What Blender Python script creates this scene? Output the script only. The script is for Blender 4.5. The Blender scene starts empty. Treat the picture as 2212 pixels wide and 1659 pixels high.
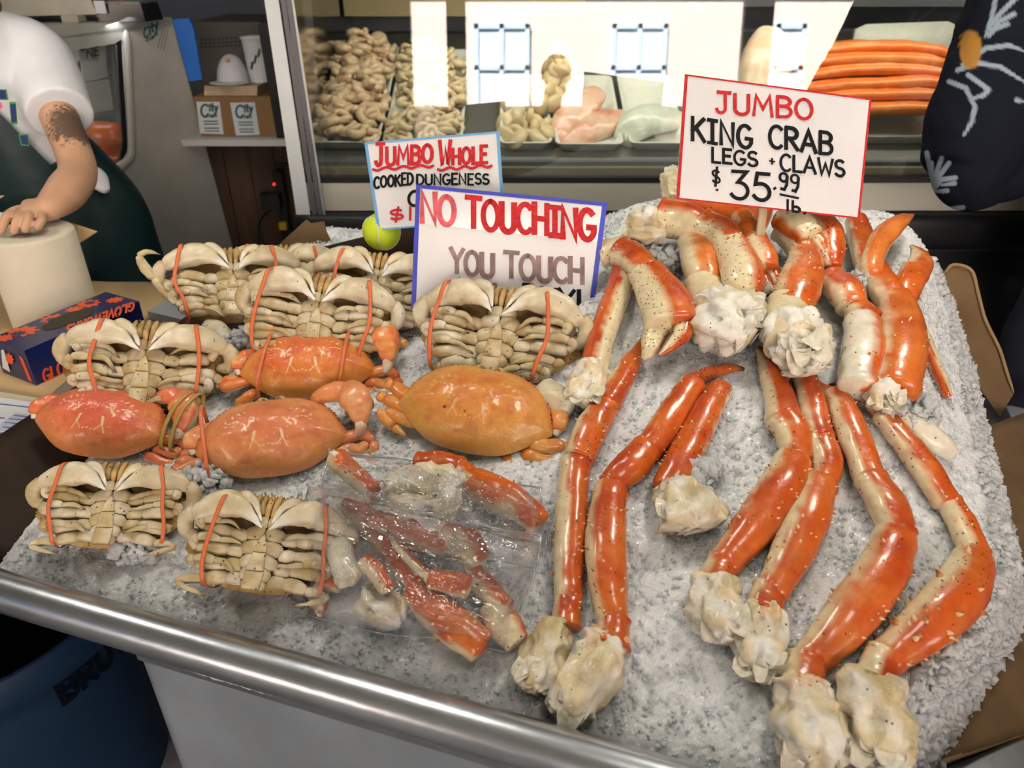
import bpy, math, random
import numpy as np
from mathutils import Vector, Matrix

# ------------------------------------------------------------------ camera
F = 1600.0                      # focal length in photo pixels (2212 x 1659 frame)
CAM = np.array([0.0, 0.0, 1.55])
PITCH = math.radians(30.0)
FWD = np.array([0, math.cos(PITCH), -math.sin(PITCH)])
UPV = np.array([0, math.sin(PITCH), math.cos(PITCH)])
RGT = np.array([1.0, 0, 0])
scene = bpy.context.scene
cd = bpy.data.cameras.new('camera')
cam = bpy.data.objects.new('camera', cd)
scene.collection.objects.link(cam)
cd.sensor_width = 36.0
cd.lens = F / 2212.0 * 36.0
cd.clip_start = 0.02
cam.location = CAM
cam.rotation_euler = (math.radians(90) - PITCH, 0, 0)
cd.dof.use_dof = True
cd.dof.focus_distance = 1.12
cd.dof.aperture_fstop = 5.0
scene.camera = cam

# ------------------------------------------------------------------ light
scene.view_settings.view_transform = 'Standard'
scene.view_settings.look = 'None'
scene.view_settings.gamma = 1.0
scene.view_settings.use_curve_mapping = False
scene.view_settings.exposure = -0.75
world = bpy.data.worlds.new('sky')
scene.world = world
world.use_nodes = True
wn = world.node_tree
bgn = wn.nodes['Background']
sky = wn.nodes.new('ShaderNodeTexSky')
sky.sky_type = 'HOSEK_WILKIE'
sky.turbidity = 3.0
sky.sun_direction = (-0.25, 0.62, 0.74)
wn.links.new(sky.outputs[0], bgn.inputs['Color'])
bgn.inputs['Strength'].default_value = 3.0
sl = bpy.data.lights.new('sun', 'SUN')
sl.energy = 140.0
sl.angle = math.radians(0.6)
sl.color = (1.0, 0.95, 0.88)
so = bpy.data.objects.new('sun', sl)
scene.collection.objects.link(so)
so.rotation_euler = Vector((0.25, -0.62, -0.74)).to_track_quat('-Z', 'Y').to_euler()
scene.cycles.max_bounces = 7
scene.cycles.diffuse_bounces = 2
scene.cycles.glossy_bounces = 4
scene.cycles.transmission_bounces = 4
scene.cycles.transparent_max_bounces = 12
scene.cycles.sample_clamp_indirect = 30.0
scene.cycles.caustics_reflective = False
scene.cycles.caustics_refractive = False

rng = np.random.default_rng(7)
random.seed(7)

# ------------------------------------------------------------------ pixel -> place
def ray(px, py):
    return FWD + (px - 1106.0) / F * RGT + (829.5 - py) / F * UPV
def at_t(px, py, t): return CAM + ray(px, py) * t
def at_z(px, py, z):
    d = ray(px, py); return CAM + d * ((z - CAM[2]) / d[2])
def at_y(px, py, y):
    d = ray(px, py); return CAM + d * (y / d[1])
def depth(p): return float(np.dot(np.asarray(p) - CAM, FWD))
def unit(v):
    v = np.asarray(v, float); return v / max(1e-12, np.linalg.norm(v))
class Plane:                     # flat thing in the scene, addressed with photo pixels
    def __init__(s, p, n): s.p = np.asarray(p, float); s.n = unit(n)
    def at(s, px, py, off=0.0):
        d = ray(px, py); t = np.dot(s.p + s.n * off - CAM, s.n) / np.dot(d, s.n)
        return CAM + d * t

# ------------------------------------------------------------------ noise
def _h(ix, iy, iz, seed):
    n = (ix * 374761393 + iy * 668265263 + iz * 2147483647 + seed * 1274126177) & 0xffffffff
    n = ((n ^ (n >> 13)) * 1274126177) & 0xffffffff
    n = ((n ^ (n >> 16)) * 2246822519) & 0xffffffff
    return ((n ^ (n >> 15)) & 0xffffff) / float(0xffffff)
def vn(P, f=1.0, seed=0):
    P = np.asarray(P, float) * f + 100.37
    i = np.floor(P).astype(np.int64); u = P - i; u = u * u * (3 - 2 * u)
    r = 0
    for dx in (0, 1):
        for dy in (0, 1):
            for dz in (0, 1):
                w = (u[:, 0] if dx else 1 - u[:, 0]) * (u[:, 1] if dy else 1 - u[:, 1]) * (u[:, 2] if dz else 1 - u[:, 2])
                r = r + w * _h(i[:, 0] + dx, i[:, 1] + dy, i[:, 2] + dz, seed)
    return r * 2 - 1
def fbm(P, f=1.0, seed=0, o=3):
    r = 0; a = 1.0
    for k in range(o):
        r = r + a * vn(P, f * 2 ** k, seed + k * 17); a *= 0.5
    return r
def cells(x, y, f, seed):        # 2D cell noise: distance, cell random, tilt facets
    X = x * f + 50; Y = y * f + 50
    ix = np.floor(X).astype(np.int64); iy = np.floor(Y).astype(np.int64)
    best = np.full(x.shape, 9.0); hr = np.zeros_like(x); tl = np.zeros_like(x)
    for dx in (-1, 0, 1):
        for dy in (-1, 0, 1):
            cx = ix + dx; cy = iy + dy; z = cx * 0
            jx = cx + _h(cx, cy, z, seed); jy = cy + _h(cx, cy, z + 1, seed)
            d = (X - jx) ** 2 + (Y - jy) ** 2
            m = d < best
            best = np.where(m, d, best)
            hr = np.where(m, _h(cx, cy, z + 2, seed), hr)
            t = (X - jx) * (_h(cx, cy, z + 3, seed) - .5) + (Y - jy) * (_h(cx, cy, z + 4, seed) - .5)
            tl = np.where(m, t, tl)
    return np.sqrt(best), hr, tl
def sst(a, b, x):
    u = np.clip((x - a) / (b - a), 0, 1); return u * u * (3 - 2 * u)
def mixc(a, b, w):
    w = np.asarray(w)[..., None]; return np.asarray(a) * (1 - w) + np.asarray(b) * w

# ------------------------------------------------------------------ materials
MATS = {}
def mat(name, col=(.8, .8, .8), rough=.5, metal=0.0, spec=.5, coat=0.0, bump=None, mottle=None, emit=None,
        estr=1.0, sss=0.0, vcol=False, speck=False, trans=0.0, ior=1.45, stretch=None):
    if name in MATS: return MATS[name]
    m = bpy.data.materials.new(name); MATS[name] = m
    m.use_nodes = True
    nt = m.node_tree; N = nt.nodes; L = nt.links
    b = N['Principled BSDF']
    b.inputs['Base Color'].default_value = (*col, 1)
    b.inputs['Roughness'].default_value = rough
    b.inputs['Metallic'].default_value = metal
    b.inputs['Specular IOR Level'].default_value = spec
    b.inputs['Coat Weight'].default_value = coat
    b.inputs['Coat Roughness'].default_value = .12
    b.inputs['IOR'].default_value = ior
    b.inputs['Transmission Weight'].default_value = trans
    if sss:
        b.inputs['Subsurface Weight'].default_value = sss
        b.inputs['Subsurface Radius'].default_value = (1, .8, .6)
        b.inputs['Subsurface Scale'].default_value = .006
    tc = N.new('ShaderNodeTexCoord')
    co = tc.outputs['Object']
    if stretch:
        mp = N.new('ShaderNodeMapping'); mp.inputs['Scale'].default_value = stretch
        L.new(co, mp.inputs['Vector']); co = mp.outputs['Vector']
    src = None
    if vcol:
        a = N.new('ShaderNodeVertexColor'); a.layer_name = 'Col'; src = a.outputs['Color']
    if mottle:                     # (scale, amount) brightness mottling of the surface itself
        nz = N.new('ShaderNodeTexNoise'); nz.inputs['Scale'].default_value = mottle[0]
        nz.inputs['Detail'].default_value = 5; L.new(co, nz.inputs['Vector'])
        mr = N.new('ShaderNodeMapRange'); mr.inputs['From Min'].default_value = .3; mr.inputs['From Max'].default_value = .7
        mr.inputs['To Min'].default_value = 1 - mottle[1]; mr.inputs['To Max'].default_value = 1 + mottle[1]
        L.new(nz.outputs['Fac'], mr.inputs['Value'])
        mx = N.new('ShaderNodeMix'); mx.data_type = 'RGBA'; mx.blend_type = 'MULTIPLY'
        mx.inputs['Factor'].default_value = 1
        if src: L.new(src, mx.inputs['A'])
        else: mx.inputs['A'].default_value = (*col, 1)
        cb = N.new('ShaderNodeCombineColor')
        for k in range(3): L.new(mr.outputs['Result'], cb.inputs[k])
        L.new(cb.outputs['Color'], mx.inputs['B']); src = mx.outputs['Result']
    if speck:                      # dark flecks of the shell, dense where the 'spk' attribute is high
        at = N.new('ShaderNodeAttribute'); at.attribute_name = 'spk'
        vo = N.new('ShaderNodeTexVoronoi'); vo.inputs['Scale'].default_value = 260
        L.new(co, vo.inputs['Vector'])
        nz2 = N.new('ShaderNodeTexNoise'); nz2.inputs['Scale'].default_value = 60; nz2.inputs['Detail'].default_value = 2
        L.new(co, nz2.inputs['Vector'])
        sc = N.new('ShaderNodeSeparateColor'); L.new(vo.outputs['Color'], sc.inputs['Color'])
        th = N.new('ShaderNodeMath'); th.operation = 'MULTIPLY'; L.new(at.outputs['Fac'], th.inputs[0]); L.new(nz2.outputs['Fac'], th.inputs[1])
        lt = N.new('ShaderNodeMath'); lt.operation = 'LESS_THAN'; L.new(sc.outputs['Red'], lt.inputs[0]); L.new(th.outputs[0], lt.inputs[1])
        ds = N.new('ShaderNodeMath'); ds.operation = 'LESS_THAN'; L.new(vo.outputs['Distance'], ds.inputs[0]); ds.inputs[1].default_value = .36
        an = N.new('ShaderNodeMath'); an.operation = 'MULTIPLY'; L.new(lt.outputs[0], an.inputs[0]); L.new(ds.outputs[0], an.inputs[1])
        a8 = N.new('ShaderNodeMath'); a8.operation = 'MULTIPLY'; L.new(an.outputs[0], a8.inputs[0]); a8.inputs[1].default_value = .85
        mx = N.new('ShaderNodeMix'); mx.data_type = 'RGBA'
        L.new(a8.outputs[0], mx.inputs['Factor'])
        L.new(src, mx.inputs['A']); mx.inputs['B'].default_value = (.035, .022, .012, 1)
        src = mx.outputs['Result']
    if src: L.new(src, b.inputs['Base Color'])
    if bump:                       # (scale, strength, distance)
        nz = N.new('ShaderNodeTexNoise'); nz.inputs['Scale'].default_value = bump[0]; nz.inputs['Detail'].default_value = 4
        L.new(co, nz.inputs['Vector'])
        bp = N.new('ShaderNodeBump'); bp.inputs['Strength'].default_value = bump[1]; bp.inputs['Distance'].default_value = bump[2]
        L.new(nz.outputs['Fac'], bp.inputs['Height']); L.new(bp.outputs['Normal'], b.inputs['Normal'])
    if emit:
        b.inputs['Emission Color'].default_value = (*emit, 1); b.inputs['Emission Strength'].default_value = estr
    return m
def thin_glass(name, tint=(1, 1, 1), ior=1.7, rough=0.0, haze=0.0):
    if name in MATS: return MATS[name]
    m = bpy.data.materials.new(name); MATS[name] = m
    m.use_nodes = True; nt = m.node_tree; N = nt.nodes; L = nt.links
    N.remove(N['Principled BSDF']); out = N['Material Output']
    tr = N.new('ShaderNodeBsdfTransparent'); tr.inputs['Color'].default_value = (*tint, 1)
    gl = N.new('ShaderNodeBsdfGlossy'); gl.inputs['Roughness'].default_value = rough
    lw = N.new('ShaderNodeLayerWeight'); pw = N.new('ShaderNodeMath'); pw.operation = 'POWER'; L.new(lw.outputs['Facing'], pw.inputs[0]); pw.inputs[1].default_value = 5.0
    f0 = ((ior - 1) / (ior + 1)) ** 2                      # Schlick reflectance, alike from both sides of the sheet
    fr = N.new('ShaderNodeMath'); fr.operation = 'MULTIPLY_ADD'; L.new(pw.outputs[0], fr.inputs[0]); fr.inputs[1].default_value = 1 - f0; fr.inputs[2].default_value = f0
    lw.inputs['Blend'].default_value = .5
    mx = N.new('ShaderNodeMixShader'); L.new(fr.outputs[0], mx.inputs[0])
    base = tr.outputs[0]
    if haze:
        df = N.new('ShaderNodeBsdfDiffuse'); df.inputs['Color'].default_value = (.85, .87, .9, 1)
        m2 = N.new('ShaderNodeMixShader'); m2.inputs[0].default_value = haze
        L.new(tr.outputs[0], m2.inputs[1]); L.new(df.outputs[0], m2.inputs[2]); base = m2.outputs[0]
    L.new(base, mx.inputs[1]); L.new(gl.outputs[0], mx.inputs[2]); L.new(mx.outputs[0], out.inputs['Surface'])
    return m
def lin(r, g, b):                # 0-255 sRGB to linear
    f = lambda c: c / 12.92 if c <= .04045 else ((c + .055) / 1.055) ** 2.4
    return (f(r / 255), f(g / 255), f(b / 255))

# ------------------------------------------------------------------ objects
COLL = scene.collection
def tag(o, label=None, cat=None, group=None, kind=None):
    if label: o['label'] = label
    if cat: o['category'] = cat
    if group: o['group'] = group
    if kind: o['kind'] = kind
    return o
def thing(name, label, cat, loc=(0, 0, 0), group=None, mtx=None, kind=None):
    o = bpy.data.objects.new(name, None); COLL.objects.link(o)
    o.empty_display_size = .02
    if mtx is not None: o.matrix_world = mtx
    else: o.location = loc
    return tag(o, label, cat, group, kind)
def mesh_data(name, V, Fq, m=None, col=None, spk=None, smooth=True):
    V = np.asarray(V, np.float32)
    me = bpy.data.meshes.new(name)
    if isinstance(Fq, np.ndarray):
        k = Fq.shape[1]; n = len(Fq)
        me.vertices.add(len(V)); me.vertices.foreach_set('co', V.ravel())
        me.loops.add(n * k); me.loops.foreach_set('vertex_index', Fq.astype(np.int32).ravel())
        me.polygons.add(n); me.polygons.foreach_set('loop_start', np.arange(0, n * k, k, dtype=np.int32))
        me.update(calc_edges=True)
    else:
        me.from_pydata(V.tolist(), [], Fq)
    if smooth: me.polygons.foreach_set('use_smooth', np.ones(len(me.polygons), bool))
    if col is not None:
        a = me.color_attributes.new('Col', 'FLOAT_COLOR', 'POINT')
        c = np.ones((len(V), 4), np.float32); c[:, :3] = np.clip(col, 0, 1); a.data.foreach_set('color', c.ravel())
    if spk is not None:
        a = me.attributes.new('spk', 'FLOAT', 'POINT'); a.data.foreach_set('value', np.asarray(spk, np.float32))
    if m: me.materials.append(m)
    return me
def link(name, me, parent=None):
    o = bpy.data.objects.new(name, me); COLL.objects.link(o)
    if parent is not None: o.parent = parent
    return o
class MB:                        # collects pieces of one part
    def __init__(s): s.V = []; s.F = []; s.C = []; s.S = []; s.n = 0
    def add(s, V, Fc, col=(.8, .8, .8), spk=0.0):
        V = np.asarray(V, float).reshape(-1, 3)
        s.V.append(V)
        c = np.asarray(col, float)
        s.C.append(np.broadcast_to(c, (len(V), 3)) if c.ndim == 1 else c)
        s.S.append(np.broadcast_to(np.asarray(spk, float), (len(V),)))
        if isinstance(Fc, np.ndarray): Fc = Fc.tolist()
        n = s.n
        s.F += [[i + n for i in f] for f in Fc]
        s.n += len(V); return s
    def box(s, c, size, R=None, col=(.8, .8, .8), taper=1.0):
        x, y, z = np.asarray(size) / 2.0
        V = np.array([[-x, -y, -z], [x, -y, -z], [x, y, -z], [-x, y, -z],
                      [-x * taper, -y * taper, z], [x * taper, -y * taper, z], [x * taper, y * taper, z], [-x * taper, y * taper, z]])
        if R is not None: V = V @ np.asarray(R).T
        return s.add(V + np.asarray(c), [[0, 3, 2, 1], [4, 5, 6, 7], [0, 1, 5, 4], [1, 2, 6, 5], [2, 3, 7, 6], [3, 0, 4, 7]], col)
    def slab(s, poly, n, th, col=(.8, .8, .8)):   # polygon (k,3) extruded along -n
        P = np.asarray(poly, float); k = len(P); Q = P - unit(n) * th
        Fs = [list(range(k)), list(range(2 * k - 1, k - 1, -1))] + [[i, i + k, (i + 1) % k + k, (i + 1) % k] for i in range(k)]
        return s.add(np.vstack([P, Q]), Fs, col)
    def sweep(s, *a, col=(.8, .8, .8), spk=0.0, **k):
        V, Fc, sv, ph = sweep(*a, **k)
        c = col(V, sv, ph) if callable(col) else col
        sp = spk(V, sv, ph) if callable(spk) else spk
        return s.add(V, Fc, c, sp)
    def build(s, name, m, parent=None, smooth=True, inv=None):
        V = np.vstack(s.V)
        if inv is not None:      # world -> parent space
            Mi = np.array(inv); V = V @ Mi[:3, :3].T + Mi[:3, 3]
        me = mesh_data(name, V, s.F, m, np.vstack(s.C), np.concatenate(s.S), smooth)
        return link(name, me, parent)
def crom(P, ts):                 # Catmull-Rom through control rows at parameters 0..1
    P = np.asarray(P, float); k = len(P)
    if k == 2: return P[0] * (1 - ts[:, None]) + P[1] * ts[:, None]
    Q = np.vstack([2 * P[0] - P[1], P, 2 * P[-1] - P[-2]])
    u = np.clip(ts, 0, 1) * (k - 1); i = np.minimum(u.astype(int), k - 2); f = (u - i)[:, None]
    p0, p1, p2, p3 = Q[i], Q[i + 1], Q[i + 2], Q[i + 3]
    return .5 * (2 * p1 + (p2 - p0) * f + (2 * p0 - 5 * p1 + 4 * p2 - p3) * f ** 2 + (3 * p1 - p0 - 3 * p2 + p3) * f ** 3)
def sweep(P, ra, rb=None, up=(0, 0, 1), n=22, m=16, r0=.12, r1=.12, expo=2.0, bump=0.0, bf=60.0, seed=0, flare=0.0):
    """tube through control points with side radii ra and 'up' radii rb; rounded ends r0, r1 (fraction of length)"""
    P = np.asarray(P, float); ra = np.asarray(ra, float)
    rb = ra if rb is None else np.asarray(rb, float)
    if ra.ndim == 0: ra = np.full(len(P), float(ra))
    if rb.ndim == 0: rb = np.full(len(P), float(rb))
    ts = (1 - np.cos(np.linspace(0, np.pi, n))) / 2 * .75 + np.linspace(0, 1, n) * .25
    C = crom(P, ts)
    R = np.maximum(crom(np.stack([ra, rb], 1), ts), 1e-5)
    e = np.ones(n)
    if r0 > 0: e = np.minimum(e, np.sqrt(np.clip(1 - (1 - np.clip(ts / r0, 0, 1)) ** 2, .0, 1)))
    if r1 > 0: e = np.minimum(e, np.sqrt(np.clip(1 - (1 - np.clip((1 - ts) / r1, 0, 1)) ** 2, .0, 1)))
    if flare: e = e * (1 + flare * (np.exp(-((ts - .07) / .06) ** 2) + np.exp(-((ts - .93) / .06) ** 2)))
    R = R * np.maximum(e, .02)[:, None]
    T = np.gradient(C, axis=0); T /= np.maximum(np.linalg.norm(T, axis=1, keepdims=True), 1e-9)
    U = np.asarray(up, float); U = np.broadcast_to(U, T.shape)
    N = U - (U * T).sum(1, keepdims=True) * T; N /= np.maximum(np.linalg.norm(N, axis=1, keepdims=True), 1e-6)
    S = np.cross(T, N)
    ph = np.linspace(0, 2 * np.pi, m, endpoint=False)
    c, sn = np.cos(ph), np.sin(ph)
    if expo != 2.0:
        c = np.sign(c) * np.abs(c) ** (2 / expo); sn = np.sign(sn) * np.abs(sn) ** (2 / expo)
    V = C[:, None] + S[:, None] * (R[:, 0:1] * c)[..., None] + N[:, None] * (R[:, 1:2] * sn)[..., None]
    V = V.reshape(-1, 3)
    sv = np.repeat(ts, m); pv = np.tile(ph, n)
    if bump:
        nr = V - np.repeat(C, m, 0); nr /= np.maximum(np.linalg.norm(nr, axis=1, keepdims=True), 1e-6)
        V = V + nr * (fbm(V, bf, seed) * bump)[:, None]
    V = np.vstack([V, C[0], C[-1]]); sv = np.append(sv, [0, 1]); pv = np.append(pv, [np.pi / 2, np.pi / 2])
    Fc = []
    for i in range(n - 1):
        a = i * m; b_ = a + m
        for j in range(m):
            j2 = (j + 1) % m
            Fc.append([a + j, b_ + j, b_ + j2, a + j2])
    k = n * m
    for j in range(m):
        Fc.append([k, j, (j + 1) % m]); Fc.append([k + 1, (n - 1) * m + (j + 1) % m, (n - 1) * m + j])
    return V, Fc, sv, pv
def rot(ax, ang):
    return np.array(Matrix.Rotation(ang, 3, Vector(ax)))
def frame(x, y, z, loc):
    M = Matrix.Identity(4)
    for i in range(3):
        M[i][0] = x[i]; M[i][1] = y[i]; M[i][2] = z[i]; M[i][3] = loc[i]
    return M
def struct(name, mb, m, label, cat, smooth=False):
    o = mb.build(name, m, None, smooth); return tag(o, label, cat, kind='structure')
# ================================================================== the room
def boxs(name, lo, hi, m, label, cat):
    lo = np.array(lo, float); hi = np.array(hi, float)
    return struct(name, MB().box((lo + hi) / 2, hi - lo), m, label, cat)
M_floor = mat('floor_concrete', (.24, .245, .25), .45, bump=(14, .2, .004), mottle=(9, .4))
M_plaster = mat('plaster', (.4, .39, .35), .8, mottle=(3, .08))
M_ceil = mat('ceiling_paint', (.4, .38, .33), .8, mottle=(2, .06))
M_pave = mat('pavement', (.42, .41, .39), .85, mottle=(4, .15))
boxs('floor', (-4, -4.1, -.1), (4, 5, 0), M_floor, 'dark wet concrete floor of the fish market', 'floor')
boxs('ceiling', (-4, -4.2, 3.0), (4, 5, 3.15), M_ceil, 'plain ceiling above the market stalls', 'ceiling')
boxs('wall_left', (-4.15, -.3, 0), (-4, 5, 3), M_plaster, 'pale plaster side wall of the market', 'wall')
boxs('wall_left_low', (-4.15, -4.1, 0), (-4, -.3, 1.1), M_plaster, 'low plaster wall under the open side of the market', 'wall')  # side opening above this wall is added to let daylight in from the left
boxs('wall_left_lintel', (-4.15, -4.1, 2.3), (-4, -.3, 3), M_plaster, 'plaster lintel over the open side of the market', 'wall')
boxs('wall_right', (4, -4.1, 0), (4.15, 5, 3), M_plaster, 'pale plaster side wall past the display case', 'wall')
M_bluewall = mat('blue_grey_boards', (.10, .12, .16), .6, mottle=(3, .15), stretch=(1, 1, .1))
boxs('wall_back', (-4, 4.6, 0), (4, 4.75, 3), M_bluewall, 'blue grey boarded back wall behind the cases', 'wall')
M_dark = mat('dark_paint', (.03, .032, .035), .5)
boxs('wall_front', (-4, -4.22, 2.72), (4, -4.1, 3.1), M_dark, 'dark lintel over the open market front', 'wall')
boxs('silhouette_pier', (-2.3, -4.22, 0), (-1.05, -4.1, 2.72), M_dark, 'dark pier of the open market front', 'pier')  # unseen block added for the dark silhouette mirrored in the case glass
boxs('trim_2', (-.68, -4.2, 0), (-.48, -4.1, 2.72), M_dark, 'slim dark post of the open market front', 'post')
boxs('trim_3', (2.4, -4.2, 0), (2.7, -4.1, 2.72), M_dark, 'slim dark post beside the market entrance', 'post')
boxs('light_block_left', (-4, -4.22, 0), (-2.3, -4.1, 2.72), M_dark, 'dark boarded part of the market front', 'wall')  # unseen boards on both sides, added to narrow the opening and cut daylight
boxs('light_block_right', (3.6, -4.22, 0), (4, -4.1, 2.72), M_dark, 'dark boarded market front past the entrance', 'wall')
# the street outside, seen only as a reflection in the case glass
boxs('pavement', (-14, -11.6, -.12), (14, -4.22, -.02), M_pave, 'sunlit pavement of the street outside', 'pavement')
def brick_mat():
    m = mat('sunlit_brick', (.6, .4, .33), .85); nt = m.node_tree; N = nt.nodes; L = nt.links
    b = N['Principled BSDF']; tc = N['Texture Coordinate']
    br = N.new('ShaderNodeTexBrick'); br.inputs['Scale'].default_value = 3.2
    br.inputs['Color1'].default_value = (.74, .60, .54, 1); br.inputs['Color2'].default_value = (.70, .54, .48, 1); br.inputs['Mortar'].default_value = (.7, .66, .6, 1)
    mp = N.new('ShaderNodeMapping'); mp.inputs['Rotation'].default_value = (math.pi / 2, 0, 0)
    L.new(tc.outputs['Object'], mp.inputs['Vector']); L.new(mp.outputs['Vector'], br.inputs['Vector'])
    L.new(br.outputs['Color'], b.inputs['Base Color']); return m
M_brick = brick_mat()
boxs('wall_street', (-14, -12, -.1), (14, -11.6, 8), M_brick, 'sunlit pink brick building across the street', 'building')
boxs('shade_strip', (-14, -11.6, 2.1), (14, -10.4, 2.2), M_dark, 'dark canopy along the brick building across the street', 'canopy')  # unseen strip added so its shadow darkens the lower mirrored facade
M_winglass = mat('street_window', (.62, .72, .84), .4)
M_winframe = mat('street_window_frame', (.5, .64, .85), .5)
wi = 1
for wx in (-5.6, -2.9, -.2, 2.5, 5.2):
    for wz in (2.3, 5.2):
        w = struct('window_%d' % wi, MB().box((wx, -11.58, wz + .7), (.95, .06, 1.5)), M_winglass,
                   'tall blue window of the brick building across the street', 'window'); wi += 1
        f = MB()
        for dx in (-.5, 0, .5): f.box((wx + dx, -11.54, wz + .7), (.09, .08, 1.6))
        for dz in (-.05, .7, 1.45): f.box((wx, -11.54, wz + dz), (1.1, .08, .09))
        f.build('window_frame', M_winframe, w, False)
# hanging lamps over the stall
M_lampmetal = mat('lamp_enamel', (.1, .16, .12), .35)
M_bulb = mat('bulb', (1, 1, 1), .3, emit=(1, .78, .5), estr=12)
def pendant(x, y, z, e, label):
    t = thing('pendant_lamp', label, 'lamp', (x, y, z), 'pendant lamps over the stall')
    a = np.linspace(0, 2 * np.pi, 25)[:-1]
    prof = [(.02, .12), (.05, .11), (.12, .05), (.17, 0)]
    V = np.array([[r * math.cos(q), r * math.sin(q), h] for r, h in prof for q in a])
    Fc = [[i * 24 + j, i * 24 + (j + 1) % 24, (i + 1) * 24 + (j + 1) % 24, (i + 1) * 24 + j] for i in range(3) for j in range(24)]
    MB().add(V, Fc).build('lamp_shade', M_lampmetal, t)
    MB().sweep([(0, 0, .1), (0, 0, 3.0 - z)], .008, n=4, m=8).build('cord', M_dark, t)
    MB().sweep([(0, 0, .1), (0, 0, .02)], [.02, .035], n=10, m=12, r1=.5).build('bulb', M_bulb, t)
    l = bpy.data.lights.new('lamp_light', 'AREA'); l.shape = 'DISK'; l.size = .3; l.energy = e; l.color = (1, .93, .82)
    lo = bpy.data.objects.new('lamp_light', l); COLL.objects.link(lo); lo.parent = t; lo.location = (0, 0, -.005)
LAMP = 11
pendant(-.45, 1.15, 2.35, LAMP, 'green enamel pendant lamp hanging above the whole crabs')
pendant(.75, 1.25, 2.35, LAMP * 1.3, 'green enamel pendant lamp hanging above the king crab legs')
pendant(.35, .2, 2.5, LAMP * .6, 'green enamel pendant lamp hanging nearer the open market front')
pendant(-1.55, 1.35, 2.45, LAMP * .9, 'green enamel pendant lamp hanging above the service counter')

# ================================================================== ice height and tray frame
O2 = np.array([-.72, .771]); E1 = np.array([.953, -.303]); E2 = np.array([.303, .953])
def ab(x, y):
    dx = x - O2[0]; dy = y - O2[1]; return dx * E1[0] + dy * E1[1], dx * E2[0] + dy * E2[1]
def W(a, b, z=0.0):
    p = O2 + E1 * a + E2 * b; return np.array([p[0], p[1], z])
def Hab(a, b):
    a = np.asarray(a, float); b = np.asarray(b, float)
    w = sst(.42, .82, a)
    hl = .19 * np.clip(b / .8, 0, 1.1) ** .9
    hr = .325 * np.clip(b / .92, 0, 1.1) ** .95
    h = (1 - w) * hl + w * hr
    h = h * (1 - .66 * sst(1.16, 1.44, a))
    h = h - .25 * np.clip((b - .97) / .15, 0, 1) ** 2 - .05 * np.clip((.03 - b) / .05, 0, 1) ** 2
    ae = 1.345 - .55 * np.clip(.36 - b, 0, .4) - .12 * np.clip(b - .75, 0, .3)
    h = h - .26 * np.clip((a - ae + .02) / .08, 0, 1) ** 1.4
    P = np.stack([a.ravel(), b.ravel(), 0 * a.ravel()], 1)
    return .79 + h + (fbm(P, 6, 3, 3) * .012).reshape(a.shape)
def Hxy(x, y): return Hab(*ab(np.asarray(x, float), np.asarray(y, float)))
def ice_n(x, y):
    e = .02
    hx = (Hxy([x + e], [y])[0] - Hxy([x - e], [y])[0]) / (2 * e); hy = (Hxy([x], [y + e])[0] - Hxy([x], [y - e])[0]) / (2 * e)
    return unit([-hx, -hy, 1])
TS = np.arange(.45, 2.4, .004)
def hit(px, py, off=0.0):        # point where the pixel's ray meets the ice raised by off
    d = ray(px, py); P = CAM + TS[:, None] * d
    g = P[:, 2] - Hxy(P[:, 0], P[:, 1]) - off
    k = np.argmax(g < 0)
    if g[k] >= 0: k = int(np.argmin(g))
    return P[k]
# ================================================================== tray, ice, cardboard
M_steel = mat('brushed_steel', (.53, .57, .61), .3, 1.0, bump=(40, .25, .0015), mottle=(8, .12), stretch=(1, 1, 1))
M_steel2 = mat('brushed_steel_panel', (.60, .68, .76), .5, 1.0, bump=(30, .15, .001), mottle=(6, .12))
M_card = mat('cardboard', (.15, .09, .04), .85, bump=(90, .3, .001), mottle=(14, .18))
M_cardshade = mat('wet_shaded_cardboard', (.028, .015, .008), .6, spec=.25, bump=(60, .3, .001), mottle=(10, .3))  # wet cardboard, its colour darkened further to carry the shade it lies in
M_cardedge = mat('cardboard_edge', (.32, .21, .10), .9, bump=(300, .6, .002))
tray = thing('steel_tray', 'long stainless steel tray with a rolled rim holding the ice', 'tray', W(.5, 0, .74))
ti = tray.matrix_world.inverted() if False else Matrix.Translation(-Vector(W(.5, 0, .74)))
MB().sweep([W(-.75, -.033, .808), W(.2, -.033, .808), W(1.0, -.033, .808), W(1.75, -.033, .808)], .027, n=60, m=24, r0=0, r1=0).build('rim', M_steel, tray, inv=ti)
mb = MB()
mb.slab([W(-.7, .05, .742), W(1.5, .05, .742), W(1.5, 1.06, .742), W(-.7, 1.06, .742)], (0, 0, 1), .012)
mb.slab([W(-.7, -.012, .80), W(1.7, -.012, .80), W(1.7, .056, .735), W(-.7, .056, .735)], (E2[0], E2[1], .8), .006)
mb.slab([W(-.7, 1.06, .8), W(1.42, 1.06, .8), W(1.42, 1.06, .735), W(-.7, 1.06, .735)], (-E2[0], -E2[1], 0), .006)
mb.build('basin', M_steel, tray, False, inv=ti)
cab = thing('steel_cabinet', 'brushed steel cabinet standing under the ice tray', 'cabinet', W(.9, .4, 0))
ci = Matrix.Translation(-Vector(W(.9, .4, 0)))
A0, A1, B0, B1, ZT = .195, 1.62, .012, .95, .69
mb = MB()
mb.slab([W(A0, B0, ZT - .012), W(A1, B0, ZT - .012), W(A1, B0, .03), W(A0, B0, .03)], (-E2[0], -E2[1], 0), .01)
mb.slab([W(A0, B1, ZT - .012), W(A0, B0, ZT - .012), W(A0, B0, .03), W(A0, B1, .03)], (-E1[0], -E1[1], 0), .01)
mb.build('body', M_steel2, cab, False, inv=ci)
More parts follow.
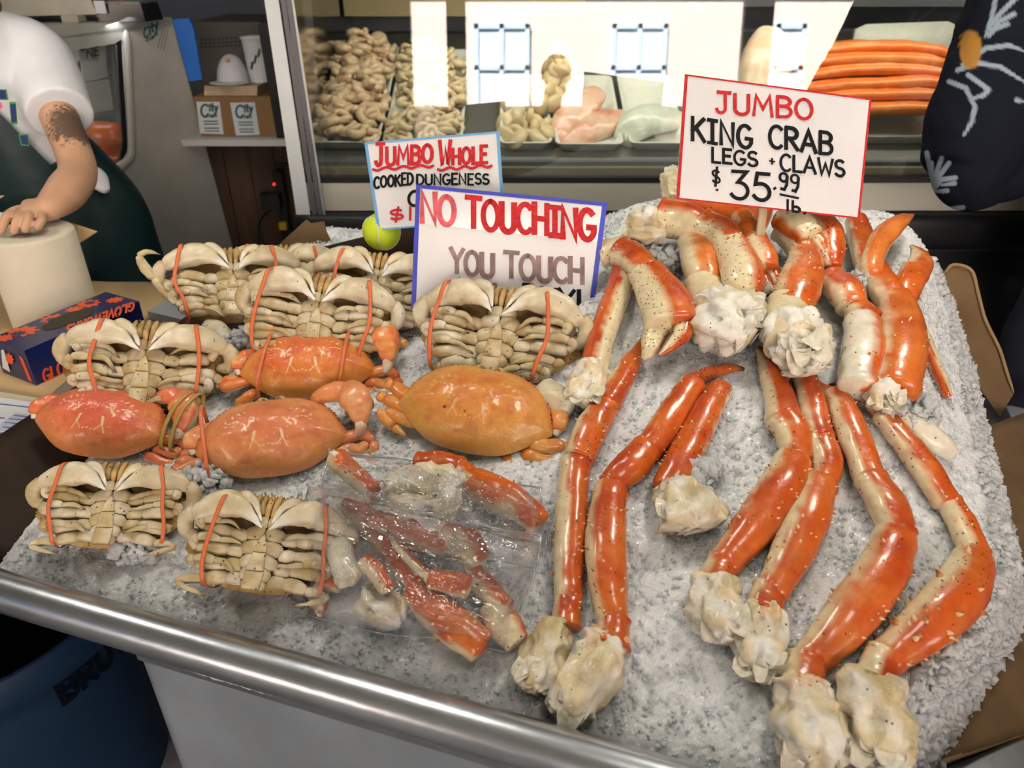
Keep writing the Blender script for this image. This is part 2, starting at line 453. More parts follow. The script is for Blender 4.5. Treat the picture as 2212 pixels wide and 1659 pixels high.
MB().slab([W(A0 - .004, B0 - .004, ZT), W(A1, B0 - .004, ZT), W(A1, B1, ZT), W(A0 - .004, B1, ZT)], (0, 0, 1), .012).build('top_panel', M_steel, cab, False, inv=ci)
for a_ in (.25, 1.5):
    for b_ in (.1, .85): MB().box(W(a_, b_, .015), (.04, .04, .03)).build('foot', M_dark, cab, False, inv=ci)
# trays stand on the cabinet
for a_ in (.3, .9, 1.5): MB().box(W(a_, .52, .710), (.05, .86, .040), rot((0, 0, 1), math.atan2(E1[1], E1[0]))).build('support_bar', M_steel, tray, False, inv=ti)

def ice_material():
    m = mat('crushed_ice', (.90, .94, .97), .16, sss=.8, coat=.0, ior=1.31, spec=.7)
    b = m.node_tree.nodes['Principled BSDF']
    b.inputs['Subsurface Scale'].default_value = .02
    b.inputs['Subsurface Radius'].default_value = (.8, .95, 1.0)
    return m
M_ice = ice_material()
def chip_material():
    m = mat('ice_chip', (.95, .965, .97), .1, ior=1.31, spec=.8); nt = m.node_tree; N = nt.nodes; L = nt.links
    tl = N.new('ShaderNodeBsdfTranslucent'); tl.inputs['Color'].default_value = (.95, .97, .98, 1); mx = N.new('ShaderNodeMixShader'); mx.inputs[0].default_value = .5
    L.new(N['Principled BSDF'].outputs[0], mx.inputs[1]); L.new(tl.outputs[0], mx.inputs[2]); L.new(mx.outputs[0], N['Material Output'].inputs['Surface'])
    return m
M_chip = chip_material()
na, nb = 860, 620
ga, gb = np.meshgrid(np.linspace(-.03, 1.42, na), np.linspace(-.02, 1.10, nb), indexing='ij')
hz = Hab(ga, gb)
xx = O2[0] + E1[0] * ga + E2[0] * gb; yy = O2[1] + E1[1] * ga + E2[1] * gb
d1, r1_, t1 = cells(ga, gb, 75, 1); d2, r2_, t2 = cells(ga, gb, 170, 2); d3, r3_, t3 = cells(ga, gb, 320, 3)
big = fbm(np.stack([ga.ravel(), gb.ravel(), 0 * ga.ravel()], 1), 22, 9, 2).reshape(ga.shape)
rough = .55 + .45 * sst(-.3, .5, fbm(np.stack([ga.ravel(), gb.ravel(), 0 * ga.ravel()], 1), 7, 21, 2)).reshape(ga.shape)
hz = hz + rough * (.0022 * (r1_ - .5) + .003 * t1 - .001 * d1) + rough * (.0022 * (r2_ - .5) + .0032 * t2) + .0012 * (r3_ - .5) + .004 * big
Vi = np.stack([xx.ravel(), yy.ravel(), hz.ravel()], 1)
idx = np.arange(na * nb).reshape(na, nb)
Fi = np.stack([idx[:-1, :-1].ravel(), idx[1:, :-1].ravel(), idx[1:, 1:].ravel(), idx[:-1, 1:].ravel()], 1)
ice = link('crushed_ice', mesh_data('crushed_ice', Vi, Fi, M_ice, smooth=True))
ice.data.polygons.foreach_set('use_smooth', np.zeros(len(ice.data.polygons), bool))
tag(ice, 'heap of white crushed ice filling the steel tray', 'ice', kind='stuff')
def chips(P, size, seed):        # random six-sided shards, one row of P each
    g = np.random.default_rng(seed); n = len(P)
    base = np.array([[-1, -1, -1], [1, -1, -1], [1, 1, -1], [-1, 1, -1], [-1, -1, 1], [1, -1, 1], [1, 1, 1], [-1, 1, 1]], float) * .5
    V = base[None] + g.uniform(-.28, .28, (n, 8, 3))
    V = V * g.uniform(.45, 1.25, (n, 1, 3)) * np.asarray(size).reshape(-1, 1, 1)
    q = g.normal(size=(n, 4)); q /= np.linalg.norm(q, axis=1, keepdims=True)
    w, x, y, z = q.T
    R = np.stack([1 - 2 * (y * y + z * z), 2 * (x * y - z * w), 2 * (x * z + y * w), 2 * (x * y + z * w), 1 - 2 * (x * x + z * z), 2 * (y * z - x * w),
                  2 * (x * z - y * w), 2 * (y * z + x * w), 1 - 2 * (x * x + y * y)], 1).reshape(n, 3, 3)
    V = np.einsum('nij,nkj->nki', R, V) + np.asarray(P)[:, None]
    f = np.array([[0, 3, 2, 1], [4, 5, 6, 7], [0, 1, 5, 4], [1, 2, 6, 5], [2, 3, 7, 6], [3, 0, 4, 7]])
    Fc = (f[None] + (np.arange(n) * 8)[:, None, None]).reshape(-1, 4)
    return V.reshape(-1, 3), Fc
g = np.random.default_rng(5)
n = 26000
ca = g.uniform(-.02, 1.41, n); cb = g.uniform(0, 1.04, n)
CP = np.stack([O2[0] + E1[0] * ca + E2[0] * cb, O2[1] + E1[1] * ca + E2[1] * cb, Hab(ca, cb) + g.uniform(-.0015, .0012, n)], 1)
CS = g.uniform(.002, .005, n)
k = 6000; cb2_ = g.uniform(0, 1.0, k); ae_ = 1.345 - .55 * np.clip(.36 - cb2_, 0, .4) - .12 * np.clip(cb2_ - .75, 0, .3); ca2_ = ae_ + g.uniform(-.05, .045, k)
CP = np.vstack([CP, np.stack([O2[0] + E1[0] * ca2_ + E2[0] * cb2_, O2[1] + E1[1] * ca2_ + E2[1] * cb2_, Hab(ca2_, cb2_) + g.uniform(-.002, .003, k)], 1)]); CS = np.append(CS, g.uniform(.004, .011, k))
# loose clumps of ice lying on and between the crabs (photo pixel, radius, height above the bed)
CL = [(592, 622, 55, .05), (1485, 1048, 58, .022), (1520, 1010, 40, .02), (1945, 700, 46, .035), (1965, 880, 62, .02), (1745, 715, 45, .03), (1870, 610, 50, .03),
      (430, 1040, 62, .03), (735, 640, 40, .05), (540, 735, 50, .02), (1215, 735, 26, .03), (1650, 640, 55, .03), (300, 1180, 60, .012), (1930, 760, 40, .035), (1430, 560, 60, .02)]
for px, py, rp, up in CL:
    c0 = hit(px, py, up); k = int(rp * 4)
    q = g.normal(size=(k, 3)); q /= np.linalg.norm(q, axis=1, keepdims=True); q *= g.uniform(.1, 1, (k, 1)) ** .5
    CP = np.vstack([CP, c0 + q * np.array([1, .8, .5]) * rp * depth(c0) / F]); CS = np.append(CS, g.uniform(.006, .014, k))
Vc, Fc = chips(CP, CS, 11)
ch = link('loose_ice', mesh_data('loose_ice', Vc, Fc, M_chip, smooth=False))
tag(ch, 'loose clear shards of ice scattered over the crushed ice', 'ice', kind='stuff')

# cardboard lining the tray
def pxs(plane, pts, off=0.0): return [plane.at(x, y, off) for x, y in pts]
box = thing('cardboard_box', 'torn open cardboard box lining the steel tray around the ice', 'box', W(.6, .5, .76))
bi = Matrix.Translation(-Vector(W(.6, .5, .76)))
def warp_sheet(quad, nu, nv, th, wob, seed, f=9):    # thick bent sheet between four corners
    q = [np.asarray(p, float) for p in quad]
    u, v = np.meshgrid(np.linspace(0, 1, nu), np.linspace(0, 1, nv), indexing='ij'); u = u[..., None]; v = v[..., None]
    P = q[0] * (1 - u) * (1 - v) + q[1] * u * (1 - v) + q[2] * u * v + q[3] * (1 - u) * v
    nn = unit(np.cross(q[1] - q[0], q[3] - q[0])); P = P.reshape(-1, 3)
    P = P + nn * (fbm(P, f, seed) * wob)[:, None]
    k = nu * nv; ix = np.arange(k).reshape(nu, nv); Fs = []
    for i in range(nu - 1):
        for j in range(nv - 1):
            f4 = [ix[i, j], ix[i + 1, j], ix[i + 1, j + 1], ix[i, j + 1]]; Fs.append(f4); Fs.append([x + k for x in f4[::-1]])
    ring = [ix[i, 0] for i in range(nu)] + [ix[-1, j] for j in range(1, nv)] + [ix[i, -1] for i in range(nu - 2, -1, -1)] + [ix[0, j] for j in range(nv - 2, 0, -1)]
    for i in range(len(ring)):
        a_, b_ = ring[i], ring[(i + 1) % len(ring)]; Fs.append([b_, a_, a_ + k, b_ + k])
    return np.vstack([P, P - nn * th]), Fs
MB().add(*warp_sheet([W(.03, .035, .745), W(-.185, -.02, .866), W(-.2, .74, .87), W(.0, .80, .80)], 12, 20, .005, .004, 3)).build('side_flap', M_cardshade, box, inv=bi)
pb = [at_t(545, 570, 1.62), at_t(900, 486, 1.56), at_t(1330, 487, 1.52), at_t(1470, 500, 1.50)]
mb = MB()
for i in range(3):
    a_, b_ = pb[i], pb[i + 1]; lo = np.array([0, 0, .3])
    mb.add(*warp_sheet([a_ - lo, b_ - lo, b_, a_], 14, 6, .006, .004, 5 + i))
mb.build('back_wall', M_cardshade, box, inv=bi)
pl = Plane(at_t(660, 510, 1.66), (0.25, -1, .35))
MB().slab(pxs(pl, [(598, 532), (640, 494), (662, 474), (672, 482), (700, 478), (706, 500), (714, 518), (720, 560), (600, 570)]), pl.n, .006).build('torn_flap', M_card, box, False, inv=bi)
pl = Plane(at_t(2100, 700, 1.5), (-.45, -1, .5))
MB().slab(pxs(pl, [(2022, 636), (2044, 604), (2034, 588), (2060, 572), (2098, 584), (2112, 630), (2128, 690), (2158, 752), (2172, 796), (2190, 850), (2160, 900), (2060, 760)]), pl.n, .006).build('torn_flap', M_card, box, False, inv=bi)
MB().sweep(pxs(pl, [(2040, 590), (2060, 572), (2098, 584), (2112, 630), (2128, 690), (2158, 752), (2172, 796), (2190, 850)], .002), .0035, up=pl.n, n=40, m=8).build('corrugated_edge', M_cardedge, box, inv=bi)
fl = [at_z(2090, 940, .80), at_z(2330, 850, .72), at_z(2330, 1230, .72), at_z(2080, 1310, .79)]
MB().add(*warp_sheet(fl, 16, 16, .006, .006, 8)).build('side_flap', M_card, box, inv=bi)
fl = [at_z(2060, 1318, .785), at_z(2330, 1225, .73), at_z(2330, 1540, .73), at_z(1960, 1672, .765)]
MB().add(*warp_sheet(fl, 16, 16, .006, .005, 9)).build('side_flap', M_card, box, inv=bi)
MB().sweep([fl[3], (fl[3] + fl[2]) / 2, fl[2]], .0035, n=20, m=8).build('corrugated_edge', M_cardedge, box, inv=bi)
# ================================================================== king crab
M_king = mat('king_crab_shell', vcol=True, speck=True, rough=.3, coat=.45, bump=(170, .25, .002), mottle=(90, .1), sss=.08)
M_flesh = mat('crab_meat', vcol=True, speck=True, rough=.38, coat=.25, bump=(220, .5, .003), mottle=(120, .07), sss=.25)
OR1 = np.array([.70, .13, .014]); OR2 = np.array([.52, .06, .010]); OR3 = np.array([.86, .34, .07])
CREAM = np.array([.80, .68, .42]); PALE = np.array([.84, .79, .62]); WHITE = np.array([.93, .91, .82])
def upat(p):
    return unit(ice_n(p[0], p[1]) + .55 * unit(CAM - p))
def px_path(pts, lift, rest=.72):
    """photo pixels with widths -> points resting on the ice (raised by lift) and radii in metres"""
    P = []; R = []
    for q in pts:
        x, y, w = q[:3]; l = lift + (q[3] if len(q) > 3 else 0)
        p = hit(x, y, l); r = .5 * w * depth(p) / F
        p = hit(x, y, l + r * rest); P.append(p); R.append(r)
    return np.array(P), np.array(R)
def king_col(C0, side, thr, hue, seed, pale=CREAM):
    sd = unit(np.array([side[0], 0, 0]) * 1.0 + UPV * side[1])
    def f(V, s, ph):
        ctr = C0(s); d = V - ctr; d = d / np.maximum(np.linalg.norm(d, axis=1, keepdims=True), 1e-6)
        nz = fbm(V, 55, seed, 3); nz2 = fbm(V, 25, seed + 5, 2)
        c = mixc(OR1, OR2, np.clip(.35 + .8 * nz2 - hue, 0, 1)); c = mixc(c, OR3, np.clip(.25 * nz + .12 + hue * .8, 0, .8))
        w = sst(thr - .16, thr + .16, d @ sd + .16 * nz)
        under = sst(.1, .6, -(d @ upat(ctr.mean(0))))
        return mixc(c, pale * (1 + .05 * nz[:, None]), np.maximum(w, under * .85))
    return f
def spines(mb, V, s, ph, m, cnt, ln, seed, tip=(.85, .72, .5)):
    g = np.random.default_rng(seed)
    n = (len(V) - 2) // m
    for k in range(cnt):
        i = int(np.interp(g.uniform(.1, .92), s[:-2:m], np.arange(n))); i = min(max(i, 1), n - 2)
        j = int(g.uniform(-.06, .56) * m) % m
        ring = V[i * m:(i + 1) * m]; c = ring.mean(0); p = ring[j]
        nn = unit(p - c); t = unit(V[(i + 1) * m + j] - V[(i - 1) * m + j])
        nn = unit(nn - .35 * t * g.uniform(0, 1)); b = np.cross(t, nn)
        L = ln * g.uniform(.5, 1.2); r = L * .5
        a = np.linspace(0, 2 * np.pi, 6)[:-1]
        B = p - nn * L * .15 + np.outer(np.cos(a), t) * r + np.outer(np.sin(a), b) * r
        dark = g.uniform() < .3
        mb.add(np.vstack([B, p + nn * L * .85]), [[q, (q + 1) % 5, 5] for q in range(5)],
               np.vstack([np.tile(np.array([.8, .3, .08]), (5, 1)), [np.array([.05, .03, .02]) if dark else np.array(tip)]]))
def piece(mb, pts, lift, side=(-1, 0), thr=.55, hue=0.0, spk=.12, sp=10, ln=.0044, flat=.85, seed=0, n=26, m=22, r0=.06, r1=.05, pale=CREAM, rest=.72, bump=.0012):
    P, R = px_path(pts, lift, rest)
    P[0] = P[0] + unit(P[0] - P[1]) * R[0] * .22; P[-1] = P[-1] + unit(P[-1] - P[-2]) * R[-1] * .22
    ts = np.linspace(0, 1, 60); CC = crom(P, ts)
    C0 = lambda s: np.stack([np.interp(s, ts, CC[:, k]) for k in range(3)], 1)
    up = upat(P.mean(0))
    V, Fc, s, ph = sweep(P, R, R * flat, up, n, m, r0, r1, 2.2, bump, 90, seed, flare=.0 if r0 < .03 or r1 < .04 else .09)
    col = king_col(C0, side, thr, hue, seed, pale)(V, s, ph)
    sk = np.clip(spk * .75 * (1 + 1.8 * fbm(V, 30, seed + 9, 2)), 0, 1)
    mb.add(V, Fc, col, sk)
    if sp: spines(mb, V, s, ph, m, sp, ln, seed + 3)
    return mb
def meat(mb, pts, lift, seed=0, rough=1.0, orange=.15, flat=.8, white=.5, tear=True):
    P, R = px_path(pts, lift, .7)
    up = upat(P.mean(0))
    V, Fc, s, ph = sweep(P, R, R * flat, up, 46, 44, .15, .3, 2.1)
    c = V - np.array([np.interp(s, np.linspace(0, 1, len(P)), P[:, k]) for k in range(3)]).T
    nn = c / np.maximum(np.linalg.norm(c, axis=1, keepdims=True), 1e-6)
    rad = R.mean()
    ax = unit(P[-1] - P[0]); Vs = V - np.outer(V @ ax, ax) * .62      # fibres run along the limb
    rid = 1 - np.abs(fbm(Vs, 60, seed, 3)) * 1.7; fac = np.abs(vn(V, 34, seed + 11))
    h = rad * rough * (.30 * fbm(V, 26, seed + 1, 2) + .34 * rid - .30 * fac + .09 * vn(Vs, 190, seed + 2) - .02)
    V = V + nn * h[:, None]
    nz = fbm(V, 45, seed + 4, 3)
    col = mixc(CREAM * 1.02, WHITE, np.clip(white + .9 * nz, 0, 1))
    col = mixc(col, np.array([.80, .30, .08]), np.clip((orange * 2.4 * (1 - s * 1.6)) * sst(-.1, .5, fbm(V, 50, seed + 6, 2)) * 1.2, 0, .85))
    col = mixc(col, np.array([.52, .40, .16]), .6 * sst(.1, .7, fbm(Vs, 45, seed + 8, 3)))
    mb.add(V, Fc, col, .03)
    if tear:                      # torn flaps of membrane at the broken end
        g = np.random.default_rng(seed + 40)
        e = P[-1]; t = unit(P[-1] - P[-2]); b = np.cross(t, up)
        for k in range(8):
            a = g.uniform(-1, 1); q = e - t * rad * g.uniform(.55, 1.5) + b * a * R[-1] * .8 + up * rad * g.uniform(.2, .75)
            d = unit(t + b * a * .7 + up * g.uniform(-.1, .5)); w = unit(np.cross(d, up)); L = rad * g.uniform(.5, .85); ww = rad * g.uniform(.3, .6)
            uu, vv = np.meshgrid(np.linspace(0, 1, 7), np.linspace(-1, 1, 6), indexing='ij')
            G = q + uu[..., None] * d * L + vv[..., None] * w * (ww * (1 - .5 * uu[..., None] ** 2)) + up * (rad * .25 * (vv ** 2 * .6 - uu ** 2 * .5))[..., None]
            G = G.reshape(-1, 3); G = G + (fbm(G, 90, seed + k, 2) * rad * .12)[:, None] * up
            Fs = [[i * 6 + j, (i + 1) * 6 + j, (i + 1) * 6 + j + 1, i * 6 + j + 1] for i in range(6) for j in range(5)]
            Fs = Fs + [[x + 42 for x in f[::-1]] for f in Fs]
            mb.add(np.vstack([G, G - up * .0012]), Fs, mixc(CREAM, WHITE, np.full(84, .45)))
    return mb
NAMES = {'d': 'leg_tip', 'p': 'lower_leg', 'c': 'leg_joint', 'm': 'upper_leg', 'x': 'leg_base', 'f': 'shoulder_meat', 'P': 'claw_palm', 'F': 'claw_finger', 's': 'leg_segment'}
def king(label, segs, cat='crab leg', name='king_crab_limb', group=None, **kw):
    P0, _ = px_path([segs[len(segs) // 2][1][0]], kw.get('lift', 0))
    t = thing(name, label, cat, P0[0], group)
    inv = Matrix.Translation(-Vector(P0[0]))
    base = dict(lift=.0, side=(-1, 0), thr=.72, hue=-.05, spk=.05)
    base.update(kw); sd = abs(hash(label)) % 1 if False else sum(ord(ch_) for ch_ in label) % 997
    for i, sg in enumerate(segs):
        k, pts = sg[0], sg[1]; o = dict(base)
        if len(sg) > 2: o.update(sg[2])
        mb = MB(); seed = sd + i * 13
        if k == 'f':
            q = {a_: o[a_] for a_ in ('rough', 'orange', 'flat', 'white', 'tear') if a_ in o}
            meat(mb, pts, o['lift'], seed, **q).build('shoulder_meat', M_flesh, t, inv=inv)
            continue
        q = {a_: b_ for a_, b_ in o.items() if a_ in ('side', 'thr', 'hue', 'spk', 'sp', 'ln', 'flat', 'n', 'm', 'pale', 'rest')}
        if k == 'd':
            q.setdefault('sp', 4); piece(mb, pts, o['lift'], seed=seed, r0=.02, **{**q, 'spk': .5})
            V = mb.V[0]; s_ = np.append(np.repeat((1 - np.cos(np.linspace(0, np.pi, 26))) / 2 * .75 + np.linspace(0, 1, 26) * .25, 22), [0, 1])
            mb.C[0] = mixc(mb.C[0], np.array([.03, .02, .015]), 1 - sst(.02, .22, s_))
        elif k == 'm': q.setdefault('sp', 40); q.setdefault('ln', .0052); piece(mb, pts, o['lift'], seed=seed, r0=.05, r1=.04, **{'n': 34, **q})
        elif k in 'pc': q.setdefault('sp', 16 if k == 'p' else 10); piece(mb, pts, o['lift'], seed=seed, **q)
        elif k == 'F': q['sp'] = 0; piece(mb, pts, o['lift'], seed=seed, r1=.03, **q)
        else: q.setdefault('sp', 5); piece(mb, pts, o['lift'], seed=seed, **q)
        mb.build(NAMES[k], M_king, t, inv=inv)
    return t
G1 = 'king crab legs fanned out over the ice'
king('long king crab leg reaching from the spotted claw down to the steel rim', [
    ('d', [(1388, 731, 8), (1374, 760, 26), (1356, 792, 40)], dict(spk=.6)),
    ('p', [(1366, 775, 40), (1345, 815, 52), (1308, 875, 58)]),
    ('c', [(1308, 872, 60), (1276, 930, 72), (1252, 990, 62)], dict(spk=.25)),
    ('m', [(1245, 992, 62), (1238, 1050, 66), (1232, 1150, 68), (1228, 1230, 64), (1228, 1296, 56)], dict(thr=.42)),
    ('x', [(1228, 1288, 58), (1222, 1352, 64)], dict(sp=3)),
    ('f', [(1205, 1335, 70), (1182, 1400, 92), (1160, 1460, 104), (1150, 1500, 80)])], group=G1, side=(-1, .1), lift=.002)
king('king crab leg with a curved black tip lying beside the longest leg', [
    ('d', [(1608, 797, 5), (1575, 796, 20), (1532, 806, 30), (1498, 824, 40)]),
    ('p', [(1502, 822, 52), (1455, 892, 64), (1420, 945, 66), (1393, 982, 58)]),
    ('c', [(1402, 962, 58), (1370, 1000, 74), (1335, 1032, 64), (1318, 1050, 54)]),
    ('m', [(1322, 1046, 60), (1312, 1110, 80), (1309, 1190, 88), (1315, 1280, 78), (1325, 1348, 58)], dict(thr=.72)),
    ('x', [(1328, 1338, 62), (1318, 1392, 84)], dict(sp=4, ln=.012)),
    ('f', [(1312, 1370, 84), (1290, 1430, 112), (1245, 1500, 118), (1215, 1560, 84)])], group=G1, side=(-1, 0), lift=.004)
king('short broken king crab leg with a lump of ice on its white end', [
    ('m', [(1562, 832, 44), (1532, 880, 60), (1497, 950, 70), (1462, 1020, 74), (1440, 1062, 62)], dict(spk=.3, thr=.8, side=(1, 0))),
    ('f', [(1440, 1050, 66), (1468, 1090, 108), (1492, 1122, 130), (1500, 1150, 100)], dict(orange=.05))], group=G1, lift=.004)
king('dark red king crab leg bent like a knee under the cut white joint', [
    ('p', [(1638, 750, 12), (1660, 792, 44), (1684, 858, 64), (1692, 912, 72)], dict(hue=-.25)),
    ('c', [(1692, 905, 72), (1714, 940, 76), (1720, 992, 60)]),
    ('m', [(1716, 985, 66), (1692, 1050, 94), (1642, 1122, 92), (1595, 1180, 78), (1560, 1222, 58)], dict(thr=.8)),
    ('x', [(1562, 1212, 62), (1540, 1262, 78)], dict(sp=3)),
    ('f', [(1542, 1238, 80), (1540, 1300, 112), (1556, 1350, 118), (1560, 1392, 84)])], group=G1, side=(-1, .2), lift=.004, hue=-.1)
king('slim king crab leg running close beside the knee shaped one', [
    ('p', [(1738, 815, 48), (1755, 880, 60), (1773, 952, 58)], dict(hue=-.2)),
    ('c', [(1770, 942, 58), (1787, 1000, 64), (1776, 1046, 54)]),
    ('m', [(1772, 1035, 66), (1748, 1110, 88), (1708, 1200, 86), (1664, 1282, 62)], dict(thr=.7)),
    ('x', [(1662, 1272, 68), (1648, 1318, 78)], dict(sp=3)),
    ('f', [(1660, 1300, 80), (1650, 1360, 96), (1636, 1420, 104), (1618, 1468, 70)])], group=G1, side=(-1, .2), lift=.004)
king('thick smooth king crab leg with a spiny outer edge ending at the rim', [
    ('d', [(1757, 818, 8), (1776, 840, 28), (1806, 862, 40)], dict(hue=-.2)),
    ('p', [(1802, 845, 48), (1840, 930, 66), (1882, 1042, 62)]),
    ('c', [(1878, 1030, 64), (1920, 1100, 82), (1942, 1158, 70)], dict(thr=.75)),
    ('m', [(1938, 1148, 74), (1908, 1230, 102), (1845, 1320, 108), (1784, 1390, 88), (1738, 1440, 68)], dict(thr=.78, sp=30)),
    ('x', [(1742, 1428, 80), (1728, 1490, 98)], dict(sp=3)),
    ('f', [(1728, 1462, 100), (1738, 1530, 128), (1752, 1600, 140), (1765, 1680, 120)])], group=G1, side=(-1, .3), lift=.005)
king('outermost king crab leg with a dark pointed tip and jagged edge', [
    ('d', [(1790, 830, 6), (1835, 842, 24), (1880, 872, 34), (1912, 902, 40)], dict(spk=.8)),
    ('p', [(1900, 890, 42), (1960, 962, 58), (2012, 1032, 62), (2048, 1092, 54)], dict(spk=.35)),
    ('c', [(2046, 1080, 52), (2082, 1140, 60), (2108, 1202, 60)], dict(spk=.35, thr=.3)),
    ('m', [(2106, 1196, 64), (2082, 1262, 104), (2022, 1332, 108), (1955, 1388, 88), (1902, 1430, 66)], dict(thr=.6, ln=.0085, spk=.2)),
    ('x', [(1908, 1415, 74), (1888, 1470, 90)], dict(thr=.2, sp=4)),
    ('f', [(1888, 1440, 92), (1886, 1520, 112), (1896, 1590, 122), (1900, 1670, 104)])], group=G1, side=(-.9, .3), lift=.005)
G2 = 'king crab claws and pieces heaped at the back of the ice'
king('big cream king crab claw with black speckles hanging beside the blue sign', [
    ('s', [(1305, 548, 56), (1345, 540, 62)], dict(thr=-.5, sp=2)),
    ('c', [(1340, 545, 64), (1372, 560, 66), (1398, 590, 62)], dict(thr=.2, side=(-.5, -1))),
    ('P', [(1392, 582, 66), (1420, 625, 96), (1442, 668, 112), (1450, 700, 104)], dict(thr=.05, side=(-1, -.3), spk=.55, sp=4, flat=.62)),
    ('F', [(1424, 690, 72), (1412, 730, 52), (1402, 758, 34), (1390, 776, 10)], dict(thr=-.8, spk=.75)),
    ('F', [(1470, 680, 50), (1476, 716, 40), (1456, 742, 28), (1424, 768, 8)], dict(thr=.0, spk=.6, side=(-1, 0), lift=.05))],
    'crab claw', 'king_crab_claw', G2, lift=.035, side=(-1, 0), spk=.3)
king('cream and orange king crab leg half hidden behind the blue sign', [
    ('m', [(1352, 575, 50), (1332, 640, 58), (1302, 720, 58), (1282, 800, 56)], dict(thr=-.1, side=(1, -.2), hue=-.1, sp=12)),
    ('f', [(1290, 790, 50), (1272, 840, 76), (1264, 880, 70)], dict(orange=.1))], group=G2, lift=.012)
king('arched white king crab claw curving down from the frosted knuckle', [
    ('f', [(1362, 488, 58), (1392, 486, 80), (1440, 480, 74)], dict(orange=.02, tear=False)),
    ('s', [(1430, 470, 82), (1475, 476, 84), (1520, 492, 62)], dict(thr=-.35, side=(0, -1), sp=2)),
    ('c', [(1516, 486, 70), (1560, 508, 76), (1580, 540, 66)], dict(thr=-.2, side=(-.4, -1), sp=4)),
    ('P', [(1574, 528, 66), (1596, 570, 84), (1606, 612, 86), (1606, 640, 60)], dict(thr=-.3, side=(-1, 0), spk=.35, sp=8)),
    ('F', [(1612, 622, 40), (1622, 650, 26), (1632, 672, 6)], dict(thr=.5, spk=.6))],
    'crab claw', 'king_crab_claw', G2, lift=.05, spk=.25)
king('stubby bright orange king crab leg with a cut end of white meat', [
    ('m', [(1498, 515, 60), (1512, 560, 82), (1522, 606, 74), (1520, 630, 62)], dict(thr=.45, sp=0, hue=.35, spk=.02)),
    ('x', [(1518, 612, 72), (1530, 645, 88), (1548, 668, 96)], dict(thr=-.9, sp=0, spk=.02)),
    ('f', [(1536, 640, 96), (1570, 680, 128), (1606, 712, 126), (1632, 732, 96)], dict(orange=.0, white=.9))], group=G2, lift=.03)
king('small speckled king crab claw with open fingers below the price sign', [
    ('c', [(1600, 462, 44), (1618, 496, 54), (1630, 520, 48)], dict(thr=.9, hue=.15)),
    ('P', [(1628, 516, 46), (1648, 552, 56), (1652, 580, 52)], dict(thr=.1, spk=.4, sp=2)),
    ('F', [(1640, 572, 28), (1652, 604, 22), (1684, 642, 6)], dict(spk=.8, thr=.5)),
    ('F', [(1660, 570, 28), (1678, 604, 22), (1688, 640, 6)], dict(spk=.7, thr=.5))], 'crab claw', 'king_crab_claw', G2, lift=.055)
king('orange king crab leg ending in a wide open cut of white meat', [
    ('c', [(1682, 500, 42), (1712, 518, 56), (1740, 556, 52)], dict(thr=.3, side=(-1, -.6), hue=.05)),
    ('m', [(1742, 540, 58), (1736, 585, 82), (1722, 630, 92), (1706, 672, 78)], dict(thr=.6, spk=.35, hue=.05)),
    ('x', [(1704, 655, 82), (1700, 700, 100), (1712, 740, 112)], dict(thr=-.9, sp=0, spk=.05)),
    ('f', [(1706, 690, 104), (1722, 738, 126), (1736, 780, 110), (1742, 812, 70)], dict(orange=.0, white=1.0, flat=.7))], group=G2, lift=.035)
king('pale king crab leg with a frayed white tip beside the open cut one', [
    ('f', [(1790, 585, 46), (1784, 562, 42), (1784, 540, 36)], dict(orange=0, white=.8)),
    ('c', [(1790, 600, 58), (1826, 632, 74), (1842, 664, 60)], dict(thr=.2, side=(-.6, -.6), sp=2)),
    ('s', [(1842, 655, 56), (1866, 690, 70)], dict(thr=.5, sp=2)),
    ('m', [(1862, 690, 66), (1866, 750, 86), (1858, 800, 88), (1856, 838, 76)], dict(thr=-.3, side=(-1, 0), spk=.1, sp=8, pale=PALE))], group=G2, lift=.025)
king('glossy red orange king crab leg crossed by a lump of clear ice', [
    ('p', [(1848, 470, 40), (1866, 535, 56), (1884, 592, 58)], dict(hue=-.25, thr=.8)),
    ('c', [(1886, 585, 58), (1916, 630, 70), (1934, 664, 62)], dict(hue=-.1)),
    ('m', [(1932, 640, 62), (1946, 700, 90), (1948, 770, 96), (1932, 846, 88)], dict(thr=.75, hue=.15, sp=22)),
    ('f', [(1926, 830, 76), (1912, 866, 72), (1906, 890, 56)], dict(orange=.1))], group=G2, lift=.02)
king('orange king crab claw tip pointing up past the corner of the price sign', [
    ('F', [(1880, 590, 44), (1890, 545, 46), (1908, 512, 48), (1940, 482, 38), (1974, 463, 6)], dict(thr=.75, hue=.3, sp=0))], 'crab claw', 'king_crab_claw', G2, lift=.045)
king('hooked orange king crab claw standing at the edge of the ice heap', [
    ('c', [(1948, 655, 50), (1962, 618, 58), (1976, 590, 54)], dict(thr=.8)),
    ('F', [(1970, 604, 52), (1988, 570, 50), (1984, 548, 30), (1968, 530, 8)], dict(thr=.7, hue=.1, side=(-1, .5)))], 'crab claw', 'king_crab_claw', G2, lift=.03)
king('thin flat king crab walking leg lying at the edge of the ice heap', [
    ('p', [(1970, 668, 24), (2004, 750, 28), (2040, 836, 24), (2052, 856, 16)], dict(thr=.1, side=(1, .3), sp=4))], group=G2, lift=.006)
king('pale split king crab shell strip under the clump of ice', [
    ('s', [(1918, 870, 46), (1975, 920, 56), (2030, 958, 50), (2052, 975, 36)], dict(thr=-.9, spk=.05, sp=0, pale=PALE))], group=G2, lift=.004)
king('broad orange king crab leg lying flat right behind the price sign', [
    ('m', [(1470, 445, 60), (1520, 440, 76), (1590, 452, 76), (1660, 470, 60)], dict(thr=.8, hue=.1, spk=.05, sp=10))], group=G2, lift=.045)
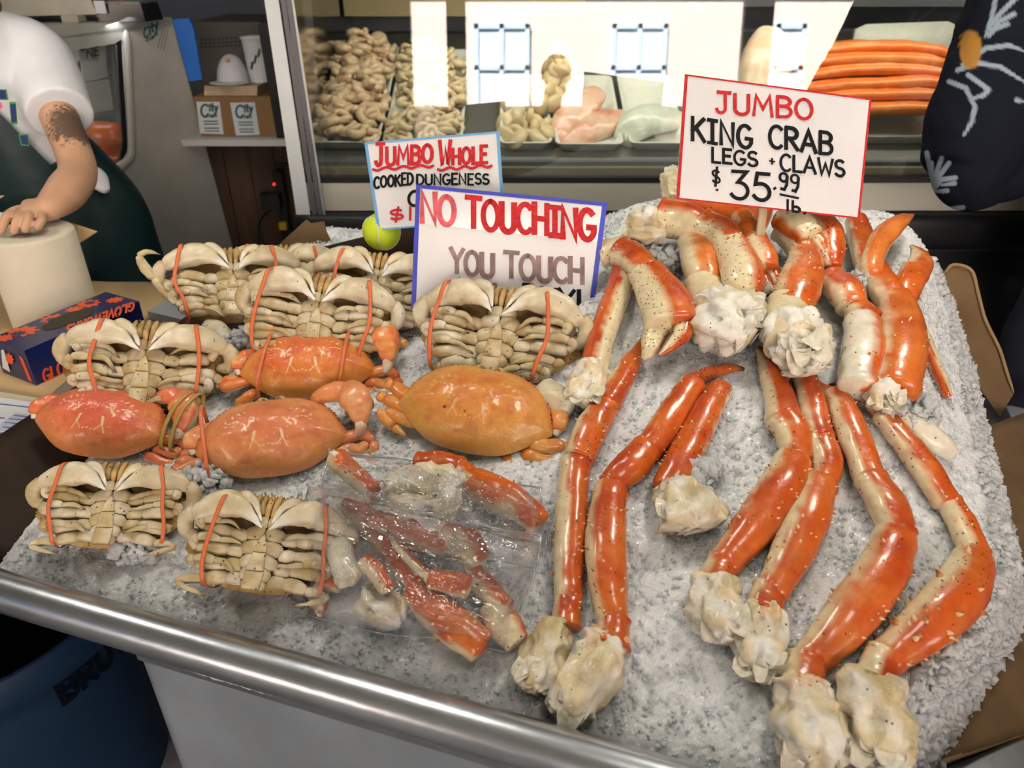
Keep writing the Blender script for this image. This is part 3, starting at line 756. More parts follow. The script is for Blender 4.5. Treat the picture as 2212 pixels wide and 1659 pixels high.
king('frosted cream king crab knuckle sticking up behind the price sign', [
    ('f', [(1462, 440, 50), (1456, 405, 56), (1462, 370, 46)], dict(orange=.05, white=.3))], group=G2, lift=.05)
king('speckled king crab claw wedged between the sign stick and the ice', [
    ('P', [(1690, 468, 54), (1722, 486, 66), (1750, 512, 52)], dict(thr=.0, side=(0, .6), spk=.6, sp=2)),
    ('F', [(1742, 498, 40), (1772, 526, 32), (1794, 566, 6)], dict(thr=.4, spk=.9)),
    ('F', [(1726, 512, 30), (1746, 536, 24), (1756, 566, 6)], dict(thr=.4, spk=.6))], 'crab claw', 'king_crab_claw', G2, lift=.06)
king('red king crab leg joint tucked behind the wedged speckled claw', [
    ('c', [(1752, 470, 50), (1784, 500, 66), (1796, 548, 52), (1798, 576, 30)], dict(thr=.6, hue=-.1, spk=.3))], group=G2, lift=.045)
# ================================================================== Dungeness crabs
M_shell = mat('dungeness_shell', vcol=True, speck=True, rough=.36, coat=.25, bump=(240, .3, .0015), mottle=(110, .08), sss=.06)
M_belly = mat('dungeness_belly', vcol=True, speck=True, rough=.42, coat=.12, bump=(200, .35, .0015), mottle=(60, .13), sss=.1)
M_band = mat('rubber_band', (.72, .17, .06), .45, mottle=(60, .08))
M_band2 = mat('tan_rubber_band', (.45, .30, .06), .45)
BC = np.array([.70, .61, .41]); BW = np.array([.78, .73, .58]); BY = np.array([.46, .35, .155]); BB = np.array([.33, .21, .07])
OUT = [(0, .31), (.035, .295), (.07, .305), (.13, .300), (.2, .288), (.27, .268), (.33, .238), (.385, .195), (.43, .14), (.463, .08), (.485, .02), (.508, -.055),
       (.468, -.095), (.40, -.15), (.33, -.205), (.26, -.248), (.19, -.272), (.1, -.284), (0, -.288)]
def carapace_outline(k=240):
    R = np.array(OUT); L = R[::-1][1:-1] * [-1, 1]
    P = np.vstack([R, L, R[:1]])
    d = np.append(0, np.cumsum(np.linalg.norm(np.diff(P, axis=0), axis=1))); s = np.linspace(0, d[-1], k, endpoint=False)
    Q = np.stack([np.interp(s, d, P[:, 0]), np.interp(s, d, P[:, 1])], 1)
    for _ in range(2): Q = .5 * Q + .25 * (np.roll(Q, 1, 0) + np.roll(Q, -1, 0))
    th = np.arctan2(Q[:, 1], np.abs(Q[:, 0]))
    front = (Q[:, 1] > -.05) & (np.abs(Q[:, 0]) > .05)
    ph = (np.abs(Q[:, 0]) * .9 + (.31 - Q[:, 1]) * .9) * 30
    saw = (ph % 1.0); tooth = np.where(front, .024 * (saw - .3), 0)
    return Q * (1 + tooth / np.linalg.norm(Q, axis=1))[:, None], Q
CO, COS = carapace_outline()
COB = np.where(CO[:, 1:] > 0, CO * [1, 1.13], CO)
COBS = np.where(COS[:, 1:] > 0, COS * [1, 1.13], COS)
def pillow(out, z0, h, rings=8, p=2.2, q=.8, edge=.02, c=None, inner=None):
    out = np.asarray(out, float); inn = out if inner is None else np.asarray(inner, float); k = len(out); c = out.mean(0) if c is None else np.asarray(c, float)
    V = []; rr = np.sin(np.linspace(np.pi / 2, 0, rings + 1))[:-1]
    V.append(np.column_stack([c + (out - c) * .96, np.full(k, z0 - edge)]))
    for r in rr: V.append(np.column_stack([c + ((out - c) * r ** 14 + (inn - c) * (1 - r ** 14)) * r, np.full(k, z0 + h * max(0, 1 - r ** p) ** q)]))
    V = np.vstack(V + [[[c[0], c[1], z0 + h]], [[c[0], c[1], z0 - edge]]]); n = rings + 1; Fc = []
    for i in range(n - 1):
        for j in range(k):
            j2 = (j + 1) % k; Fc.append([i * k + j, i * k + j2, (i + 1) * k + j2, (i + 1) * k + j])
    t = n * k
    for j in range(k):
        j2 = (j + 1) % k; Fc.append([(n - 1) * k + j, (n - 1) * k + j2, t]); Fc.append([j2, j, t + 1])
    rad = np.concatenate([[1.05] * k] + [[r] * k for r in rr] + [[0, 1.05]])
    return V, Fc, rad
def fixwind(V, Fc):              # outline goes clockwise: flip
    return [f[::-1] for f in Fc]
def crab_frame(px, py, w, rot_deg, camw, off, yaw=(0, 0)):
    p = hit(px, py, off); S = w * depth(p) / F
    Z = unit(ice_n(p[0], p[1]) + camw * unit(CAM - p) + yaw[0] * RGT + yaw[1] * UPV)
    a = math.radians(rot_deg); y = UPV * math.cos(a) - RGT * math.sin(a)
    Y = unit(y - np.dot(y, Z) * Z); X = np.cross(Y, Z)
    return frame(X, Y, Z, p), S
def band(t, pts, S, m=None, w=.013):
    P = np.array(pts, float); P = np.vstack([P, P[:1]])
    MB().sweep(P * S, [w * S * .32] * len(P), [w * S] * len(P), up=unit(np.array([1.0, 0, .001])), n=70, m=8, r0=0, r1=0).build('rubber_band', m or M_band, t)
def tubes(segs, S, colf, seed, flat=.8, spk=.02, n=18, m=14, expo=2.4):
    """list of (points, radii) -> list of MB, one per segment"""
    out = []
    for i, (P, R) in enumerate(segs):
        P = np.array(P, float) * S; R = np.array(R, float) * S
        V, Fc, s, ph = sweep(P, R, R * flat, (0, 0, 1), n, m, .12, .1, expo, .006 * S, 14 / S, seed + i)
        mb = MB(); mb.add(V, Fc, colf(V, s, ph, i, len(segs), seed), spk); out.append(mb)
    return out
def leg_build(t, segs, S, colf, seed, M, **k):
    L = tubes(segs, S, colf, seed, **k)
    o = L[0].build('leg', M, t)
    for i, mb in enumerate(L[1:]): mb.build('leg_tip' if i == len(L) - 2 and len(L) > 2 else 'leg_segment', M, o)
    return o
def belly_col(V, s, ph, i, n, seed):
    sc = 1.0 / .2
    nz = fbm(V, 70, seed, 3); nz2 = fbm(V, 28, seed + 3, 2)
    c = mixc(BC * .93, BY, np.clip(.38 + .7 * nz, 0, .95)); c = mixc(c, BW, np.clip(.12 + .8 * nz2, 0, .7))
    c = mixc(c, np.array([.42, .30, .11]), .75 * sst(.05, .75, fbm(V, 45, seed + 7, 3)))
    if i == n - 1 and n > 2: c = mixc(mixc(c, BY * .95, np.full(len(V), .45)), np.array([.13, .06, .04]), sst(.72, .98, s))
    else: c = mixc(c, np.array([.72, .22, .07]), .55 * sst(.86, 1.0, s + .12 * nz))
    return c
def claw_col(V, s, ph, i, n, seed):
    nz = fbm(V, 60, seed, 3)
    c = mixc(BC * 1.03, BW, np.clip(.35 + .6 * nz, 0, 1)); c = mixc(c, BY, np.clip(.12 + .5 * fbm(V, 35, seed + 4, 2), 0, .45))
    c = mixc(c, np.array([.70, .20, .06]), .8 * (1 - sst(.1, .22, s + .06 * nz)) if i == 1 else 0 * s)
    c = mixc(c, BY, .30 * (.5 + .5 * np.cos(ph * 5)) * (s < .7))
    return mixc(c, np.array([.9, .88, .8]), sst(.75, .98, s))
def belly_crab(px, py, w, r, label, seed, camw=.9, off=.04, left=True, right=True, raised=None, bands=(1, 1), dirt=0.0, openleg=0.0, yaw=(0, 0), grp='cooked crabs lying belly up'):
    g = np.random.default_rng(seed); M, S = crab_frame(px, py, w, r, camw, off, yaw)
    t = thing('dungeness_crab', label, 'crab', mtx=M, group=grp)
    # shell behind
    V, Fc, rad = pillow(COB, 0, -.19, 24, 2.2, .75, -.0, (0, .02), COBS)
    back = MB(); nzv = fbm(V, 14, seed, 2)
    back.add(V * S, Fc, mixc(np.array([.62, .25, .07]), np.array([.42, .24, .08]), np.clip(.5 + nzv, 0, 1)))
    # underside of the shell, rising to the breast plate
    k = len(CO); rr = np.linspace(1, .3, 12); z = np.interp(rr, [.3, .6, .85, 1], [.10, .09, .05, 0])
    U = np.vstack([np.column_stack([COB * q, np.full(k, zz)]) for q, zz in zip(rr, z)])
    U[:, 2] += .006 * fbm(U, 22, seed, 2)
    Fu = [[i * k + j, i * k + (j + 1) % k, (i + 1) * k + (j + 1) % k, (i + 1) * k + j][::-1] for i in range(11) for j in range(k)]
    ru = np.repeat(rr, k); nz = fbm(U, 26, seed + 1, 3)
    cu = mixc(np.array([.50, .33, .11]), np.array([.36, .20, .06]), np.clip(.5 + .8 * nz, 0, 1)); cu = mixc(cu, np.array([.17, .105, .04]), sst(.86, .6, ru + .08 * nz))
    back.add(U * S, Fu, cu, .35 * (ru > .8)); back.build('carapace', M_belly, t)
    # fringe granules along the front edge
    mb = MB()
    for j in range(0, k, 2):
        x, y = COB[j]
        if y > .02:
            d = unit(np.array([x, y])); p = np.array([x, y, .004]) ; a = np.linspace(0, 2 * np.pi, 6)[:-1]
            B = p + np.outer(np.cos(a), [-d[1], d[0], 0]) * .008 + np.outer(np.sin(a), [0, 0, 1]) * .008
            mb.add(np.vstack([B, p + np.append(d, 0) * .016]) * S, [[q, (q + 1) % 5, 5] for q in range(5)], np.array([.50, .30, .10]))
    mb.build('shell_teeth', M_belly, t)
    # breast plates
    st = MB()
    for i, (y0, hw, ry) in enumerate([(.115, .085, .045), (.045, .125, .052), (-.045, .13, .05), (-.13, .115, .048), (-.205, .09, .045), (-.265, .07, .035)]):
        for sx in (-1, 1):
            P = np.array([(0, y0 + .012, .118), (sx * hw * .5, y0 + .006, .124), (sx * hw, y0 - .012, .105)]); R = np.array([ry * .82, ry * .9, ry * .68])
            Vv, Ff, s, ph = sweep(P * S, R * S, R * S * .62, (0, 0, 1), 14, 16, .1, .25, 2.6, .004 * S, 16 / S, seed + i)
            c = belly_col(Vv, s * .8, ph, 0, 1, seed + i)
            st.add(Vv, Ff, mixc(c, BB, np.clip(.08 + dirt * (.3 + 1.2 * fbm(Vv, 60, seed, 2)), 0, .7)), .12)
    st.build('breast_plate', M_belly, t)
    # folded tail flap, three plates
    ab_ = [[(-.052, -.30), (-.058, -.19), (.058, -.19), (.052, -.30)], [(-.054, -.186), (-.042, -.075), (.042, -.075), (.054, -.186)], [(-.04, -.071), (-.032, -.02), (-.014, .03), (0, .042), (.014, .03), (.032, -.02), (.04, -.071)]]
    fo = None
    for i, o_ in enumerate(ab_):
        P = np.array(o_); P = np.vstack([P, P[:1]]); d = np.append(0, np.cumsum(np.linalg.norm(np.diff(P, axis=0), axis=1)))
        q = np.linspace(0, d[-1], 40, endpoint=False); Q = np.stack([np.interp(q, d, P[:, 0]), np.interp(q, d, P[:, 1])], 1)
        if i == 0: Q = Q[::-1][::-1]
        V, Fc, rad = pillow(Q, .153, .012, 6, 4, .6, .03)
        a2 = .5 * np.sum(Q[:, 0] * np.roll(Q[:, 1], -1) - np.roll(Q[:, 0], -1) * Q[:, 1])
        if a2 < 0: Fc = fixwind(V, Fc)
        mb = MB(); c = belly_col(V * S, V[:, 0] * 0, None, 0, 1, seed + 20 + i)
        mb.add(V * S, Fc, mixc(c, np.array([.62, .45, .2]), np.clip((.25 if i < 2 else .45) + dirt * fbm(V, 40, seed, 2), 0, .8)), .2)
        o2 = mb.build('tail_flap' if i == 0 else 'tail_plate', M_belly, t if fo is None else fo)
        fo = fo or o2
    # mouth parts
    for x0, y0, y1, rw, cc in [(-.022, .15, .30, .019, 0), (.022, .15, .30, .019, 0), (-.062, .17, .29, .018, 1), (.062, .17, .29, .018, 1), (-.1, .2, .29, .016, 0), (.1, .2, .29, .016, 0)]:
        mb = MB(); P = np.array([(x0 * .8, y0, .125), (x0, (y0 + y1) / 2, .125), (x0 * 1.05, y1 + .035, .07)])
        Vv, Ff, s, ph = sweep(P * S, np.array([rw * .8, rw, rw * .7]) * S, np.array([.02, .022, .02]) * S, (0, 0, 1), 14, 12, .15, .2, 2.8, .003 * S, 20 / S, seed)
        c = mixc(np.array([.66, .42, .16]) if cc == 0 else np.array([.55, .38, .16]), BB, np.clip(.2 + .7 * fbm(Vv, 70, seed + int(x0 * 500), 2), 0, .8))
        mb.add(Vv, Ff, c, .25); mb.build('mouth_part', M_belly, t)
    # legs: four each side, folded over the belly
    for sx in (-1, 1):
        if (sx < 0 and not left) or (sx > 0 and not right): continue
        for i, (y0, x0) in enumerate([(.03, .12), (-.065, .125), (-.15, .115), (-.225, .09)]):
            j = g.uniform(-1, 1, 8); ln = [.20, .22, .20, .15][i] * (1 + .08 * j[0])
            ye = y0 - [-.025, .0, .02, .03][i] + .02 * j[1]; xe = x0 + .075 + ln
            z0 = .10 - .012 * i
            s1 = ([(sx * (x0 - .02), y0, z0), (sx * (x0 + .04), y0 + .002, z0 + .01), (sx * (x0 + .085), y0 + .003, z0)], [.036, .041, .034])
            s2 = ([(sx * (x0 + .07), y0 + .003, z0), (sx * (x0 + .08 + ln * .45), (y0 + ye) / 2 + .006, z0 + .012), (sx * xe, ye, z0 - .005)], [.034, .043, .033])
            segs = [s1, s2]
            fold = g.uniform() < (.85 if i < 3 else .5)
            if fold:
                zc = z0 + .03; up = .045 + .03 * j[2]
                segs.append(([(sx * (xe - .01), ye, z0), (sx * (xe + .022), ye + up * .6, zc), (sx * (xe - .01), ye + up, zc + .012)], [.026, .030, .025]))
                xp = xe - .13 - .03 * j[3]
                segs.append(([(sx * (xe), ye + up, zc + .01), (sx * (xe - .07), ye + up + .006, zc + .02), (sx * xp, ye + up - .005, zc + .022)], [.024, .027, .019]))
                segs.append(([(sx * (xp + .012), ye + up - .005, zc + .022), (sx * (xp - .07), ye + up - .02 + .02 * j[4], zc + .024), (sx * (xp - .15), ye + up - .06 + .04 * j[5], zc + .012)], [.017, .016, .003]))
            elif openleg > 0 and i >= 2:
                segs.append(([(sx * (xe - .01), ye, z0), (sx * (xe + .07), ye - .01, z0 + .02), (sx * (xe + .15), ye - .04, z0 + .03)], [.028, .03, .02]))
                segs.append(([(sx * (xe + .14), ye - .04, z0 + .03), (sx * (xe + .05), ye - .075, z0 + .05), (sx * (xe - .06), ye - .11, z0 + .05)], [.018, .017, .003]))
            else:
                segs.append(([(sx * (xe - .015), ye, z0), (sx * (xe + .025), ye - .03, z0 - .03), (sx * (xe - .01), ye - .06, z0 - .05)], [.03, .032, .02]))
            leg_build(t, segs, S, belly_col, seed + i * 7 + (50 if sx > 0 else 0), M_belly)
        # claw, folded across the mouth
        j = g.uniform(-1, 1, 4); dy = .02 * j[0]; dx = .016 * j[1]
        cl = tubes([([(sx * .475, .105, .10), (sx * .43, .150, .13), (sx * .34, .178 + dy, .155), (sx * .255, .188 + dy, .18), (sx * (.185 + dx), .168 + dy, .195), (sx * .11, .128 + dy, .20), (sx * (.026 + dx), .055 + dy, .2)],
                     [.035, .062, .08, .086, .068, .034, .004])], S, claw_col, seed + 90 + sx, .72, .02, 34, 22, 3.0)
        co = cl[0].build('claw', M_belly, t)
        fi = tubes([([(0, 0, 0), (1, 0, 0)], [.01, .01])] + [([(sx * .205, .226 + dy, .19), (sx * .145, .238 + dy, .205), (sx * .088, .202 + dy, .208), (sx * (.036 + dx), .092 + dy, .203)], [.036, .036, .024, .004])],
                   S, claw_col, seed + 95 + sx, .7, .02, 22, 14)[1]
        # small blunt teeth between the fingers
        for q in np.linspace(.15, .85, 6):
            c0 = np.array([sx * (.165 * (1 - q) + .05 * q), (.185 + dy) * (1 - q) + (.10 + dy) * q, .208]) * S
            fi.sweep([c0 - [0, .004 * S, 0], c0 + [sx * .006 * S, .012 * S, 0]], [.007 * S, .004 * S], n=5, m=6, r0=.3, r1=.3, col=BW)
        fi.build('claw_finger', M_belly, co)
        ar = tubes([([(sx * .42, .02, .04), (sx * .50, .03, .05), (sx * .52, .10, .08), (sx * .47, .17, .11)], [.03, .045, .052, .045])], S, belly_col, seed + 99 + sx, .8, .02)
        ar[0].build('claw_arm', M_belly, t)
        if bands[0 if sx < 0 else 1]:
            xb = sx * (.30 + .05 * j[2]); sk = .06 * j[3]
            band(t, [(xb + sk * .2, .285, .15), (xb + sx * .01, .22, .25), (xb + sx * .035, .10, .215), (xb + sx * .05, -.05, .19), (xb + sx * .02 - sk, -.19, .16), (xb - sk, -.285, .08), (xb, -.22, -.12), (xb, .05, -.2), (xb, .25, -.1)], S)
    if raised:                    # one leg standing up beside the shell
        leg_build(t, [(np.array(p), r_) for p, r_ in raised], S, belly_col, seed + 77, M_belly)
    return t
belly_crab(507, 626, 285, 2, 'belly up crab with one thin leg raised beside the white cabinet', 11, off=.05, raised=[
    ([(-.36, -.13, .05), (-.47, -.06, .07), (-.55, .05, .08)], [.03, .038, .03]), ([(-.545, .04, .08), (-.61, .13, .09), (-.66, .235, .09)], [.03, .036, .028]),
    ([(-.665, .23, .09), (-.60, .265, .1), (-.50, .24, .1)], [.024, .02, .004])], dirt=.2)
belly_crab(612, 612, 250, 0, 'belly up crab mostly hidden behind two others by the cardboard wall', 12, off=.025)
belly_crab(818, 640, 290, -5, 'belly up crab whose right claw slips behind the blue edged sign', 13, off=.045)
belly_crab(692, 698, 320, -7, 'belly up crab with crushed ice on its arms behind the orange crab', 14, off=.06, dirt=.1)
belly_crab(322, 800, 325, -3, 'belly up crab leaning against the blue glove box', 15, off=.05, dirt=.7)
belly_crab(1082, 734, 350, -8, 'belly up crab propped in front of the no touching sign', 16, off=.05, dirt=.45)
belly_crab(250, 1100, 305, -3, 'belly up crab in the corner next to the dark cardboard flap', 17, off=.045, dirt=.15, openleg=1)
belly_crab(578, 1185, 340, -7, 'belly up crab half covered by the clear plastic bag', 18, off=.05, dirt=.2, openleg=1)

# ------------------------------------------------------------------ crabs lying shell up
MARKS = []
for sx in (-1, 1):
    MARKS += [((sx * .10, .055), (sx * .155, .0), .007), ((sx * .085, -.03), (sx * .095, -.085), .009), ((sx * .095, -.085), (sx * .12, -.14), .004), ((sx * .09, -.09), (sx * .05, -.135), .003),
              ((sx * .05, -.135), (0, -.125), .002), ((sx * .20, .135), (sx * .185, .125), .007), ((sx * .235, .12), (sx * .228, .105), .007), ((sx * .155, .14), (sx * .15, .135), .006),
              ((sx * .28, .085), (sx * .275, .075), .006), ((sx * .06, .06), (sx * .06, .06), .006)]
    MARKS += [((sx * (.16 + .028 * k), .068 - .006 * ((k - 2) ** 2)), (sx * (.172 + .028 * k), .068 - .006 * ((k - 2) ** 2)), .005) for k in range(5)]
def top_crab(px, py, w, r, label, seed, base, edge, pale=(.85, .66, .35), camw=.55, off=.03, legs='tuck', bands=(), bandm=None, claw=(1, 1), marks=1.0, yaw=(0, 0), spot=None, clawband=False):
    g = np.random.default_rng(seed); M, S = crab_frame(px, py, w, r, camw, off, yaw)
    t = thing('dungeness_crab', label, 'crab', mtx=M, group='cooked crabs lying shell up')
    V, Fc, rad = pillow(CO, .03, .185, 56, 2.4, .72, .02, (0, .0), COS)
    Fc = fixwind(V, Fc)
    x, y = V[:, 0], V[:, 1]; up_ = rad < 1.01
    bmp = .016 * np.exp(-((x / .09) ** 2 + ((y - .06) / .1) ** 2)) + .012 * np.exp(-(((np.abs(x) - .26) / .12) ** 2 + ((y + .02) / .12) ** 2)) + .010 * np.exp(-((x / .08) ** 2 + ((y + .15) / .06) ** 2))
    bmp -= .010 * np.exp(-(((np.abs(x) - .13) / .03) ** 2 + ((y + .03) / .12) ** 2))
    V[:, 2] += up_ * (bmp + .004 * fbm(V, 9, seed, 2) + .0012 * vn(V, 70, seed))
    base = np.array(base); edge = np.array(edge)
    nz = fbm(V, 7, seed, 3); nz2 = fbm(V, 18, seed + 2, 2)
    c = mixc(base, edge, np.clip(sst(.45, 1.0, rad) * .75 + sst(.1, -.25, y) * .45 + .3 * nz, 0, 1))
    c = mixc(c, base * [.78, .6, .75], np.clip(.5 * nz2 * (rad < .8) + .1, 0, .55))
    c = mixc(c, np.array([.60, .13, .05]), .6 * sst(.9, .99, rad) * (y > -.03))
    mk = np.zeros(len(V))
    for a_, b_, ww in MARKS:
        a_ = np.array(a_); b_ = np.array(b_); d = b_ - a_; L2 = max(d @ d, 1e-9); p = V[:, :2] - a_
        u = np.clip(p @ d / L2, 0, 1); dist = np.linalg.norm(p - u[:, None] * d, axis=1); mk = np.maximum(mk, 1 - sst(ww * .6, ww * 1.15, dist))
    for _ in range(70):
        a_ = np.array([g.uniform(-.42, .42), g.uniform(-.2, .14)]); ww = g.uniform(.0025, .0045)
        mk = np.maximum(mk, .7 * (1 - sst(ww * .6, ww * 1.3, np.linalg.norm(V[:, :2] - a_, axis=1))))
    c = mixc(c, np.array(pale), mk * marks * up_)
    if spot:
        for sx_, sy_, sr in spot: c = mixc(c, np.array([.05, .02, .01]), 1 - sst(sr * .5, sr, np.hypot(x - sx_, y - sy_)))
    c = mixc(c, np.array([.7, .55, .3]), (rad > 1.01) * 1.0)
    MB().add(V * S, Fc, c, .0).build('carapace', M_shell, t)
    # body below the shell rim
    V2, F2, rad2 = pillow(CO * .9, -.01, -.11, 10, 2.2, .7, -.04, (0, 0))
    MB().add(V2 * S, F2, mixc(BY, BC, np.clip(.5 + fbm(V2, 20, seed, 2), 0, 1)), .2).build('underside', M_belly, t)
    # eyes and mouth at the front notch
    for sx in (-1, 1):
        mb = MB(); P = np.array([(sx * .035, .27, .03), (sx * .05, .30, .05), (sx * .06, .315, .055)]) * S
        mb.sweep(P, np.array([.014, .013, .012]) * S, n=10, m=10, r1=.4, col=np.array([.30, .17, .06])); mb.build('eye', M_shell, t)
        mb = MB(); P = np.array([(sx * .10, .27, .02), (sx * .07, .315, .03), (sx * .02, .31, .02)]) * S
        mb.sweep(P, np.array([.02, .02, .012]) * S, n=10, m=10, col=np.array([.55, .40, .15])); mb.build('mouth_part', M_shell, t)
    def col(V, s, ph, i, n, sd):
        nz = fbm(V, 50, sd, 3); d = np.sin(ph)
        c = mixc(base * 1.02, edge, np.clip(.3 + .6 * nz, 0, 1)); c = mixc(c, np.array([.58, .12, .04]), .5 * sst(.75, 1, s))
        return mixc(c, np.array([.80, .66, .38]), sst(.34, -.15, d + .22 * nz))
    def colc(V, s, ph, i, n, sd):
        c = col(V, s, ph, i, n, sd); rt = 1 - np.abs(vn(V, 120, sd)) * 2.2
        return mixc(c, np.array([.82, .52, .22]), .55 * sst(.2, .8, rt) * sst(.15, .35, s) * sst(.85, .6, s))
    lay = {'none': [], 'tuck': [[(.44, -.06), (.60, -.03), (.69, -.10), (.64, -.20)], [(.42, -.12), (.58, -.14), (.655, -.06), (.60, .03)], [(.36, -.18), (.52, -.21), (.60, -.18), (.50, -.26)]],
           'left': [[(.42, -.10), (.60, -.15), (.64, -.10), (.5, -.06)], [(.36, -.18), (.46, -.26), (.52, -.28), (.4, -.32)], [(.40, -.04), (.52, -.02), (.54, .05), (.5, .1)]],
           'spread': [[(.42, .0), (.52, .035), (.605, .07), (.62, .07)], [(.40, -.07), (.53, -.04), (.63, -.015), (.645, -.012)], [(.36, -.13), (.5, -.115), (.6, -.09), (.60, -.13), (.50, -.19), (.40, -.24)]],
           'spreadr': [[(.38, -.13), (.5, -.125), (.60, -.10), (.62, -.10)], [(.34, -.2), (.47, -.20), (.59, -.185), (.61, -.185)], [(.22, -.26), (.34, -.27), (.46, -.23), (.52, -.22), (.58, -.28), (.63, -.35)]]}
    kinds = {'tuck': ('tuck', 'tuck'), 'r': ('none', 'tuck'), 'lr': ('left', 'tuck'), 'spread': ('spread', 'spreadr')}[legs]
    for sx, kd in ((-1, kinds[0]), (1, kinds[1])):
        for i, pl_ in enumerate(lay[kd]):
            P = [np.array([sx * a_, b_, .0 - .02 * i + .012 * math.sin(k * 1.5)]) for k, (a_, b_) in enumerate(pl_)]
            rr = (.046 if 'spread' in kd else .038) - .002 * i
            segs = [([P[0], (P[0] + P[1]) / 2 + [0, 0, .012], P[1], P[2]], [rr, rr * 1.15, rr * 1.1, rr * .85])]
            if len(P) == 4:
                segs.append(([P[2] - (P[2] - P[1]) * .1, (P[2] + P[3]) / 2 + [sx * .012, 0, .01], P[3]], [rr * .7, rr * .95, rr * .55]))
            else:
                segs.append(([P[2], P[3] + [0, 0, .015], P[4]], [rr * .85, rr, rr * .8])); segs.append(([P[4], P[5]], [rr * .7, rr * .3]))
            leg_build(t, segs, S, col, seed + i * 5 + (40 if sx > 0 else 0), M_shell, flat=.75, expo=2.6)
        if claw[0 if sx < 0 else 1] > 0:
            full = claw[0 if sx < 0 else 1] > .5
            if full:
                A = [([(sx * .27, .262, .02), (sx * .38, .295, .06), (sx * .49, .285, .08), (sx * .585, .215, .075)], [.035, .062, .078, .066])]
                B = [([(sx * .47, .30, .09), (sx * .555, .24, .115), (sx * .60, .14, .11), (sx * .605, .05, .085), (sx * .60, .01, .07)], [.055, .112, .098, .062, .036])]
                K = [([(sx * .605, .06, .08), (sx * .60, .0, .06), (sx * .57, -.06, .03)], [.045, .04, .02])]
            else:
                A = [([(sx * .40, .16, .01), (sx * .49, .12, .03), (sx * .52, .05, .03)], [.03, .04, .035])]
                B = [([(sx * .47, .13, .03), (sx * .525, .06, .045), (sx * .53, -.02, .035)], [.04, .052, .04])]
                K = [([(sx * .53, .0, .03), (sx * .515, -.05, .02)], [.03, .02])]
            co = tubes(B, S, colc, seed + 60 + sx, .55, .02, 24, 18, 2.9)[0].build('claw', M_shell, t)
            tubes(A, S, col, seed + 62 + sx, .7, .02, 24, 16, 2.8)[0].build('claw_arm', M_shell, co)
            tubes(K, S, lambda V, s, ph, i, n, sd: mixc(np.array([.8, .72, .55]), np.array([.62, .2, .08]), np.clip(fbm(V, 40, sd, 2), 0, 1)), seed + 63, .8)[0].build('claw_knuckle', M_shell, co)
    if clawband:
        for o_ in (0, .07): band(t, [(.50 + o_, .02, .12), (.545 + o_, .16, .19), (.60 + o_, .30, .17), (.62 + o_, .31, .10), (.60 + o_, .12, -.02), (.56 + o_, -.10, -.02), (.50 + o_, -.12, .05)], S, M_band2, .016)
    for xb, tilt in bands:
        q = [(xb + tilt, .30, .07)] + [(xb + tilt * (1 - 2 * u), .26 - u * .5, .03 + .185 * max(0, 1 - (abs(xb) / .5) ** 2.4) ** .72 * (1 - (2 * u - 1) ** 2 * .35) + .026) for u in np.linspace(.08, .92, 8)] + [(xb - tilt, -.29, .02), (xb - tilt, -.2, -.16), (xb, .0, -.2), (xb + tilt, .22, -.14)]
        band(t, q, S, bandm, .014)
    return t
top_crab(226, 918, 280, -9, 'red pink crab with a tan band round its folded claw', 31, (.74, .15, .08), (.80, .30, .09), legs='r', claw=(.4, 1), yaw=(-.1, 0), clawband=True)
top_crab(590, 952, 312, 6, 'salmon orange crab banded on one side just above the plastic bag', 32, (.72, .22, .09), (.82, .36, .12), legs='lr', claw=(.4, 1), bands=((-.43, -.03),))
top_crab(668, 798, 282, 1, 'bright orange crab with two rubber bands across its shell', 33, (.74, .17, .05), (.82, .34, .06), legs='lr', claw=(.4, 1), bands=((-.30, .03), (.29, .02)))
top_crab(1030, 893, 346, -11, 'large yellow orange crab with a black spot and spread stub legs', 34, (.72, .25, .05), (.78, .42, .10), legs='spread', claw=(0, .4), marks=.55, spot=((-.145, -.09, .014), (-.01, -.1, .008)))
# a few loose limbs of crabs buried in the ice
def stray(label, segs_px, lift=.01, colm='belly', name='dungeness_limb', cat='crab leg'):
    P0, _ = px_path([segs_px[0][0]], lift); t = thing(name, label, cat, P0[0]); inv = Matrix.Translation(-Vector(P0[0]))
    for i, pts in enumerate(segs_px):
        P, R = px_path(pts, lift); V, Fc, s, ph = sweep(P, R, R * .75, upat(P.mean(0)), 18, 14, .12, .08, 2.2, .001, 70, i)
        if colm == 'belly': c = claw_col(V, s, ph, 0, 1, i)
        else: c = mixc(np.array([.70, .24, .05]), np.array([.78, .42, .12]), np.clip(.4 + fbm(V, 50, i, 2), 0, 1))
        MB().add(V, Fc, c, .15).build(['leg_segment', 'leg_tip', 'leg_tip'][i], M_belly if colm == 'belly' else M_shell, t, inv=inv)
stray('greenish crab claw poking from the ice behind the leaning crab', [[(440, 706, 40), (468, 716, 50), (488, 740, 34)], [(470, 706, 26), (492, 724, 24), (503, 752, 6)], [(486, 742, 20), (498, 756, 4)]])
stray('small pale crab claw tip half sunk in the ice', [[(600, 752, 44), (572, 742, 40), (548, 744, 26)], [(560, 728, 20), (540, 734, 18), (526, 748, 5)]])
stray('dark orange crab leg lying on the ice beside the two banded crab', [[(800, 858, 50), (775, 872, 60), (765, 900, 40)], [(880, 742, 20), (850, 738, 26), (826, 748, 18)]], colm='o')
stray('pale crab leg stub lying on the ice behind the yellow orange crab', [[(1165, 838, 60), (1200, 862, 66), (1240, 880, 50)]])
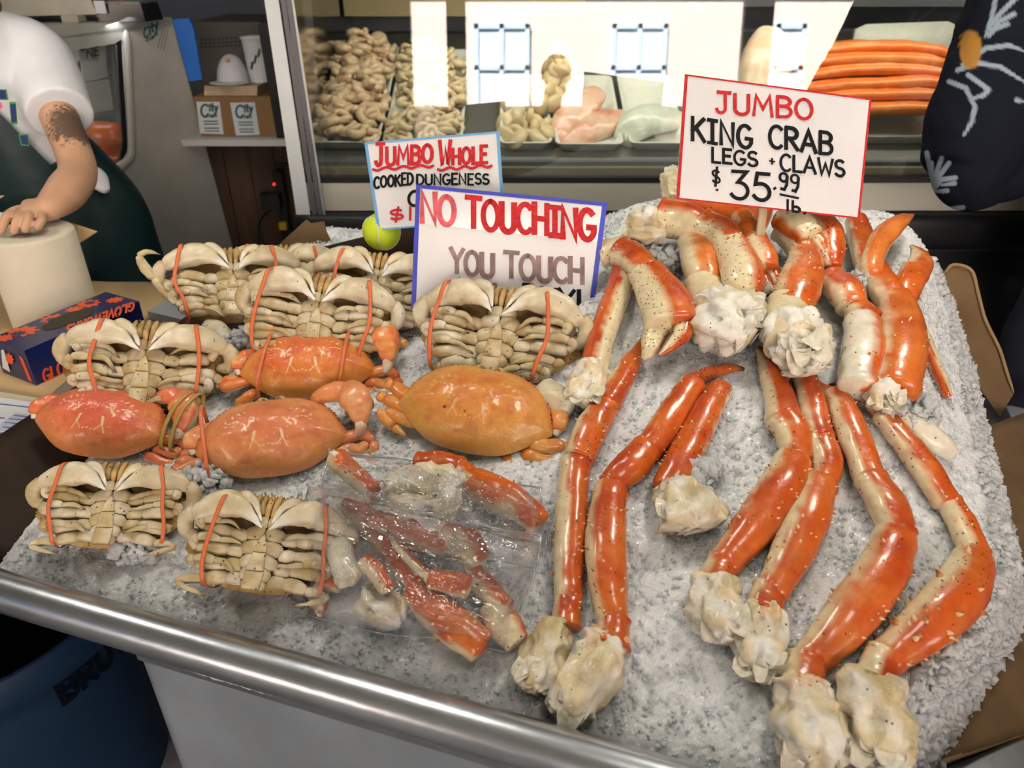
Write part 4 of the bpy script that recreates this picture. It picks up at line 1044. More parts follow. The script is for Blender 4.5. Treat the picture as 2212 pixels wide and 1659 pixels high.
# ================================================================== lettering
def arc(cx, cy, rx, ry, a0, a1, n=14):
    return [(cx + rx * math.cos(math.radians(a)), cy + ry * math.sin(math.radians(a))) for a in np.linspace(a0, a1, n)]
GL = {
 'A': (.72, [[(0, 0), (.34, 1), (.70, 0)], [(.12, .34), (.58, .34)]]),
 'B': (.62, [[(.04, 0), (.04, 1)], [(.04, 1)] + arc(.28, .77, .28, .23, 80, -80) + [(.04, .53)], [(.04, .53)] + arc(.30, .27, .30, .26, 80, -80) + [(.04, 0)]]),
 'C': (.62, [arc(.36, .5, .34, .5, 48, 312, 20)]),
 'D': (.66, [[(.04, 0), (.04, 1)], [(.04, 1)] + arc(.22, .5, .42, .5, 85, -85, 18) + [(.04, 0)]]),
 'E': (.52, [[(.5, 1), (.04, 1), (.04, 0), (.52, 0)], [(.04, .52), (.42, .52)]]),
 'F': (.5, [[(.5, 1), (.04, 1), (.04, 0)], [(.04, .52), (.42, .52)]]),
 'G': (.68, [arc(.36, .5, .34, .5, 50, 330, 20) + [(.66, .42), (.40, .42)]]),
 'H': (.64, [[(.04, 0), (.04, 1)], [(.60, 0), (.60, 1)], [(.04, .5), (.60, .5)]]),
 'I': (.44, [[(.22, 0), (.22, 1)], [(.02, 1), (.42, 1)], [(.02, 0), (.42, 0)]]),
 'J': (.56, [[(.36, 1), (.36, .25)] + arc(.18, .22, .18, .22, 0, -170, 10), [(.06, 1), (.56, 1)]]),
 'K': (.62, [[(.05, 0), (.05, 1)], [(.58, .98), (.06, .42)], [(.22, .55), (.62, 0)]]),
 'L': (.5, [[(.04, 1), (.04, 0), (.5, 0)]]),
 'M': (.8, [[(.02, 0), (.12, 1), (.40, .35), (.68, 1), (.78, 0)]]),
 'N': (.66, [[(.04, 0), (.04, 1), (.60, 0), (.60, 1)]]),
 'O': (.7, [arc(.35, .5, .33, .5, 90, 450, 26)]),
 'Q': (.7, [arc(.35, .5, .33, .5, 90, 450, 26), [(.45, .2), (.7, -.05)]]),
 'R': (.62, [[(.04, 0), (.04, 1)], [(.04, 1)] + arc(.28, .75, .28, .25, 80, -80) + [(.04, .5)], [(.22, .5), (.60, 0)]]),
 'S': (.56, [arc(.29, .75, .25, .25, 40, 270, 14) + arc(.28, .25, .27, .25, 90, -150, 14)]),
 'T': (.62, [[(.31, 0), (.31, 1)], [(.0, 1), (.62, 1)]]),
 'U': (.64, [[(.04, 1), (.04, .3)] + arc(.32, .28, .28, .28, 180, 360, 12) + [(.60, 1)]]),
 'V': (.62, [[(.0, 1), (.31, 0), (.62, 1)]]),
 'W': (.86, [[(0, 1), (.2, 0), (.43, .7), (.66, 0), (.86, 1)]]),
 'Y': (.62, [[(.0, 1), (.30, .5)], [(.62, 1), (.30, .5), (.30, 0)]]),
 '1': (.26, [[(.13, 0), (.13, 1)]]),
 '3': (.58, [[(.04, .98), (.52, 1), (.22, .6)] + arc(.26, .30, .30, .30, 75, -150, 14)]),
 '5': (.58, [[(.54, 1), (.14, 1), (.08, .58)] + arc(.27, .31, .29, .31, 100, -150, 14)]),
 '9': (.5, [arc(.26, .74, .22, .25, 20, 380, 18), [(.47, .8), (.44, .3), (.30, .0), (.12, .04)]]),
 '$': (.52, [arc(.26, .70, .22, .20, 40, 270, 12) + arc(.26, .30, .23, .20, 90, -150, 12), [(.32, 1.12), (.22, -.12)]]),
 '.': (.2, [[(.06, .0), (.14, .07)]]), '+': (.36, [[(.02, .28), (.34, .28)], [(.18, .45), (.18, .1)]]), '!': (.2, [[(.1, 1), (.1, .3)], [(.1, .08), (.1, 0)]]),
 'l': (.2, [[(.1, 0), (.1, 1)]]), 'b': (.5, [[(.05, 1), (.05, 0)], [(.05, .0)] + arc(.24, .24, .22, .25, -90, 120, 12)]),
 'c': (.46, [arc(.25, .3, .22, .3, 48, 312, 14)]), 'i': (.2, [[(.1, 0), (.1, .6)], [(.1, .78), (.1, .84)]]), 't': (.36, [[(.16, .95), (.16, .1), (.3, .02)], [(0, .62), (.34, .62)]]),
 'y': (.5, [[(.02, .6), (.24, .05)], [(.48, .6), (.14, -.35)]]), 'f': (.36, [[(.34, .95), (.18, .9), (.14, 0)], [(0, .55), (.3, .55)]]), 'h': (.48, [[(.04, 0), (.04, 1)], [(.04, .4), (.2, .6), (.4, .5), (.42, 0)]]),
 's': (.4, [arc(.2, .45, .17, .15, 40, 270, 10) + arc(.2, .15, .18, .15, 90, -150, 10)]), ' ': (.34, []),
}
def ribbon(pts, w):              # flat stroke of width w round a 2D polyline
    P = np.array(pts, float)
    if len(P) == 1: P = np.vstack([P, P + [.5, 0]])
    T = np.gradient(P, axis=0); T /= np.maximum(np.linalg.norm(T, axis=1, keepdims=True), 1e-9)
    N = np.stack([-T[:, 1], T[:, 0]], 1)
    for i in range(1, len(P) - 1):          # mitre
        a = P[i] - P[i - 1]; b = P[i + 1] - P[i]; a /= max(1e-9, np.linalg.norm(a)); b /= max(1e-9, np.linalg.norm(b))
        m_ = a + b; l = np.linalg.norm(m_)
        if l > .3: m_ /= l; N[i] = np.array([-m_[1], m_[0]]) / max(.45, abs(m_ @ a))
    P[0] -= T[0] * w * .35; P[-1] += T[-1] * w * .35
    return np.vstack([P + N * w / 2, P - N * w / 2]), [[i, i + 1, len(P) + i + 1, len(P) + i] for i in range(len(P) - 1)]
def lettering(plane, text, p0, p1, h, thick, off=.0012, upv=None, space=.16, jit=.0, seed=1, strokes=False, hs=None):
    """text written on a plane: p0..p1 is the base line in photo pixels, h the letter height in pixels (up = screen up unless given)"""
    g = np.random.default_rng(seed); p0 = np.array(p0, float); p1 = np.array(p1, float)
    L = sum(GL[c][0] + space for c in text) - space
    ex = (p1 - p0) / L; eu = np.array(upv if upv is not None else (0, -1.0)) * h
    mb = MB(); x = 0; lay = 0
    for ci_, c in enumerate(text):
        w_, polys = GL[c]; dy = g.uniform(-jit, jit); sc = 1 + g.uniform(-jit, jit)
        if hs: sc *= hs[ci_]
        for pl_ in polys:
            q = np.array([p0 + ex * (x + a) + eu * (b * sc + dy) for a, b in pl_])
            if len(q) < 5 and len(q) > 1:
                d = np.append(0, np.cumsum(np.linalg.norm(np.diff(q, axis=0), axis=1)))
            V, Fc = ribbon(q, thick * g.uniform(.88, 1.12)); lay += 1
            W3 = np.array([plane.at(a, b, off + lay * .000015) for a, b in V])
            n = np.cross(W3[1] - W3[0], W3[len(W3) // 2] - W3[0])
            if np.dot(n, plane.n) < 0: Fc = [f[::-1] for f in Fc]
            mb.add(W3, Fc)
        x += w_ + space
    return mb
def flat(plane, pts, off=.0006, th=.0005):
    mb = MB(); P = [plane.at(a, b, off) for a, b in pts]
    n = np.cross(P[1] - P[0], P[2] - P[0])
    if np.dot(n, plane.n) < 0: P = P[::-1]
    return mb.slab(P, plane.n, th)
M_board = mat('white_sign_board', (.80, .80, .80), .35, coat=.2, mottle=(12, .03))
M_red = mat('red_marker', (.62, .03, .035), .6, spec=.2, mottle=(150, .25)); M_blk = mat('black_marker', (.01, .012, .014), .6, spec=.15)
M_redfade = mat('faded_red_marker', (.66, .10, .12), .5, mottle=(40, .45)); M_brownfade = mat('faded_brown_marker', (.30, .20, .20), .5, mottle=(30, .5))
M_blue = mat('blue_tape', (.03, .05, .55), .4, mottle=(20, .2)); M_sky = mat('light_blue_tape', (.16, .42, .72), .4)
M_wood = mat('pale_wood', (.55, .42, .27), .7, bump=(60, .2, .001), mottle=(30, .15), stretch=(1, 1, .1))
M_tape = mat('clear_tape', (.82, .82, .84), .12, coat=.6)
def sign(label, corners, plane, bm, bw, name='price_sign'):
    c3 = [plane.at(*c) for c in corners]; ctr = sum(c3) / 4
    t = thing(name, label, 'sign', ctr); inv = Matrix.Translation(-Vector(ctr))
    MB().slab(c3[::-1], plane.n, .003).build('board', M_board, t, False, inv=inv)
    cc = np.array(corners, float); ce = cc.mean(0)
    for i in range(4):
        a, b = cc[i], cc[(i + 1) % 4]; w_ = bw[i]
        if not w_: continue
        ia = a + (ce - a) / np.linalg.norm(ce - a) * w_ * 1.3; ib = b + (ce - b) / np.linalg.norm(ce - b) * w_ * 1.3
        flat(plane, [a, b, ib, ia], .0007, .0006).build('border', bm, t, False, inv=inv)
    return t, inv
# king crab price sign
pl = Plane(at_t(1668, 318, 1.20), (.05, -1, .30))
t, inv = sign('white price sign with a red edge reading jumbo king crab legs and claws', [(1480, 160), (1883, 213), (1857, 473), (1461, 430)], pl, M_red, (5, 4, 5, 6))
for tx, a, b, h, th, m_ in [('JUMBO', (1548, 243), (1755, 258), 43, 7.5, M_red), ('KING', (1494, 302), (1624, 322), 48, 8.5, M_blk), ('CRAB', (1662, 318), (1798, 334), 46, 8.5, M_blk),
                            ('LEGS', (1538, 350), (1636, 360), 30, 6.5, M_blk), ('+', (1662, 356), (1674, 358), 30, 4, M_blk), ('CLAWS', (1686, 368), (1824, 382), 34, 6.5, M_blk),
                            ('$', (1538, 396), (1556, 400), 32, 5, M_blk), ('.', (1546, 410), (1552, 412), 20, 5, M_blk), ('35', (1580, 428), (1664, 436), 58, 8.5, M_blk), ('.99', (1670, 408), (1726, 414), 36, 6, M_blk),
                            ('lb.', (1698, 454), (1742, 462), 22, 5.5, M_blk)]:
    lettering(pl, tx, a, b, h, th, jit=.03).build('lettering', m_, t, False, inv=inv)
V, Fc = ribbon([(1686, 420), (1724, 428)], 5)
MB().add([pl.at(a, b, .0013) for a, b in V], [f[::-1] for f in Fc]).build('lettering', M_blk, t, False, inv=inv)
P = [pl.at(1658, 300, -.006), pl.at(1650, 420, -.006), pl.at(1641, 520, -.006)]
MB().sweep(P, .0075, .004, up=pl.n, n=12, m=10, r0=.02, r1=.02, expo=4).build('stick', M_wood, t, inv=inv)
# jumbo whole sign
pl = Plane(at_t(940, 390, 1.40), (-.1, -1, .25))
t, inv = sign('white price sign with a light blue edge reading jumbo whole cooked Dungeness', [(787, 308), (1078, 283), (1091, 474), (815, 498)], pl, M_sky, (6, 6, 5, 6))
for tx, a, b, h, th, m_ in [('JUMBO', (812, 356), (934, 352), 40, 8, M_red), ('WHOLE', (950, 356), (1052, 352), 36, 8, M_red), ('COOKED', (808, 406), (892, 398), 24, 5, M_blk), ('DUNGENESS', (900, 398), (1056, 398), 22, 4.6, M_blk),
                            ('C', (882, 444), (906, 442), 32, 6, M_blk), ('$', (842, 476), (872, 474), 26, 5, M_red), ('1', (882, 474), (890, 473), 28, 5, M_red)]:
    lettering(pl, tx, a, b, h, th, jit=.05, seed=3, hs={'JUMBO': (1.2, .95, .95, .95, .95), 'WHOLE': (1.5, .95, .95, .95, .95)}.get(tx)).build('lettering', m_, t, False, inv=inv)
for xs in ((806, 866, 936), (946, 1000, 1062)):
    q = np.linspace(0, 1, 24); P = [(xs[0] + (xs[2] - xs[0]) * u, 366 - 8 * u + 3 * math.sin(u * 22)) for u in q]
    V, Fc = ribbon(P, 6); MB().add([pl.at(a, b, .0013) for a, b in V], [f[::-1] for f in Fc]).build('underline', M_red, t, False, inv=inv)
P = [pl.at(950, 400, -.006), pl.at(950, 560, -.006)]
MB().sweep(P, .007, .004, up=pl.n, n=8, m=10, r0=.02, r1=.02, expo=4).build('stick', M_wood, t, inv=inv)
# no touching sign
pl = Plane(at_t(1095, 560, 1.315), (.02, -1, .3))
t, inv = sign('white sign with a blue taped edge reading no touching you touch', [(899, 398), (1312, 438), (1275, 724), (888, 668)], pl, M_blue, (11, 10, 6, 9), 'warning_sign')
flat(pl, [(908, 413), (1302, 450), (1292, 522), (904, 483)], .0004, .0004).build('tape_strip', M_tape, t, False, inv=inv)
for tx, a, b, h, th, m_, ln in [('NO', (910, 480), (982, 486), 62, 12, M_redfade, .1), ('TOUCHING', (1008, 490), (1284, 518), 62, 12, M_red, .1), ('YOU', (974, 588), (1066, 598), 50, 10, M_brownfade, .1),
                            ('TOUCH', (1090, 598), (1260, 614), 52, 10, M_brownfade, .1), ('YOU', (992, 650), (1070, 658), 46, 9, M_brownfade, .1), ('BUY!', (1130, 662), (1256, 676), 46, 9, M_blk, .1)]:
    lettering(pl, tx, a, b, h, th, space=ln, jit=.03, seed=5).build('lettering', m_, t, False, inv=inv)

# ------------------------------------------------------------------ tennis ball
M_ball = mat('tennis_felt', (.62, .80, .03), .85, bump=(400, .6, .002)); M_seam = mat('ball_seam', (.75, .78, .6), .8)
c = at_t(824, 500, 1.47); t = thing('tennis_ball', 'yellow green tennis ball on the ice behind the price sign', 'ball', c)
rb = 40 * 1.47 / F
th_, ph_ = np.meshgrid(np.linspace(0, np.pi, 25), np.linspace(0, 2 * np.pi, 37)[:-1], indexing='ij')
V = np.stack([np.sin(th_) * np.cos(ph_), np.sin(th_) * np.sin(ph_), np.cos(th_)], -1).reshape(-1, 3) * rb
MB().add(V, [[i * 36 + j, (i + 1) * 36 + j, (i + 1) * 36 + (j + 1) % 36, i * 36 + (j + 1) % 36] for i in range(24) for j in range(36)]).build('felt', M_ball, t)
q = np.linspace(0, 2 * np.pi, 80); sm = np.stack([.75 * np.cos(q) + .25 * np.cos(3 * q), .75 * np.sin(q) - .25 * np.sin(3 * q), .86 * np.sin(2 * q)], 1); sm /= np.linalg.norm(sm, axis=1, keepdims=True)
MB().sweep(sm * rb, [.0018] * 80, n=160, m=6, r0=0, r1=0, up=(.3, .2, .9)).build('seam', M_seam, t)

# ------------------------------------------------------------------ bagged king crab pieces
G3 = 'king crab pieces packed in the clear bags'
def bagged(label, segs, **k): return king(label, segs, 'crab piece', 'king_crab_piece', G3, **k)
LB = 'king crab piece packed in the front bag, '
bagged(LB + 'long dark red leg', [('m', [(752, 1085, 44), (800, 1130, 56), (858, 1200, 60), (920, 1272, 54)], dict(hue=-.35, spk=.5, sp=14))], lift=.02)
bagged(LB + 'thick orange leg section at the lowest corner', [('m', [(896, 1270, 60), (945, 1322, 82), (1000, 1366, 84), (1040, 1398, 66)], dict(hue=.1, thr=.55, side=(-.6, -.8), spk=.06)), ('x', [(1000, 1372, 56), (1036, 1412, 40)], dict(spk=.4, sp=2))], lift=.012)
bagged(LB + 'pink orange leg under the sealed strip', [('m', [(806, 1120, 40), (868, 1144, 60), (930, 1166, 62), (968, 1178, 50)], dict(side=(-.2, -1), thr=.3, hue=.05, spk=.05, sp=6)), ('c', [(962, 1160, 64), (1004, 1172, 74), (1030, 1212, 58)], dict(thr=.1, sp=2))], lift=.035)
bagged(LB + 'short hollow tube of shell', [('s', [(930, 1250, 40), (972, 1258, 50), (1010, 1268, 46)], dict(side=(0, -1), thr=.4, hue=-.1, sp=0))], lift=.05)
bagged(LB + 'slim cream claw with a black point', [('d', [(836, 1146, 8), (868, 1190, 20), (934, 1258, 24)], dict(thr=-.1, spk=.1, sp=0))], lift=.055)
bagged(LB + 'open cream tube at the side', [('s', [(726, 1165, 46), (738, 1205, 60), (752, 1248, 56)], dict(thr=-.9, spk=.02, sp=0, pale=PALE)), ('f', [(742, 1232, 40), (756, 1262, 44)], dict(orange=.1, tear=False))], lift=.035)
bagged(LB + 'flat orange strip in the side corner', [('m', [(640, 1226, 34), (690, 1246, 44), (738, 1262, 40)], dict(side=(0, -1), thr=.2, sp=2, hue=-.1)), ('s', [(672, 1262, 30), (690, 1300, 36), (694, 1332, 14)], dict(thr=-.4, sp=2))], lift=.014)
bagged(LB + 'small knuckle in the middle', [('c', [(786, 1212, 34), (812, 1236, 42), (836, 1272, 34)], dict(thr=.2, spk=.3, sp=2))], lift=.05)
bagged(LB + 'orange leg end under a bright crease', [('m', [(1018, 1232, 44), (1060, 1280, 52), (1098, 1314, 40)], dict(side=(-1, -.3), thr=.2, spk=.15, sp=4))], lift=.02)
bagged(LB + 'cream stump at the far corner', [('s', [(1058, 1312, 50), (1090, 1350, 76), (1118, 1388, 50)], dict(thr=-.5, spk=.1, sp=0))], lift=.01)
bagged(LB + 'pale stump under the folded plastic', [('f', [(780, 1290, 60), (830, 1310, 74), (880, 1316, 50)], dict(orange=.0, tear=False))], lift=.008)
LC = 'king crab piece packed in the back bag, '
bagged(LC + 'leg with an open white end', [('m', [(726, 988, 46), (756, 1018, 48), (806, 1064, 44)], dict(side=(-1, -.3), thr=.35, sp=6)), ('f', [(738, 992, 44), (722, 980, 46)], dict(orange=0, tear=False, white=.8))], lift=.04)
bagged(LC + 'large lump of white shoulder meat', [('f', [(845, 1048, 60), (890, 1060, 124), (950, 1080, 130), (1000, 1090, 80)], dict(orange=.03, white=.75, flat=.6))], lift=.03)
bagged(LC + 'orange joint along the folded top', [('c', [(900, 998, 40), (945, 1000, 54), (1000, 1012, 46)], dict(side=(0, -1), thr=.1, sp=3)), ('c', [(985, 1010, 46), (1025, 1040, 54)], dict(thr=.4, sp=3))], lift=.025)
bagged(LC + 'orange and cream leg along the outer side', [('m', [(1020, 1038, 56), (1075, 1066, 74), (1130, 1098, 66), (1166, 1130, 50)], dict(side=(.3, -1), thr=.05, spk=.15, sp=6))], lift=.02)

M_bag = thin_glass('clear_plastic', (.96, .965, .98), 2.1, .035, .055)
M_strip = thin_glass('sealed_plastic_strip', (.9, .92, .96), 3.2, .14, .42)
def bag(label, quad, dome, seed, strip=None):
    N = 15; q = [np.array(p, float) for p in quad]
    uu, vv = np.meshgrid(np.linspace(0, 1, N), np.linspace(0, 1, N), indexing='ij')
    def pxy(u, v):
        p = q[0] * (1 - u) * (1 - v) + q[1] * u * (1 - v) + q[2] * u * v + q[3] * (1 - u) * v
        return p + np.array([math.sin(v * 9 + seed) * 5 * (1 - 2 * u) , math.sin(u * 8 + seed) * 6 * (1 - 2 * v)]) + (np.array([-22, 0]) * math.sin(math.pi * v) * (1 - u) if seed == 2 else 0)
    G = np.zeros((N, N, 3)); B = np.zeros((N, N, 3))
    for i in range(N):
        for j in range(N):
            x, y = pxy(uu[i, j], vv[i, j]); d = (16 * uu[i, j] * (1 - uu[i, j]) * vv[i, j] * (1 - vv[i, j])) ** .3
            G[i, j] = hit(x, y, .004 + dome * d + (.05 * (1 - vv[i, j]) ** 2 if strip else .012 * (1 - vv[i, j]))); B[i, j] = hit(x, y, .003)
    K = 110; ui = np.linspace(0, N - 1, K); a = np.minimum(ui.astype(int), N - 2); f = ui - a
    def ups(A):
        A = A[a] * (1 - f)[:, None, None] + A[a + 1] * f[:, None, None]
        return A[:, a] * (1 - f)[None, :, None] + A[:, a + 1] * f[None, :, None]
    G = ups(G).reshape(-1, 3); B = ups(B).reshape(-1, 3)
    U, Vv = np.meshgrid(np.linspace(0, 1, K), np.linspace(0, 1, K), indexing='ij'); U = U.ravel(); Vv = Vv.ravel()
    n = upat(G.mean(0))
    Q = np.stack([U * 5 + Vv * 3.0, Vv * 9 - U * 5.0, 0 * U], 1); Q2 = np.stack([U * 12 - Vv * 3, Vv * 4 + U * 7, 0 * U + 5], 1)
    wr = (1 - np.abs(vn(Q, 1, seed))) ** 4 * .010 + (1 - np.abs(vn(Q2, 1, seed + 3))) ** 5 * .006 + .004 * vn(Q, 2.1, seed + 5)
    gg = np.random.default_rng(seed + 50); UV = np.stack([U, Vv], 1)
    for k_ in range(26):          # sharp creases
        c_ = gg.uniform(.1, .9, 2); an = gg.uniform(-.5, .9) if k_ % 3 else gg.uniform(1.2, 2.2); L_ = gg.uniform(.1, .4); d_ = np.array([math.cos(an), math.sin(an)]) * L_
        u_ = np.clip(((UV - c_) @ d_) / (d_ @ d_), -1, 1); dist = np.linalg.norm(UV - c_ - u_[:, None] * d_, axis=1)
        wr = wr + gg.uniform(.005, .011) * (1 - np.abs(u_)) ** .5 * np.maximum(0, 1 - dist / gg.uniform(.018, .045))
    ed = np.minimum(1, 8 * np.minimum(np.minimum(U, 1 - U), np.minimum(Vv, 1 - Vv)) + .25)
    G = G + n * (wr * ed)[:, None]
    ix = np.arange(K * K).reshape(K, K); F0 = np.stack([ix[:-1, :-1].ravel(), ix[:-1, 1:].ravel(), ix[1:, 1:].ravel(), ix[1:, :-1].ravel()], 1)
    ctr = G.mean(0); t = thing('plastic_bag', label, 'bag', ctr); inv = Matrix.Translation(-Vector(ctr))
    MB().add(G, F0).build('top_sheet', M_bag, t, inv=inv)
    Gk = G.reshape(K, K, 3); bd_ = np.vstack([Gk[:, 0], Gk[-1, 1:], Gk[-2::-1, -1], Gk[0, -2::-1]])[::3] + n * .0015
    MB().sweep(np.vstack([bd_, bd_[:1]]), .0011, .0022, up=n, n=300, m=6, r0=0, r1=0).build('seam', M_strip, t, inv=inv)
    if strip:
        m_ = (np.arange(K - 1) < 6)
        P = []; wv = []
        rows = [k for k in range(0, 8)]
        S_ = G.reshape(K, K, 3)[:, rows] + n * .0035
        S_ = S_.reshape(-1, 3) + n * (.0028 * np.sin(np.repeat(np.arange(K), len(rows)) * .7) + .005 * vn(np.stack([np.repeat(np.arange(K), len(rows)) * .25, np.tile(rows, K) * .3, np.zeros(K * len(rows))], 1), 1, 4))[:, None]
        c_ = len(rows); Fs = [[i * c_ + j, i * c_ + j + 1, (i + 1) * c_ + j + 1, (i + 1) * c_ + j] for i in range(K - 1) for j in range(c_ - 1)]
        MB().add(S_, Fs).build('sealed_strip', M_strip, t, inv=inv)
    return t
bag('clear plastic bag of king crab lying above the other bag', [(708, 968), (1172, 1052), (1188, 1240), (690, 1150)], .1, 1)
bag('clear plastic bag of king crab with a shiny sealed strip', [(666, 1046), (1174, 1162), (1102, 1412), (672, 1336)], .108, 2, strip=True)

# ================================================================== counter at the left
ZC = .85
M_counter = mat('counter_board', (.28, .23, .18), .4, mottle=(6, .15))
M_kraft = mat('kraft_paper', (.60, .42, .21), .8, bump=(40, .1, .001), mottle=(5, .05))
ct = thing('service_counter', 'wooden service counter beside the ice with brown paper on it', 'counter', (-1.4, 1.2, 0)); ci = Matrix.Translation(-Vector((-1.4, 1.2, 0)))
MB().slab([W(-.19, -.35, ZC), W(-.19, .80, ZC), (-.62, 1.72, ZC), (-2.6, 1.72, ZC), (-2.6, .7, ZC)][::1], (0, 0, 1), .035).build('top', M_counter, ct, False, inv=ci)
for x_, y_ in ((-1.0, 1.62), (-2.5, 1.62), (-2.5, .8)): MB().box((x_, y_, .4075), (.06, .06, .815)).build('leg', M_dark, ct, False, inv=ci)
CP_ = Plane((0, 0, ZC + .0012), (0, 0, 1))
kp = tag(flat(CP_, [(-200, 640), (205, 607), (388, 618), (396, 634), (300, 700), (170, 800), (96, 862), (-200, 850)], 0, .001).build('kraft_paper', M_kraft), 'sheet of brown kraft paper spread on the counter', 'paper')
M_paper = mat('white_paper', (.72, .74, .76), .6); M_formblue = mat('form_blue', (.10, .15, .45), .6); M_formlight = mat('form_light_blue', (.50, .56, .68), .6); M_cream = mat('cream_board', (.62, .57, .42), .6)
ip = Plane((0, 0, ZC + .009), (0, 0, 1))
inv_t = thing('clipboard', 'cream clipboard lying on the counter under the invoice', 'clipboard', (0, 0, 0))
flat(ip, [(-150, 838), (0, 846), (95, 862), (88, 892), (50, 926), (0, 966), (-150, 1030)], -.002, .006).build('board', M_cream, inv_t, False)
iv = thing('invoice', 'white invoice form printed with blue lines near the dark cardboard flap', 'paper', (0, 0, 0))
flat(ip, [(-150, 850), (0, 858), (90, 872), (82, 894), (46, 926), (0, 962), (-150, 1022)], 0, .0006).build('sheet', M_paper, iv, False)
flat(ip, [(0, 916), (34, 892), (78, 898), (46, 924), (0, 932)], .0004, .0003).build('form_field', M_formlight, iv, False)
flat(ip, [(-60, 934), (0, 937), (30, 938), (0, 958), (-60, 980)], .0004, .0003).build('form_field', M_formlight, iv, False)
for a, b in (((0, 936), (30, 937)), ((-20, 900), (10, 903)), ((0, 872), (86, 882)), ((10, 912), (60, 917)), ((20, 904), (70, 909)), ((6, 922), (44, 925)), ((30, 897), (72, 901))):
    V, Fc = ribbon([a, b], 1.6 if a != (0, 936) else 4); MB().add([ip.at(x_, y_, .0009) for x_, y_ in V], [f[::-1] for f in Fc]).build('form_line', M_formblue, iv, False)
# glove box
M_navy = mat('navy_carton', (.007, .016, .095), .35, coat=.2); M_orange = mat('orange_print', (.78, .10, .03), .4); M_amber = mat('amber_print', (.80, .30, .03), .4); M_hole = mat('dark_opening', (.05, .045, .025), .8)
c0 = np.array([-.892, 1.203]); c1 = np.array([-.780, 1.428]); wv = np.array([-.093, .05]); HB = .073; z0 = ZC + .0025
gb_ = thing('glove_box', 'dark blue and orange cardboard box of gloves on the counter', 'box', (*((c0 + c1 + wv) / 2), z0)); gi = Matrix.Translation(-Vector((*((c0 + c1 + wv) / 2), z0)))
cs = [c0, c1, c1 + wv, c0 + wv]
MB().slab([np.array([*c, z0 + HB]) for c in cs], (0, 0, 1), HB).build('carton', M_navy, gb_, False, inv=gi)
tp = Plane((*c0, z0 + HB), (0, 0, 1)); fp = Plane((*c0, z0), (.225, -.112, 0)); ep = Plane((*c0, z0), (wv[1] * -1 * -1 * 0 - .474, -.88, 0))
ep = Plane((*c0, z0), (-.112, -.225, 0))
flat(tp, [(88, 708), (110, 690), (150, 674), (190, 666), (203, 668), (196, 680), (160, 696), (120, 710), (96, 714)], .0008, .0006).build('opening', M_hole, gb_, False, inv=gi)
lettering(tp, 'GLOVEWORKS', (290, 652), (146, 704), 17, 5, .0008, upv=(-.1, 1.0)).build('lettering', M_orange, gb_, False, inv=gi)
lettering(fp, 'GLOVEWORKS', (96, 826), (256, 756), 26, 5.5, .0008, upv=(-.18, -.98)).build('lettering', M_orange, gb_, False, inv=gi)
def gear(cx, cy, r, ex, ey, k=9):
    return [(cx + (r * (1.25 if (i // 2) % 2 else .92)) * (math.cos(i * math.pi / (2 * k)) * ex[0] + math.sin(i * math.pi / (2 * k)) * ey[0]), cy + (r * (1.25 if (i // 2) % 2 else .92)) * (math.cos(i * math.pi / (2 * k)) * ex[1] + math.sin(i * math.pi / (2 * k)) * ey[1])) for i in range(4 * k)]
for cx, cy, r in ((118, 688, 17), (190, 656, 15), (48, 716, 20), (248, 648, 11), (8, 730, 14), (160, 668, 11)):
    flat(tp, gear(cx, cy, r, (1.4, -.35), (.55, .35)), .0005, .0003).build('gear_print', M_orange, gb_, False, inv=gi)
for cx, cy, r in ((112, 690, 8), (194, 654, 7), (40, 720, 10)):
    flat(tp, gear(cx, cy, r, (1.4, -.35), (.55, .35)), .0007, .0003).build('gear_print', M_navy, gb_, False, inv=gi)
flat(ep, gear(20, 775, 10, (.8, .4), (0, 1)), .0006, .0004).build('gear_print', M_orange, gb_, False, inv=gi)
flat(ep, [(40, 768), (48, 772), (70, 826), (62, 822)], .0006, .0004).build('gear_print', M_orange, gb_, False, inv=gi)
flat(ep, [(2, 756), (8, 756), (22, 804), (6, 795)], .0006, .0004).build('gear_print', M_paper, gb_, False, inv=gi)
# paper towel roll
M_towel = mat('paper_towel', (.70, .64, .50), .9, bump=(160, .25, .001), mottle=(20, .04))
rc = at_z(125, 690, ZC); rc[2] = ZC + .0025
tr_ = thing('paper_towel_roll', 'thick roll of unbleached paper towel standing on the counter', 'paper roll', rc)
a = np.linspace(0, 2 * np.pi, 49)[:-1]; R0, RI, HR = .086, .022, .2
prof = [(R0, 0), (R0, .003), (R0, HR - .006), (R0 - .004, HR - .001), (R0 - .012, HR), (RI + .004, HR), (RI, HR - .003), (RI, .0)]
V = np.array([[r * math.cos(q), r * math.sin(q), h] for r, h in prof for q in a]); k = 48
MB().add(V, [[i * k + j, i * k + (j + 1) % k, (i + 1) * k + (j + 1) % k, (i + 1) * k + j] for i in range(len(prof) - 1) for j in range(k)]).build('roll', M_towel, tr_)
sh = Plane(at_t(175, 510, 1.66), (0, -1, .3))
si = Matrix.Translation(-Vector(rc))
MB().add(*warp_sheet([sh.at(120, 470), sh.at(212, 500), sh.at(166, 530), sh.at(130, 540)], 12, 8, .0006, .004, 4)).build('loose_sheet', M_kraft, tr_, inv=si)
